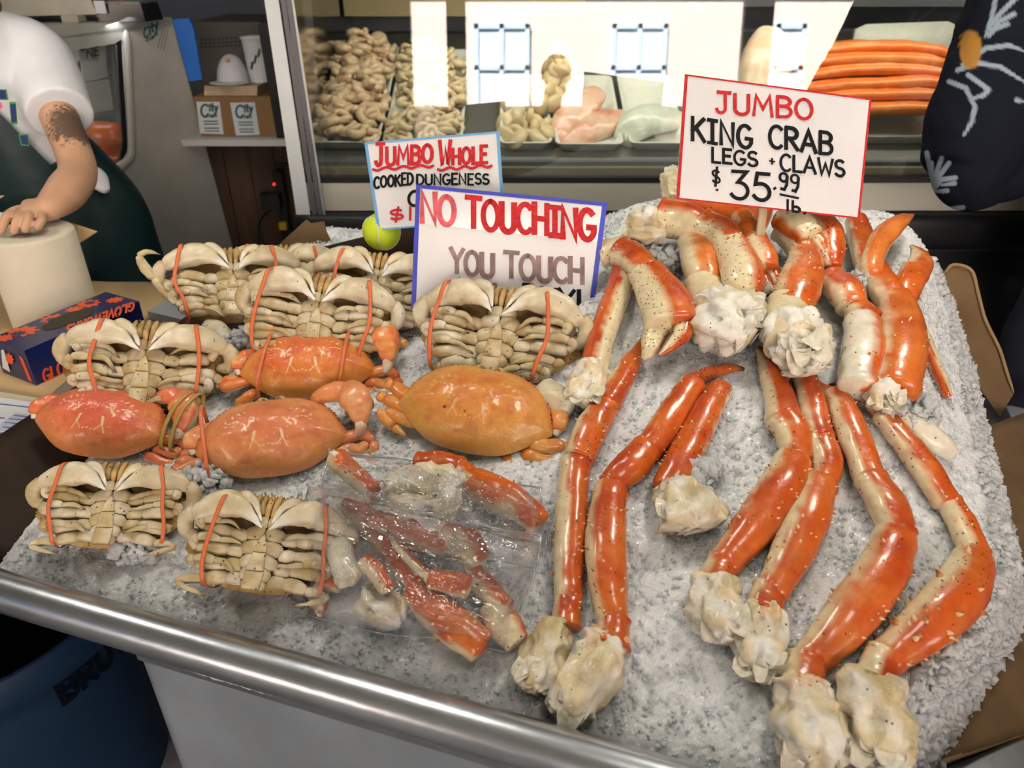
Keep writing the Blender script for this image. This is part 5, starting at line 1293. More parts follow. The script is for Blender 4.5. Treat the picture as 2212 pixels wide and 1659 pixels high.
# silver keypad
M_silver = mat('silver_plastic', (.42, .43, .45), .3, metal=.6)
kp2 = Plane((0, 0, ZC + .022), (0, 0, 1)); kt = thing('calculator', 'silver keypad with black keys beside the raised leg crab', 'calculator', at_z(370, 660, ZC)); ki = Matrix.Translation(-Vector(at_z(370, 660, ZC)))
MB().slab([kp2.at(*p) for p in [(318, 672), (392, 690), (436, 660), (424, 634), (380, 634)]], (0, 0, 1), .02).build('case', M_silver, kt, False, inv=ki)
for i in range(4):
    for j in range(4):
        x_ = 374 + i * 12 + j * 3; y_ = 642 + j * 7 + i * 1.5
        flat(kp2, [(x_, y_), (x_ + 9, y_ + 1), (x_ + 11, y_ + 5.5), (x_ + 2, y_ + 4.5)], .004, .004).build('key', M_dark, kt, False, inv=ki)
# blue barrel
M_barrel = mat('blue_plastic', (.008, .025, .058), .5, spec=.25, bump=(8, .1, .004), mottle=(5, .12))
bt = thing('waste_barrel', 'round blue plastic barrel standing under the counter', 'barrel', (-1.0, .995, 0))
prof = [(.225, 0), (.23, .02), (.262, .42), (.266, .43), (.27, .48), (.285, .485), (.29, .51), (.288, .55), (.282, .556), (.274, .55), (.262, .45), (.222, .03), (.0, .03)]
V = np.array([[r * math.cos(q), r * math.sin(q), h] for r, h in prof for q in a]); k = 48
MB().add(V, [[i * k + j, i * k + (j + 1) % k, (i + 1) * k + (j + 1) % k, (i + 1) * k + j] for i in range(len(prof) - 1) for j in range(k)]).build('shell', M_barrel, bt)
M_bdark = mat('embossed_dark', (.002, .005, .01), .8, spec=.05)
bm_ = MB()
ang0 = -.62
for ci_, c in enumerate('BRUTE'):
    w_, polys = GL[c]
    for pl_ in polys:
        V2, Fc = ribbon([((ci_ * .8 + x_) * .045, y_ * .05) for x_, y_ in pl_], .011)
        W3 = []
        for x_, y_ in V2:
            q = ang0 + x_ / .268; W3.append((.2725 * math.cos(q), .2725 * math.sin(q), .425 + y_))
        bm_.add(W3, [f[::-1] for f in Fc])
bm_.build('lettering', M_bdark, bt, False)
# ================================================================== glass display case
M_creamp = mat('cream_enamel', (.50, .48, .40), .4, mottle=(4, .06)); M_blackp = mat('black_rubber', (.012, .013, .015), .4); M_alu = mat('aluminium', (.62, .66, .68), .35, .7, mottle=(15, .12))
M_gasket = mat('grey_gasket', (.16, .16, .18), .35, .4); M_whitep = mat('white_enamel', (.66, .70, .70), .4, mottle=(10, .08)); M_mirror = mat('dim_mirror', (.5, .5, .46), .12, 1.0)
M_olive = mat('olive_panel', (.16, .145, .09), .5); M_tan = mat('tan_wood', (.34, .27, .14), .6, mottle=(6, .12)); M_deck = mat('steel_deck', (.34, .35, .33), .35, .8); M_greyp = mat('grey_panel', (.11, .12, .13), .5)
case = thing('display_case', 'long glass fronted seafood display case with a cream sill', 'display case', (.8, 2.5, 0)); ki = Matrix.Translation(-Vector((.8, 2.5, 0)))
XL, XR = -.60, 2.6
TL = math.tan(math.radians(7))
def cbox(name, lo, hi, m, **k):
    lo = np.array(lo, float); hi = np.array(hi, float); return MB().box((lo + hi) / 2, hi - lo).build(name, m, case, False, inv=ki)
cbox('base', (XL + .01, 2.14, 0), (XR, 3.1, .78), M_blackp)
cbox('sill_panel', (XL - .005, 2.09, .918), (XR, 2.14, .998), M_creamp)
cbox('sill_backing', (XL, 2.14, .78), (XR, 3.1, .995), M_greyp)
MB().sweep([(XL - .02, 2.085, .86), (1.0, 2.085, .86), (XR, 2.085, .86)], .03, .055, up=(0, 0, 1), n=20, m=16, r0=0, r1=0, expo=3).build('bumper_rail', M_blackp, case, inv=ki)
cbox('black_seal', (XL, 2.088, .998), (XR, 2.12, 1.012), M_blackp)
cbox('inner_rail', (XL, 2.125, 1.0), (XR, 2.15, 1.03), M_olive)
g0 = np.array([XL, 2.105, 1.01]); g1 = np.array([XR, 2.105, 1.01]); upg = np.array([0, TL * .75, .75])
M_pane = thin_glass('case_glass', (.93, .97, .95), 2.1, 0.0)
MB().add([g0, g1, g1 + upg, g0 + upg], [[0, 1, 2, 3]]).build('glass_pane', M_pane, case, False, inv=ki)
DP = Plane((0, 2.2, 1.035), (0, -math.sin(math.radians(19)), math.cos(math.radians(19))))
DY = np.array([0, math.cos(math.radians(19)), math.sin(math.radians(19))])
MB().slab([np.array([XL, 2.2, 1.035]), np.array([XR, 2.2, 1.035]), np.array([XR, 2.2, 1.035]) + DY * .85, np.array([XL, 2.2, 1.035]) + DY * .85], DP.n, .02).build('deck', M_deck, case, False, inv=ki)
cbox('deck_front', (XL, 2.175, 1.0), (XR, 2.2, 1.036), M_greyp)
cbox('back_panel', (XL, 3.04, .9), (XR, 3.08, 1.75), M_greyp)
cbox('side_panel', (XL, 2.16, 1.0), (XL + .012, 3.04, 1.75), M_mirror)
cbox('top_panel', (XL, 2.2, 1.74), (XR, 3.08, 1.78), M_creamp)
cbox('top_beam', (XL + .02, 2.86, 1.37), (.25, 2.92, 1.52), M_tan)
cbox('top_beam', (.25, 2.86, 1.40), (XR, 2.92, 1.52), M_greyp)
pp = [at_y(572, -30, 2.08), at_y(610, -30, 2.08), at_y(652, 500, 2.08), at_y(612, 500, 2.08)]
def post(name, xa, xb, ya, yb, m):
    V = []
    for y_ in (2.07, 2.11):
        V += [at_y(xa, -60, y_), at_y(xb, -60, y_), at_y(xb + .149 * 700, 640, y_), at_y(xa + .149 * 700, 640, y_)]
    V = np.array(V); V[[0, 1, 4, 5], 2] = 1.62; V[[2, 3, 6, 7], 2] = .70
    return MB().add(V, [[0, 3, 2, 1], [4, 5, 6, 7], [0, 1, 5, 4], [1, 2, 6, 5], [2, 3, 7, 6], [3, 0, 4, 7]]).build(name, m, case, False, inv=ki)
post('corner_post', 562, 592, 0, 0, M_whitep)
post('post_gasket', 596, 606, 0, 0, M_gasket); post('post_gasket', 608, 618, 0, 0, M_gasket); post('post_trim', 619, 624, 0, 0, M_alu)
l = bpy.data.lights.new('case_light', 'AREA'); l.shape = 'RECTANGLE'; l.size = 2.6; l.size_y = .05; l.energy = 16; l.color = (1, .92, .76)
lo = bpy.data.objects.new('case_light', l); COLL.objects.link(lo); lo.parent = case; lo.location = Vector((.95, 2.3, 1.66)) - Vector((.8, 2.5, 0)); lo.rotation_euler = (math.radians(20), 0, 0)
MB().sweep([(XL + .1, 2.3, 1.685), (XR - .1, 2.3, 1.685)], .016, n=6, m=10).build('lamp_tube', mat('tube_glass', (.9, .9, .85), .3, emit=(1, .93, .8), estr=1.5), case, inv=ki)

# foam trays on the deck
M_foam = mat('white_foam', (.68, .70, .62), .6, mottle=(60, .04))
def foam(label, pxl, pxr, length, h=.032):
    a = DP.at(*pxl); b = DP.at(*pxr); b[1:] = a[1:]; w_ = b[0] - a[0]
    t = thing('foam_tray', label, 'tray', a, 'white foam trays in the display case')
    def ring(sx, ins, z):
        r = .02; P = []
        for cx, cy, a0 in ((w_ - ins - r, ins + r, -90), (w_ - ins - r, length - ins - r, 0), (ins + r, length - ins - r, 90), (ins + r, ins + r, 180)):
            for q in np.linspace(a0, a0 + 90, 5): P.append(np.array([cx + r * math.cos(math.radians(q)), 0, 0]) + DY * (cy + r * math.sin(math.radians(q))) + DP.n * z)
        return P
    R = [ring(0, .018, .001), ring(0, .004, h), ring(0, 0, h + .002), ring(0, .006, h + .003), ring(0, .022, .006)]
    V = np.array([p for r in R for p in r]); k = 20
    Fs = [[i * k + j, i * k + (j + 1) % k, (i + 1) * k + (j + 1) % k, (i + 1) * k + j] for i in range(4) for j in range(k)] + [list(range(4 * k, 5 * k)), list(range(k))[::-1]]
    MB().add(V, Fs).build('tray', M_foam, t)
    return t, a, w_, length
T1 = foam('foam tray heaped with large shrimp behind the case post', (664, 330), (822, 330), .62)
T2 = foam('foam tray heaped with small peeled shrimp behind the jumbo whole sign', (828, 332), (1000, 332), .60)
T3 = foam('foam tray carrying a tall heap of scallops', (1078, 332), (1192, 332), .42)
T4 = foam('foam tray holding pink fish fillets', (1198, 334), (1346, 334), .42)
T5 = foam('foam tray holding a pale green white fillet', (1356, 332), (1482, 332), .42)
T6 = foam('wide foam tray under the stacked salmon fillets', (1700, 318), (2090, 318), .40)
M_shr = mat('shrimp_shell', vcol=True, rough=.35, coat=.3, mottle=(80, .15)); M_scal = mat('scallop_meat', (.70, .56, .33), .4, coat=.2, mottle=(40, .1), sss=.15)
def shrimp_mesh(k):
    q = np.linspace(-.3, 4.2, 9); P = np.stack([np.cos(q) * .017, np.sin(q) * .017, .002 * np.sin(q * 2 + k)], 1)
    V, Fc, s, ph = sweep(P, np.array([.004, .0072, .0085, .0085, .008, .007, .006, .0045, .003]) * (1 + .1 * k), None, (0, 0, 1), 26, 10, .05, .02, 2, .0006, 200, k)
    seg = .5 + .5 * np.sin(s * 48); c = mixc(np.array([.66, .47, .27]), np.array([.74, .60, .42]), seg * .6); c = mixc(c, np.array([.62, .20, .07]), .7 * sst(.82, .98, s))
    return mesh_data('shrimp', V, Fc, M_shr, c)
SM = [shrimp_mesh(k) for k in range(3)]
def pile(nm, meshes, label, cat, group, T, n, hmax, size, seed, sc=(.85, 1.15), prof=None):
    g = np.random.default_rng(seed); t, a, w_, L = T; done = []
    for i in range(n):
        u = g.uniform(.08, .92); v = g.uniform(.03, .93); hh = hmax * (1 - (2 * u - 1) ** 2) ** .6 * (prof(v) if prof else 1)
        lay = g.uniform(.25, 1) ** .5
        p = a + np.array([w_ * u, 0, 0]) + DY * (L * v) + DP.n * (.012 + hh * lay)
        o = bpy.data.objects.new(nm, meshes[i % len(meshes)]); COLL.objects.link(o); o.location = p
        o.rotation_euler = (g.uniform(-.7, .7), g.uniform(-.7, .7), g.uniform(0, 6.28)); s = g.uniform(*sc); o.scale = (s, s, s)
        tag(o, label, cat, group)
pile('shrimp', SM, 'large raw shrimp curled in the heaped foam tray by the case post', 'shrimp', 'large shrimp in the display case', T1, 150, .085, .02, 3, (1.15, 1.6), lambda v: .55 + .6 * v)
SM2 = [m_.copy() for m_ in SM]
M_shr2 = mat('peeled_shrimp', (.72, .58, .36), .4, coat=.2, mottle=(60, .1))
for m_ in SM2: m_.materials[0] = M_shr2
pile('peeled_shrimp', SM2, 'small pale peeled shrimp in the tray behind the jumbo whole sign', 'shrimp', 'peeled shrimp in the display case', T2, 130, .08, .02, 4, (1.0, 1.35), lambda v: .6 + .5 * v)
def scallop_mesh(k):
    P = np.array([(0, 0, -.012), (0, 0, 0), (0, 0, .012)]); V, Fc, s, ph = sweep(P, [.019, .022, .018], [.017, .02, .017], (1, 0, 0), 12, 14, .35, .35, 2.3, .0018, 50, k)
    return mesh_data('scallop', V, Fc, M_scal)
SC = [scallop_mesh(k) for k in range(4)]
g = np.random.default_rng(8)
poly = [((1130, 300), 55, 2.27), ((1125, 270), 55, 2.33), ((1150, 240), 55, 2.40), ((1180, 210), 60, 2.46), ((1205, 185), 42, 2.5), ((1215, 155), 26, 2.52), ((1218, 125), 20, 2.54)]
for i in range(64):
    (cx, cy), r_, Y_ = poly[min(6, int(7 * (i / 64) ** 1.15))]
    p = at_y(cx + g.uniform(-1, 1) * r_, cy + g.uniform(-18, 18), Y_ + g.uniform(-.02, .05))
    o = bpy.data.objects.new('scallop', SC[i % 4]); COLL.objects.link(o); o.location = p; o.rotation_euler = tuple(g.uniform(-1.5, 1.5, 3)); s = g.uniform(1.25, 1.6); o.scale = (s, s, s)
    tag(o, 'plump cream scallop in the tall heap behind the glass', 'scallop', 'scallops in the display case')
# fillets
def fillet(label, pts, w_, y0, y1, thick, colf, seed, group=None, name='fish_fillet', cat='fish fillet', up=(0, -.6, .8)):
    P = np.array([at_y(x_, y_, np.interp(k, [0, len(pts) - 1], [y0, y1])) for k, (x_, y_) in enumerate(pts)]); n = len(P)
    ra = np.array([.55] + [1] * (n - 2) + [.5]) * w_
    V, Fc, s, ph = sweep(P, ra, ra / w_ * thick, up, 40, 24, .06, .06, 2.6, .004, 22, seed)
    c = colf(V, s, ph); ctr = P.mean(0)
    t = tag(MB().add(V - ctr, Fc, c).build(name, M_fil, None), label, cat, group); t.location = ctr; return t
M_fil = mat('fish_flesh', vcol=True, rough=.35, coat=.3, mottle=(40, .1), sss=.1)
def salm(V, s, ph):
    nz = fbm(V * [6, 30, 60], 1, 5, 2); c = mixc(np.array([.80, .17, .025]), np.array([.82, .30, .07]), np.clip(.4 + .5 * nz, 0, 1)); return mixc(c, np.array([.75, .5, .3]), .5 * sst(.55, .9, np.abs(np.sin(ph * 1.5 + .4)) * sst(.2, .6, nz)))
ys = [(112, 102, 108, 122), (138, 126, 132, 144), (168, 150, 156, 168), (194, 180, 176, 190), (222, 204, 204, 214), (246, 232, 232, 238)]
wd = ['topmost', 'second', 'third', 'fourth', 'fifth', 'lowest']
for k, (a_, b_, c_, d_) in enumerate(ys):
    fillet('bright orange salmon fillet, %s of the stack in the display case' % wd[k], [(1712 - 3 * k, a_), (1800, b_ + 4), (1900, b_), (1990, c_), (2062 - 4 * k, d_)], .085, 2.52 - .035 * k, 2.52 - .035 * k, .022, salm, 60 + k, 'salmon fillets stacked in the display case', 'salmon_fillet', up=(0, .1, 1))
def pink(V, s, ph):
    nz = fbm(V * [20, 20, 60], 1, 7, 3); c = mixc(np.array([.74, .50, .36]), np.array([.66, .22, .13]), np.clip(.2 + .9 * nz, 0, .9)); return mixc(c, np.array([.8, .7, .55]), sst(.2, -.5, np.sin(ph)))
fillet('pink streaked fish fillet leaning back in its tray', [(1205, 312), (1225, 270), (1262, 225), (1300, 195)], .05, 2.27, 2.45, .02, pink, 3)
fillet('pink white fish fillet lying in front of the streaked one', [(1215, 318), (1270, 285), (1320, 262), (1356, 248)], .045, 2.26, 2.4, .022, pink, 9)
def pgreen(V, s, ph): return mixc(np.array([.60, .66, .54]), np.array([.36, .48, .42]), sst(.3, -.6, np.sin(ph) + .2 * fbm(V, 30, 3, 2)))
fillet('pale green white fish fillet curving over its tray', [(1342, 312), (1372, 272), (1420, 256), (1490, 262)], .05, 2.27, 2.36, .024, pgreen, 4)
def peach(V, s, ph): return mixc(np.array([.80, .66, .48]), np.array([.76, .50, .32]), np.clip(.3 + .8 * fbm(V * [10, 10, 40], 1, 2, 3), 0, 1))
fillet('thick peach coloured halibut piece standing behind the price sign', [(1640, 250), (1646, 190), (1656, 120), (1662, 62)], .078, 2.45, 2.6, .06, peach, 5, up=(0, -1, .2))
M_liner = mat('white_liner', (.62, .63, .56), .7)
pb_ = Plane(at_y(1950, 80, 2.72), (0, -1, .25))
for k, q in enumerate([[(1842, 112), (1850, 62), (1872, 52), (2048, 46), (2062, 52), (2068, 124)], [(2074, 124), (2070, 58), (2084, 48), (2230, 40), (2230, 124)]]):
    tag(flat(pb_, q, 0, .02).build('foam_board', M_foam), ['pale foam board standing behind the salmon', 'second pale foam board behind the patterned sleeve'][k], 'board')

# ================================================================== between the cases
YB = 2.85
def ybox(pxa, pxb, y0, y1):      # box whose front face fills a pixel rectangle at depth y0
    a = at_y(pxa[0], pxa[1], y0); b = at_y(pxb[0], pxb[1], y0)
    return (np.array([(a[0] + b[0]) / 2, (y0 + y1) / 2, (a[2] + b[2]) / 2]), np.array([abs(b[0] - a[0]), y1 - y0, abs(a[2] - b[2])]))
M_shelfw = mat('white_shelf', (.62, .62, .6), .5); M_brownb = mat('brown_carton', (.26, .145, .06), .8, mottle=(10, .1)); M_sticker = mat('white_sticker', (.62, .65, .68), .5); M_green = mat('dark_green_print', (.02, .10, .08), .5)
M_plank = mat('dark_plank', (.055, .028, .014), .5, mottle=(6, .3), stretch=(8, 8, .6))
sp = at_y(520, 300, 2.70)
tag(MB().box((sp[0] - .08, 2.87, sp[2] - .012), (.62, .36, .022)).build('wall_shelf', M_shelfw, None, False), 'white shelf carrying the stickered carton', 'shelf')
wp = thing('plank_partition', 'dark brown plank partition below the white shelf', 'partition', (-1.0, 3.0, 0))
for k in range(9): MB().box((-.42 + .1 * k - .28, .02, .48), (.097, .02 + .004 * (k % 2), .93)).build('plank', M_plank, wp, False)
MB().box((-.3, 0, .93), (.95, .04, .05)).build('rail', M_plank, wp, False)
zs = sp[2]
cb_c, cb_s = ybox((418, 212), (604, 298), 2.74, 2.98); cb_c[2] = zs + cb_s[2] / 2
cbx = thing('stickered_carton', 'brown carton with two white stickers on the shelf', 'box', (cb_c[0], cb_c[1], zs)); bi2 = Matrix.Translation(-Vector((cb_c[0], cb_c[1], zs)))
MB().box(cb_c, cb_s).build('carton', M_brownb, cbx, False, inv=bi2)
fpl = Plane((0, 2.74, 0), (0, -1, 0))
for a, b, c_, d in [((424, 220), (474, 220), (483, 290), (432, 288)), ((497, 222), (550, 221), (561, 291), (510, 293))]:
    st = flat(fpl, [a, b, c_, d], .0015, .001).build('sticker', M_sticker, cbx, False, inv=bi2)
    ox, oy = (a[0] + d[0]) / 2 + 4, a[1]
    l1 = lettering(fpl, 'C', (ox + 2, oy + 32), (ox + 18, oy + 32), 26, 5, .003); l2 = lettering(fpl, 'ity', (ox + 20, oy + 20), (ox + 38, oy + 20), 17, 4, .003); l3 = lettering(fpl, 'fish', (ox + 14, oy + 33), (ox + 36, oy + 33), 8, 2.4, .003)
    for m_ in (l1, l2, l3): m_.build('lettering', M_green, st, False, inv=bi2)
    for k in range(4):
        V, Fc = ribbon([(ox + 8 + k, oy + 42 + k * 6 + (3 if k > 1 else 0)), (ox + 38 + k, oy + 42 + k * 6 + (3 if k > 1 else 0))], 2.4); MB().add([fpl.at(x_, y_, .003) for x_, y_ in V], [f[::-1] for f in Fc]).build('print_line', M_green, st, False, inv=bi2)
zt = zs + cb_s[2]
pc, ps = ybox((438, 190), (556, 211), 2.76, 2.92); pc[2] = zt + ps[2] / 2
stk = thing('wood_boards', 'short stack of pale wooden boards on the carton', 'boards', (pc[0], pc[1], zt))
for k in range(4): MB().box((0.002 * k, 0, ps[2] / 4 * (k + .5)), (ps[0], ps[1], ps[2] / 4 * .9)).build('board', M_wood, stk, False)
zt2 = zt + ps[2] + .001
M_cap = mat('white_cloth_cap', (.62, .63, .66), .85, bump=(50, .3, .003), mottle=(14, .1)); M_capo = mat('orange_patch', (.75, .25, .03), .7)
hc = at_y(503, 165, 2.82); hp = thing('cap', 'white cloth cap with a small orange patch on the boards', 'cap', (hc[0], hc[1], zt2))
cr = 33 * depth(hc) / F
th_, ph_ = np.meshgrid(np.linspace(0, np.pi / 2, 12), np.linspace(0, 2 * np.pi, 29)[:-1], indexing='ij')
V = np.stack([np.sin(th_) * np.cos(ph_) * cr, np.sin(th_) * np.sin(ph_) * cr, np.cos(th_) * cr * 1.75], -1).reshape(-1, 3); V += (fbm(V, 25, 4, 2) * .003)[:, None]
MB().add(V, [[i * 28 + j, (i + 1) * 28 + j, (i + 1) * 28 + (j + 1) % 28, i * 28 + (j + 1) % 28] for i in range(11) for j in range(28)]).build('crown', M_cap, hp)
MB().sweep([(-cr * 1.3, -cr * .3, .006), (-cr * .4, -cr * 1.35, .008), (cr * .4, -cr * 1.35, .008), (cr * 1.1, -cr * .3, .006)], .022, .004, n=20, m=10).build('brim', M_cap, hp)
MB().sweep([(-.006, -cr * .62, cr * 1.45), (.012, -cr * .62, cr * 1.45)], .006, n=6, m=8).build('patch', M_capo, hp)
M_cup = mat('paper_cup', (.66, .68, .70), .6); cc = at_y(552, 150, 2.86); h_ = 88 * depth(cc) / F; r_ = 27 * depth(cc) / F
cu = thing('paper_cup', 'tall white paper cup with green print beside the cap', 'cup', (cc[0] + .012, cc[1], zt2)); q = np.linspace(0, 2 * np.pi, 33)[:-1]
prof = [(r_ * .85, 0), (r_, h_), (r_ * 1.06, h_ + .002), (r_ * 1.06, h_ - .006), (r_ * .95, h_ - .004), (r_ * .8, .006), (0.001, .006)]
V = np.array([[r * math.cos(w_), r * math.sin(w_), z_] for r, z_ in prof for w_ in q]); MB().add(V, [[i * 32 + j, i * 32 + (j + 1) % 32, (i + 1) * 32 + (j + 1) % 32, (i + 1) * 32 + j] for i in range(6) for j in range(32)]).build('cup', M_cup, cu)
for k in range(3):
    a0 = -1.9 + k * .35; MB().sweep([(r_ * .97 * math.cos(a0), r_ * .97 * math.sin(a0), h_ * .3 + .02 * k), (r_ * .99 * math.cos(a0 + .25), r_ * .99 * math.sin(a0 + .25), h_ * .5 + .02 * k)], .004, n=6, m=6).build('print', M_green, cu)
# dark appliance with vent behind the shelf
M_appl = mat('olive_appliance', (.075, .07, .055), .5, mottle=(5, .1))
ac, as_ = ybox((405, 48), (600, 300), 3.05, 3.5); ap = thing('wall_appliance', 'olive grey appliance with a perforated vent behind the shelf', 'appliance', (ac[0], ac[1], ac[2] - as_[2] / 2)); ai = Matrix.Translation(-Vector((ac[0], ac[1], ac[2] - as_[2] / 2)))
MB().box(ac, as_).build('body', M_appl, ap, False, inv=ai)
apl = Plane((0, 3.05, 0), (0, -1, 0))
for r0_ in range(3):
    for k in range(14):
        x_ = 432 + k * 9.2; y_ = 84 - k * .5 + r0_ * 8; flat(apl, [(x_, y_), (x_ + 6, y_ - .3), (x_ + 6, y_ + 4), (x_, y_ + 4.3)], .001, .001).build('vent_hole', M_blackp, ap, False, inv=ai)
bs = MB(); P = [at_y(556, 52, 2.71), at_y(580, 48, 2.71), at_y(622, 298, 2.71), at_y(598, 298, 2.71)]
tag(bs.slab(P[::-1], (0, -1, 0), .03).build('black_panel', M_blackp, None, False), 'thin black panel standing between the shelf and the case post', 'panel')
# power strip
ps_ = thing('power_strip', 'black power strip with a red light hanging on the planks', 'power strip', at_y(605, 440, 2.93)); pi_ = Matrix.Translation(-Vector(at_y(605, 440, 2.93)))
MB().slab([at_y(588, 372, 2.93), at_y(606, 368, 2.93), at_y(630, 520, 2.93), at_y(610, 524, 2.93)][::-1], (0, -1, 0), .03).build('body', M_blackp, ps_, False, inv=pi_)
MB().box(at_y(586, 434, 2.9), (.075, .05, .06)).build('plug', M_blackp, ps_, False, inv=pi_)
MB().box(at_y(592, 398, 2.925), (.008, .01, .008)).build('indicator', mat('red_led', (.8, .02, .01), .4, emit=(1, .03, .02), estr=2.5), ps_, False, inv=pi_)
MB().box(at_y(612, 488, 2.92), (.03, .02, .03)).build('label', mat('yellow_label', (.6, .4, .03), .6), ps_, False, inv=pi_)
MB().sweep([at_y(598, 370, 2.92), at_y(602, 358, 2.9), at_y(640, 354, 2.9)], .008, n=12, m=8).build('cable', M_blackp, ps_, inv=pi_)
MB().sweep([at_y(590, 450, 2.9), at_y(560, 480, 2.92), at_y(565, 540, 2.92), at_y(600, 580, 2.92)], .005, n=20, m=8).build('cable', M_blackp, ps_, inv=pi_)

# ================================================================== white deli case at the left
ND = np.array([.9, -.43, 0]); DPn = Plane(at_y(370, 38, 2.75), ND)
M_deli = mat('worn_white_enamel', (.52, .52, .47), .4, mottle=(7, .12)); M_black2 = mat('black_gloss', (.015, .016, .018), .25)
dc = thing('deli_case', 'worn white deli case with a glass door and notes inside', 'deli case', DPn.at(430, 300) * [1, 1, 0]); di = Matrix.Translation(-Vector(DPn.at(430, 300) * [1, 1, 0]))
def dslab(name, pts, m, off=0.0, th=.04, pl_=None): return flat(pl_ or DPn, pts, off, th).build(name, m, dc, False, inv=di)
dslab('end_panel', [(262, 60), (370, 38), (440, 300), (505, 545), (560, 760), (150, 900), (180, 500), (208, 396), (258, 362), (272, 350), (282, 330), (284, 310), (270, 100), (264, 84)], M_deli, th=.02)
dslab('top_rail', [(-260, 140), (262, 60), (264, 84), (262, 92), (-260, 178)], M_deli, th=.02)
dslab('door_gasket', [(252, 92), (262, 86), (276, 310), (274, 330), (262, 350), (258, 345), (264, 322), (266, 308)], M_black2, .002, .006)
MB().sweep([DPn.at(x_, y_, .006) for x_, y_ in [(272, 64), (276, 120), (284, 300), (284, 330), (270, 352), (210, 392), (190, 402)]], .014, .010, up=ND, n=50, m=12).build('door_frame', M_deli, dc, inv=di)
MB().add([DPn.at(x_, y_, -.01) for x_, y_ in [(-260, 170), (262, 90), (270, 345), (-260, 640)]], [[0, 1, 2, 3][::-1]]).build('glass_pane', M_pane, dc, False, inv=di)
q = [DPn.at(x_, y_, 0) for x_, y_ in [(-260, 140), (370, 38)]]
tz = q[1][2]; rdir = np.array([-.9, .43, 0])
tp4 = [np.array([*q[0][:2], tz]), np.array([*q[1][:2], tz])]; tp4 += [tp4[1] + rdir * .7, tp4[0] + rdir * .7]
MB().slab(tp4, (0, 0, 1), .03).build('top', M_deli, dc, False, inv=di)
IP = Plane(DPn.p - unit(ND) * .22, ND)
dslab('inner_wall', [(-300, 60), (300, 60), (330, 420), (-300, 700)], M_whitep, -.1, .01, IP)
M_note = mat('note_paper', (.56, .55, .50), .7)
for pts in ([(140, 96), (208, 84), (212, 128), (150, 138)], [(168, 84), (226, 76), (234, 166), (180, 178)], [(110, 118), (150, 112), (160, 230), (120, 240)], [(180, 180), (236, 170), (246, 236), (190, 246)]):
    dslab('note', pts, M_note, .0, .002, IP)
for tx, a, b, h, th in (('CALL', (172, 110), (214, 98), 20, 3.2), ('NE', (188, 126), (214, 118), 18, 2.6), ('SAL', (152, 176), (180, 170), 14, 2.4)): lettering(IP, tx, a, b, h, th, .004).build('lettering', M_blk, dc, False, inv=di)
lettering(IP, 'RW', (148, 150), (172, 144), 14, 2.6, .004).build('lettering', M_red, dc, False, inv=di)
def lump(label, c, r, col, seed, nm='bagged_fish', cat='bag of fish'):
    th_, ph_ = np.meshgrid(np.linspace(0, np.pi, 18), np.linspace(0, 2 * np.pi, 29)[:-1], indexing='ij')
    V = np.stack([np.sin(th_) * np.cos(ph_), np.sin(th_) * np.sin(ph_), np.cos(th_)], -1).reshape(-1, 3) * r
    V = V * (1 + .16 * fbm(V, 18, seed, 2))[:, None]
    cc = mixc(np.array(col), np.array([.75, .70, .66]), np.clip(.8 * fbm(V, 30, seed + 1, 2), 0, .7))
    o = tag(MB().add(V, [[i * 28 + j, (i + 1) * 28 + j, (i + 1) * 28 + (j + 1) % 28, i * 28 + (j + 1) % 28] for i in range(17) for j in range(28)], cc).build(nm, M_fil), label, cat); o.location = c
lump('clear bag of salmon pieces at the door of the deli case', IP.at(228, 296, .06), np.array([.09, .06, .05]), (.66, .16, .05), 3)
lump('bundle of red fish lying low in the deli case', IP.at(222, 338, .05), np.array([.10, .06, .035]), (.5, .10, .04), 6)
tag(MB().slab([at_y(x_, y_, 2.72) for x_, y_ in [(372, 42), (408, 40), (418, 60), (436, 172), (408, 176)]][::-1], (0, -1, 0), .012).build('blue_folder', mat('blue_folder', (.02, .15, .55), .5), None, False), 'bright blue folder hanging at the edge of the deli case', 'folder')
lettering(DPn, 'City', (312, 84), (342, 60), 20, 4, .002, upv=(-.1, -1)).build('lettering', M_green, dc, False, inv=di)
lettering(DPn, 'fish', (316, 92), (340, 76), 8, 2.4, .002).build('lettering', M_green, dc, False, inv=di)
for k in range(3):
    V, Fc = ribbon([(340 + k * 7, 104 + k * 2), (352 + k * 5, 62 + k * 2)], 2); MB().add([DPn.at(x_, y_, .002) for x_, y_ in V], [f[::-1] for f in Fc]).build('print_line', mat('grey_print', (.2, .22, .22), .6), dc, False, inv=di)
# scale and card terminal on top
M_beige = mat('beige_plastic', (.40, .38, .31), .5, mottle=(12, .15)); M_key = mat('grey_key', (.42, .45, .45), .5)
zt = tz + .001
def boxon(px, py, size, yawd): # box standing on the deli case top with its front bottom centre at a pixel
    p = at_z(px, py, zt); return p, rot((0, 0, 1), math.radians(yawd))
sc = thing('weighing_scale', 'beige weighing scale with a keypad on the deli case', 'scale', (-1.5, 2.62, zt))
MB().box((0, 0, .075), (.36, .26, .11), rot((0, 0, 1), .35), taper=.9).build('body', M_beige, sc, False)
MB().box((-.17, -.1, .11), (.16, .12, .17), rot((0, 0, 1), .25), taper=.85).build('keypad_panel', M_beige, sc, False)
R_ = rot((0, 0, 1), .25)
MB().box(np.array([-.17, -.1, .12]) + R_ @ np.array([.0, -.066, 0]), (.10, .006, .12), R_).build('keypad', M_black2, sc, False)
for i in range(3):
    for j in range(4): MB().box(np.array([-.17, -.1, .12]) + R_ @ np.array([-.026 + .026 * i, -.071, .038 - .026 * j]), (.019, .008, .019), R_).build('key', M_key, sc, False)
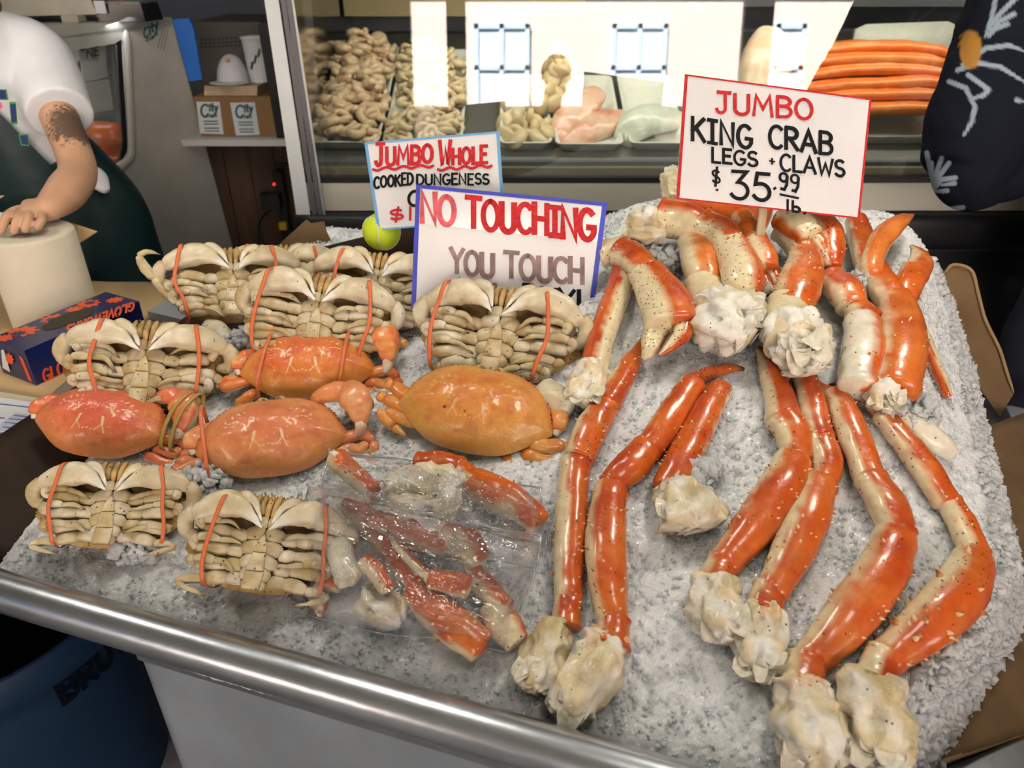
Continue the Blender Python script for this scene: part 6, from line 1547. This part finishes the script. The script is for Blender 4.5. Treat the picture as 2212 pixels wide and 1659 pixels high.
for dx in (-.12, .15): MB().box((dx, -.08, .01), (.05, .05, .02)).build('foot', M_beige, sc, False)
ct_ = at_z(270, 46, zt); cdv = thing('card_terminal', 'dark card payment terminal with a silver face on the deli case', 'card terminal', (ct_[0], ct_[1] + .04, zt))
MB().box((0, 0, .025), (.16, .11, .05), rot((0, 0, 1), -.1), taper=.92).build('body', M_black2, cdv, False)
MB().box((.012, -.005, .055), (.115, .085, .012), rot((0, 0, 1), -.1) @ rot((1, 0, 0), .15)).build('face', M_silver, cdv, False)
for i in range(3): MB().box((-.02 + .025 * i, -.03, .062), (.016, .01, .006)).build('key', [M_red, M_amber, mat('green_key', (.1, .4, .1), .5)][i], cdv, False)
MB().box((-.06, -.052, .04), (.035, .004, .035), rot((0, 0, 1), -.1)).build('sticker', M_sticker, cdv, False)

l = bpy.data.lights.new('deli_fill', 'AREA'); l.shape = 'RECTANGLE'; l.size = .5; l.size_y = .05; l.energy = 1.0; l.color = (.95, .97, 1)  # unseen area light added to brighten the inside of the deli case
lo = bpy.data.objects.new('deli_fill', l); COLL.objects.link(lo); lo.parent = dc; lo.location = Vector(IP.at(120, 80, .05)) - Vector(DPn.at(430, 300) * [1, 1, 0]) - Vector((0, 0, .03)); lo.rotation_euler = (0, math.radians(-20), 0)
# ================================================================== people
def skin_mat(tattoo=None):
    m = mat('skin' + ('_tattooed' if tattoo is not None else ''), (.62, .36, .22), .5, sss=.12, mottle=(30, .06), bump=(120, .1, .001))
    if tattoo is not None:
        nt = m.node_tree; N = nt.nodes; L = nt.links; b = N['Principled BSDF']
        src = b.inputs['Base Color'].links[0].from_socket
        ge = N.new('ShaderNodeNewGeometry'); sb = N.new('ShaderNodeVectorMath'); sb.operation = 'DISTANCE'; L.new(ge.outputs['Position'], sb.inputs[0]); sb.inputs[1].default_value = tuple(tattoo)
        nz = N.new('ShaderNodeTexNoise'); nz.inputs['Scale'].default_value = 55; nz.inputs['Detail'].default_value = 3; nz.inputs['Distortion'].default_value = 1.5; L.new(ge.outputs['Position'], nz.inputs['Vector'])
        a = N.new('ShaderNodeMath'); a.operation = 'MULTIPLY_ADD'; L.new(nz.outputs['Fac'], a.inputs[0]); a.inputs[1].default_value = .10; L.new(sb.outputs['Value'], a.inputs[2])
        lt = N.new('ShaderNodeMapRange'); lt.inputs['From Min'].default_value = .118; lt.inputs['From Max'].default_value = .100; L.new(a.outputs[0], lt.inputs['Value'])
        mx = N.new('ShaderNodeMix'); mx.data_type = 'RGBA'; mm = N.new('ShaderNodeMath'); mm.operation = 'MULTIPLY'; mm.inputs[1].default_value = .85; L.new(lt.outputs['Result'], mm.inputs[0])
        L.new(mm.outputs[0], mx.inputs['Factor']); L.new(src, mx.inputs['A']); mx.inputs['B'].default_value = (.055, .04, .035, 1); L.new(mx.outputs['Result'], b.inputs['Base Color'])
    return m
def fuse(o, vox=.005, it=6):
    r = o.modifiers.new('fuse', 'REMESH'); r.mode = 'VOXEL'; r.voxel_size = vox; r.use_smooth_shade = True
    s = o.modifiers.new('soften', 'SMOOTH'); s.iterations = it; s.factor = .5
    return o
def sphere(mb, c, r, n=20, m=28, up=None):
    c = np.asarray(c, float); r = np.broadcast_to(np.asarray(r, float), (3,))
    th_, ph_ = np.meshgrid(np.linspace(0, np.pi, n), np.linspace(0, 2 * np.pi, m + 1)[:-1], indexing='ij')
    V = np.stack([np.sin(th_) * np.cos(ph_), np.sin(th_) * np.sin(ph_), np.cos(th_)], -1).reshape(-1, 3) * r + c
    return mb.add(V, [[i * m + j, (i + 1) * m + j, (i + 1) * m + (j + 1) % m, i * m + (j + 1) % m] for i in range(n - 1) for j in range(m)])
def head(mb, c, fwd):            # skull, jaw, nose, ears, lips, brow
    f = unit(fwd); s = np.cross(f, [0, 0, 1]); c = np.asarray(c)
    sphere(mb, c + [0, 0, .02], (.078, .09, .10)); sphere(mb, c + f * .025 - [0, 0, .055], (.058, .062, .065))
    mb.sweep([c + f * .085 + [0, 0, .03], c + f * .112 - [0, 0, .012]], [.008, .014], n=8, m=10); mb.sweep([c + f * .085 - s * .022 - [0, 0, .05], c + f * .094 - [0, 0, .05], c + f * .085 + s * .022 - [0, 0, .05]], .008, n=8, m=8)
    for q in (-1, 1): sphere(mb, c + s * q * .08 - f * .01, (.014, .02, .03), 10, 12); sphere(mb, c + f * .08 + s * q * .033 + [0, 0, .028], (.014, .012, .01), 8, 10)
M_shirt = mat('white_cotton', (.84, .86, .9), .85, bump=(35, .35, .004), mottle=(8, .05))
M_apron = mat('dark_green_oilcloth', (.006, .024, .025), .42, spec=.3, bump=(9, .5, .01)); M_hair = mat('brown_hair', (.16, .075, .03), .5, bump=(90, .5, .002), stretch=(12, 12, 1)); M_trou = mat('dark_trousers', (.012, .013, .02), .9, spec=.1)
# ---- fishmonger at the counter
SH = at_t(84, 150, 1.86); EL = at_t(168, 362, 1.74); WR = at_t(104, 450, 1.57)
fm = thing('person', 'person in white t-shirt and dark green apron holding the paper roll', 'person', (-1.25, 1.98, 0)); fi_ = Matrix.Translation(-Vector((-1.25, 1.98, 0)))
b = MB()
b.sweep([SH, (SH + EL) / 2 + [0.004, 0, 0], EL, at_t(146, 410, 1.655), at_t(122, 436, 1.60), WR, at_t(88, 456, 1.562)], [.05, .043, .041, .043, .037, .031, .034], [.05, .043, .041, .041, .033, .025, .022], up=(0, -.3, 1), n=50, m=24)
b.sweep([at_t(98, 452, 1.568), at_t(70, 458, 1.556), at_t(44, 462, 1.548)], [.034, .044, .042], [.022, .021, .017], up=(0, -.3, 1), n=20, m=20, r0=.15, r1=.25)
for q in [[(84, 462, 1.548), (92, 472, 1.525), (84, 486, 1.512), (80, 496, 1.515)], [(62, 460, 1.545), (62, 470, 1.515), (56, 490, 1.503), (54, 502, 1.508)], [(42, 460, 1.545), (40, 470, 1.512), (32, 492, 1.502), (30, 505, 1.508)],
          [(26, 460, 1.547), (16, 468, 1.515), (6, 488, 1.505), (2, 504, 1.512)], [(66, 452, 1.57), (40, 452, 1.585), (18, 462, 1.585), (6, 474, 1.58)]]:
    b.sweep([at_t(*p) for p in q], [.0095, .0092, .0086, .0075], n=18, m=14, r0=.1, r1=.15)
# torso, neck, head, other arm and legs
HIP = np.array([-1.22, 2.02, .92]); CH = np.array([-1.36, 1.98, 1.28]); NK = np.array([-1.36, 1.96, 1.47]); HD = np.array([-1.35, 1.92, 1.63])
b.sweep([HIP - [0, 0, .05], (HIP + CH) / 2, CH, NK - [0, 0, .04]], [.16, .145, .165, .08], [.11, .10, .11, .07], up=(0, -1, 0), n=30, m=28)
b.sweep([CH + [0, 0, .1], SH + [-.02, .01, .02]], [.07, .06], n=10, m=16); b.sweep([NK - [0, 0, .08], NK + [0, 0, .03], HD], [.07, .052, .05], n=10, m=16)
head(b, HD, (.3, -1, -.25))
S2 = np.array([-1.58, 1.98, 1.40]); b.sweep([CH + [0, 0, .1], S2, S2 + [-.05, -.04, -.28], S2 + [.02, -.25, -.42], S2 + [.08, -.38, -.47]], [.07, .055, .045, .038, .03], n=36, m=18)
for sx in (-.09, .09): b.sweep([HIP + [sx, 0, 0], HIP + [sx, -.01, -.42], HIP + [sx, .02, -.84], HIP + [sx, -.12, -.89]], [.085, .06, .045, .04], n=30, m=16, up=(0, 1, .2))
fuse(b.build('body', skin_mat(at_t(166, 268, 1.76)), fm, inv=fi_), .003, 3)
s_ = MB()
s_.sweep([(HIP + CH) / 2 - [0, 0, .16], (HIP + CH) / 2, CH, CH + [0, 0, .12], NK - [0, 0, .015]], [.175, .165, .185, .15, .075], [.13, .12, .13, .11, .07], up=(0, -1, 0), n=36, m=30, r0=.02, r1=.02)
s_.sweep([CH + [.03, 0, .09], at_t(58, 118, 1.87), at_t(98, 168, 1.86), at_t(132, 252, 1.80)], [.09, .088, .083, .074], n=26, m=24, r0=.1, r1=.01)
s_.sweep([CH + [-.03, 0, .09], S2 + [0, 0, .0], S2 + [-.03, -.03, -.18]], [.09, .08, .07], n=20, m=20, r1=.02)
fuse(s_.build('t_shirt', M_shirt, fm, inv=fi_), .006, 3)
a_ = MB()
a_.sweep([HIP - [0, 0, .5], HIP - [0, 0, .2], HIP, (HIP + CH) / 2 + [.005, 0, -.05]], [.23, .215, .195, .182], [.17, .16, .145, .138], up=(0, -1, 0), n=36, m=36, r0=.01, r1=.01, bump=.006, bf=9)
a_.build('apron', M_apron, fm, inv=fi_)
a_ = MB(); Pb = (HIP + CH) / 2; n_ = 14
G = []
for i in range(12):
    for j in range(n_):
        v = i / 11; u = j / (n_ - 1) * 2 - 1; c_ = Pb * (1 - v) + CH * v + [0, 0, -.07 + .05 * v]
        w_ = .95 * (1 - .35 * v); G.append(c_ + np.array([math.sin(u * w_) * .195, -math.cos(u * w_) * .15 - .004, 0]))
a_.add(G, [[i * n_ + j, i * n_ + j + 1, (i + 1) * n_ + j + 1, (i + 1) * n_ + j] for i in range(11) for j in range(n_ - 1)]); a_.build('apron_bib', M_apron, fm, inv=fi_)
for u in (-.5, .5):
    p = Pb * 0 + CH + [math.sin(u * .62 * 1.6) * .195, -.15, -.02]
    MB().sweep([p, CH + [u * .2, -.135, .08], CH + [u * .16, -.03, .165], CH + [u * .1, .1, .12]], .016, .004, up=(0, -1, .3), n=20, m=8).build('apron_strap', mat('olive_strap', (.12, .10, .05), .7), fm, inv=fi_)
hh = MB(); sphere(hh, HD + [0, .02, .035], (.092, .10, .10))
for k in range(9):
    q = k / 8.0; hh.sweep([HD + [.07 - .02 * q, -.02 + .08 * q, .02], NK + [.10 + .02 * q, -.02 + .04 * q, -.0], at_t(20 - 4 * k, 66 + 2 * k, 1.83 + .01 * k), at_t(46 - 5 * k, 100 + 8 * k, 1.80 + .01 * k)], [.022, .02, .014, .004], n=20, m=8)
hh.build('hair', M_hair, fm, inv=fi_)
pr = Plane(at_t(40, 250, 1.755), (.25, -1, .0)); M_pgreen = mat('green_print', (.08, .36, .06), .8); M_pnavy = mat('navy_print', (.02, .04, .16), .8); M_ppink = mat('pink_print', (.75, .12, .3), .8)
for k, q in enumerate([[(-20, 192), (14, 193), (18, 216), (-20, 216)], [(20, 220), (34, 220), (38, 268), (24, 270)], [(40, 290), (60, 289), (64, 316), (46, 314)]]):
    cx, cy = np.mean(q, axis=0); flat(pr, q, .0, .001).build('shirt_print', M_pgreen, fm, False, inv=fi_); flat(pr, [(cx + (x_ - cx) * .8, cy + (y_ - cy) * .8) for x_, y_ in q], .0012, .001).build('shirt_print', M_pnavy, fm, False, inv=fi_)
flat(pr, [(-6, 226), (3, 220), (6, 232), (-4, 238)], .001, .001).build('shirt_print', M_ppink, fm, False, inv=fi_)
sh_ = MB(); sh_.sweep([at_t(196, 358, 1.95), at_t(208, 385, 1.94), at_t(228, 415, 1.93)], [.012, .03, .012], [.012, .02, .01], n=18, m=12, bump=.004, bf=30); sh_.build('shirt_tail', M_shirt, fm, inv=fi_)
# ---- shopper at the right
M_sleeve = mat('printed_black_cloth', vcol=True, rough=.9, spec=.1, bump=(60, .2, .002))
sp_ = thing('person', 'person in a black sleeve printed with white leaves beside the case', 'person', (1.62, 1.85, 0)); pi2 = Matrix.Translation(-Vector((1.62, 1.85, 0)))
FR = [[(2150, 0), (2142, 40), (2128, 80)], [(2200, -10), (2160, 30), (2130, 70)], [(2190, 30), (2160, 46), (2134, 74)], [(2176, 52), (2150, 62), (2136, 80)], [(2080, 140), (2130, 104), (2180, 98), (2215, 112)], [(2068, 152), (2110, 136), (2160, 144), (2215, 178)],
      [(2050, 176), (2086, 190), (2106, 230), (2100, 262), (2082, 292)], [(2092, 162), (2120, 182), (2136, 194), (2124, 206), (2096, 214)], [(2196, 216), (2215, 220)],
      [(2002, 330), (2010, 370), (2012, 410)], [(2012, 352), (2014, 390)], [(2034, 342), (2020, 380), (2006, 420)], [(2050, 352), (2026, 384), (2008, 420)], [(2064, 384), (2034, 388), (2010, 420)], [(2062, 396), (2034, 400)], [(2046, 412), (2016, 414)], [(2080, 448), (2040, 454), (2010, 450)], [(1990, 372), (2000, 410), (2002, 436)]]
def printed(V):
    d = V - CAM; t = d @ FWD; x_ = 1106 + F * (d @ RGT) / t; y_ = 829.5 - F * (d @ UPV) / t; Q = np.stack([x_, y_], 1); best = np.full(len(V), 99.0)
    for f in FR:
        P = np.array(f, float)
        for k in range(len(P) - 1):
            a, c = P[k], P[k + 1]; dd = c - a; u = np.clip(((Q - a) @ dd) / (dd @ dd), 0, 1); w_ = 5.5 * (1 - .5 * u if k == len(P) - 2 else 1)
            best = np.minimum(best, np.linalg.norm(Q - a - u[:, None] * dd, axis=1) / w_)
    col = mixc(np.array([.010, .012, .020]), np.array([.30, .36, .42]), 1 - sst(.7, 1.2, best))
    g_ = np.hypot((Q[:, 0] - 2096) / 26, (Q[:, 1] - 105) / 44); col = mixc(col, np.array([.42, .20, .04]), 1 - sst(.8, 1.05, g_ + .12 * fbm(V, 60, 3, 2)))
    e = (Q[:, 0] - 2042) / 40 + (Q[:, 1] - 168) / 60
    return col
s_ = MB()
def pxs_sweep(mb, pts, **k):
    P = np.array([at_t(x_, y_, t_) for x_, y_, r_, t_ in pts]); R = np.array([r_ * t_ / F for x_, y_, r_, t_ in pts])
    V, Fc, s, ph = sweep(P, R, R * .9, (0, -1, .3), 260, 200, .05, .12, 2, .006, 14, 3, **k); mb.add(V, Fc, printed(V))
pxs_sweep(s_, [(2290, -180, 150, 1.62), (2215, 20, 124, 1.64), (2158, 160, 116, 1.66), (2112, 290, 112, 1.67), (2082, 380, 82, 1.68), (2040, 424, 44, 1.68)])
pxs_sweep(s_, [(2062, 410, 40, 1.68), (2110, 390, 62, 1.68), (2200, 350, 72, 1.72), (2330, 300, 76, 1.78)])
s_.build('sleeve', M_sleeve, sp_, inv=pi2)
tb = MB(); C_ = np.array([1.62, 1.85, 0])
tb.sweep([C_ + [0, 0, .88], C_ + [0, 0, 1.1], C_ + [0, 0, 1.34], C_ + [0, 0, 1.46]], [.17, .17, .19, .09], [.12, .12, .13, .08], up=(0, -1, 0), n=24, m=24)
tb.sweep([C_ + [-.1, -.02, 1.4], at_t(2280, -160, 1.66)], [.09, .1], n=10, m=16); tb.sweep([C_ + [.1, 0, 1.4], C_ + [.24, 0, 1.2], C_ + [.2, -.15, 1.0]], [.08, .06, .05], n=16, m=14)
fuse(tb.build('jacket', mat('black_cloth', (.012, .013, .02), .9, spec=.1), sp_, inv=pi2), .01, 3)
bd = MB(); head(bd, C_ + [0, -.02, 1.64], (-.4, -1, -.2)); bd.sweep([C_ + [0, 0, 1.42], C_ + [0, -.01, 1.6]], [.06, .055], n=8, m=14)
bd.sweep([at_t(2300, 310, 1.77), at_t(2370, 290, 1.8), at_t(2430, 280, 1.8)], [.032, .04, .03], [.028, .02, .014], n=14, m=14)
for k in range(5): bd.sweep([at_t(2420, 262 + 10 * k, 1.8), at_t(2462, 262 + 12 * k, 1.79), at_t(2492 - 5 * abs(k - 2), 268 + 13 * k, 1.80)], [.01, .01, .007], n=10, m=10)
for sx in (-.1, .1): bd.sweep([C_ + [sx, 0, .9], C_ + [sx, .0, .5], C_ + [sx, .02, .08], C_ + [sx, -.12, .04]], [.09, .065, .045, .04], n=24, m=14, up=(0, 1, .2))
bd.sweep([C_ + [0, 0, .85], C_ + [0, 0, 1.0]], [.15, .14], [.11, .11], up=(0, -1, 0), n=8, m=18); fuse(bd.build('body', skin_mat(), sp_, inv=pi2), .007, 4)
lg = MB()
for sx in (-.1, .1): lg.sweep([C_ + [sx, 0, .95], C_ + [sx, .0, .5], C_ + [sx, .02, .06]], [.125, .095, .075], n=24, m=18, r1=.01)
lg.build('trousers', M_trou, sp_, inv=pi2)
for sx in (-.1, .1):
    sw = MB(); sw.sweep([C_ + [sx, .06, .045], C_ + [sx, -.03, .05], C_ + [sx, -.14, .04], C_ + [sx, -.2, .03]], [.045, .05, .05, .035], [.045, .05, .038, .026], n=20, m=16, expo=2.5); sw.build('shoe', mat('black_shoe', (.015, .015, .016), .5), sp_, inv=pi2)
hb = MB(); sphere(hb, C_ + [0, .015, 1.675], (.09, .1, .095)); hb.build('hair', mat('black_hair', (.02, .015, .012), .5), sp_, inv=pi2)
# ---- small child's leg held beside the shopper
ch_ = thing('person', 'person whose dark trouser leg and grey shoe show past the cardboard', 'person', at_t(2240, 700, 1.78)); pi3 = Matrix.Translation(-Vector(at_t(2240, 700, 1.78)))
cb2 = MB(); H_ = at_t(2350, 560, 1.8)
cb2.sweep([H_, at_t(2260, 690, 1.77), at_t(2206, 800, 1.75), at_t(2204, 885, 1.75)], [.065, .056, .044, .036], n=26, m=18); cb2.sweep([H_, H_ + [.02, .02, .2], H_ + [.02, .03, .32]], [.09, .09, .05], n=16, m=18); head(cb2, H_ + [.02, .03, .45], (-.6, -.8, 0))
fuse(cb2.build('body', skin_mat(), ch_, inv=pi3), .006, 4)
tr2 = MB(); tr2.sweep([H_ + [0, 0, .02], at_t(2256, 692, 1.77), at_t(2204, 800, 1.75), at_t(2202, 884, 1.75)], [.085, .072, .052, .044], n=30, m=22, r1=.01, bump=.004, bf=20); tr2.build('trousers', M_trou, ch_, inv=pi3)
tt = MB(); tt.sweep([H_ - [0, 0, .02], H_ + [.02, .02, .2], H_ + [.02, .03, .36]], [.10, .10, .06], n=18, m=18); tt.build('top', M_trou, ch_, inv=pi3)
sn = MB(); sn.sweep([at_t(2232, 892, 1.79), at_t(2204, 902, 1.75), at_t(2180, 912, 1.70), at_t(2164, 920, 1.67)], [.034, .038, .036, .028], [.036, .036, .028, .02], up=(0, 0, 1), n=22, m=16, expo=2.4); shn = sn.build('shoe', mat('grey_canvas', (.22, .23, .26), .8, bump=(150, .4, .002)), ch_, inv=pi3)
so_ = MB(); so_.sweep([at_t(2236, 934, 1.80), at_t(2206, 940, 1.755), at_t(2182, 948, 1.71), at_t(2166, 948, 1.675)], [.034, .038, .036, .028], [.014, .014, .014, .012], up=(0, 0, 1), n=22, m=16, expo=3); so_.build('sole', mat('grey_sole', (.13, .14, .16), .7, bump=(90, .5, .003)), shn, inv=pi3)

# ---- onlooker standing in the open front, seen mirrored in the case glass
ol = thing('person', 'person in dark clothes mirrored in the glass before the scallops', 'person', (.2, -.42, 0)); oi = Matrix.Translation(-Vector((.2, -.42, 0))); Q_ = np.array([.2, -.42, 0]); M_olc = mat('charcoal_cloth', (.018, .018, .02), .9, spec=.1)
ob = MB(); head(ob, Q_ + [.06, .03, 1.56], (0, 1, -.3)); ob.sweep([Q_ + [.02, 0, 1.3], Q_ + [.05, .02, 1.52]], [.06, .055], n=8, m=14)
ob.sweep([Q_ + [0, 0, .8], Q_ + [0, 0, 1.05], Q_ + [0, 0, 1.3]], [.15, .14, .12], [.11, .1, .1], up=(0, -1, 0), n=14, m=18)
for sx in (-1, 1):
    ob.sweep([Q_ + [sx * .15, 0, 1.3], Q_ + [sx * .22, .06, 1.12], Q_ + [sx * .12, .2, 1.2], Q_ + [sx * .07, .26, 1.27]], [.05, .045, .035, .028], n=22, m=14)
    for k in range(4): ob.sweep([Q_ + [sx * .07, .26, 1.265 + .016 * k], Q_ + [sx * .05, .3, 1.27 + .016 * k], Q_ + [sx * .02, .31, 1.27 + .016 * k]], [.009, .009, .007], n=10, m=10)
    ob.sweep([Q_ + [sx * .075, .25, 1.25], Q_ + [sx * .045, .27, 1.235]], [.01, .008], n=8, m=10)
    ob.sweep([Q_ + [sx * .09, 0, .85], Q_ + [sx * .1, 0, .46], Q_ + [sx * .1, -.02, .08], Q_ + [sx * .1, .12, .04]], [.085, .06, .045, .04], n=24, m=14, up=(0, 1, .2))
fuse(ob.build('body', skin_mat(), ol, inv=oi), .007, 3)
oj = MB(); oj.sweep([Q_ + [0, 0, .86], Q_ + [0, 0, 1.08], Q_ + [0, 0, 1.28], Q_ + [.02, 0, 1.40]], [.18, .175, .19, .08], [.13, .13, .13, .08], up=(0, -1, 0), n=22, m=22)
for sx in (-1, 1): oj.sweep([Q_ + [sx * .13, 0, 1.32], Q_ + [sx * .23, .06, 1.12], Q_ + [sx * .13, .19, 1.19]], [.075, .062, .048], n=18, m=16)
fuse(oj.build('jacket', M_olc, ol, inv=oi), .01, 3)
ot = MB()
for sx in (-.1, .1): ot.sweep([Q_ + [sx, 0, .92], Q_ + [sx, .0, .5], Q_ + [sx, -.01, .06]], [.12, .09, .075], n=20, m=16, r1=.01)
ot.build('trousers', M_olc, ol, inv=oi)
for sx in (-.1, .1): MB().sweep([Q_ + [sx, -.08, .045], Q_ + [sx, .04, .05], Q_ + [sx, .18, .03]], [.045, .05, .035], [.045, .045, .026], n=16, m=14).build('shoe', M_olc, ol, inv=oi)
oh = MB(); sphere(oh, Q_ + [.06, .015, 1.59], (.09, .1, .095)); oh.build('hair', M_hair, ol, inv=oi)
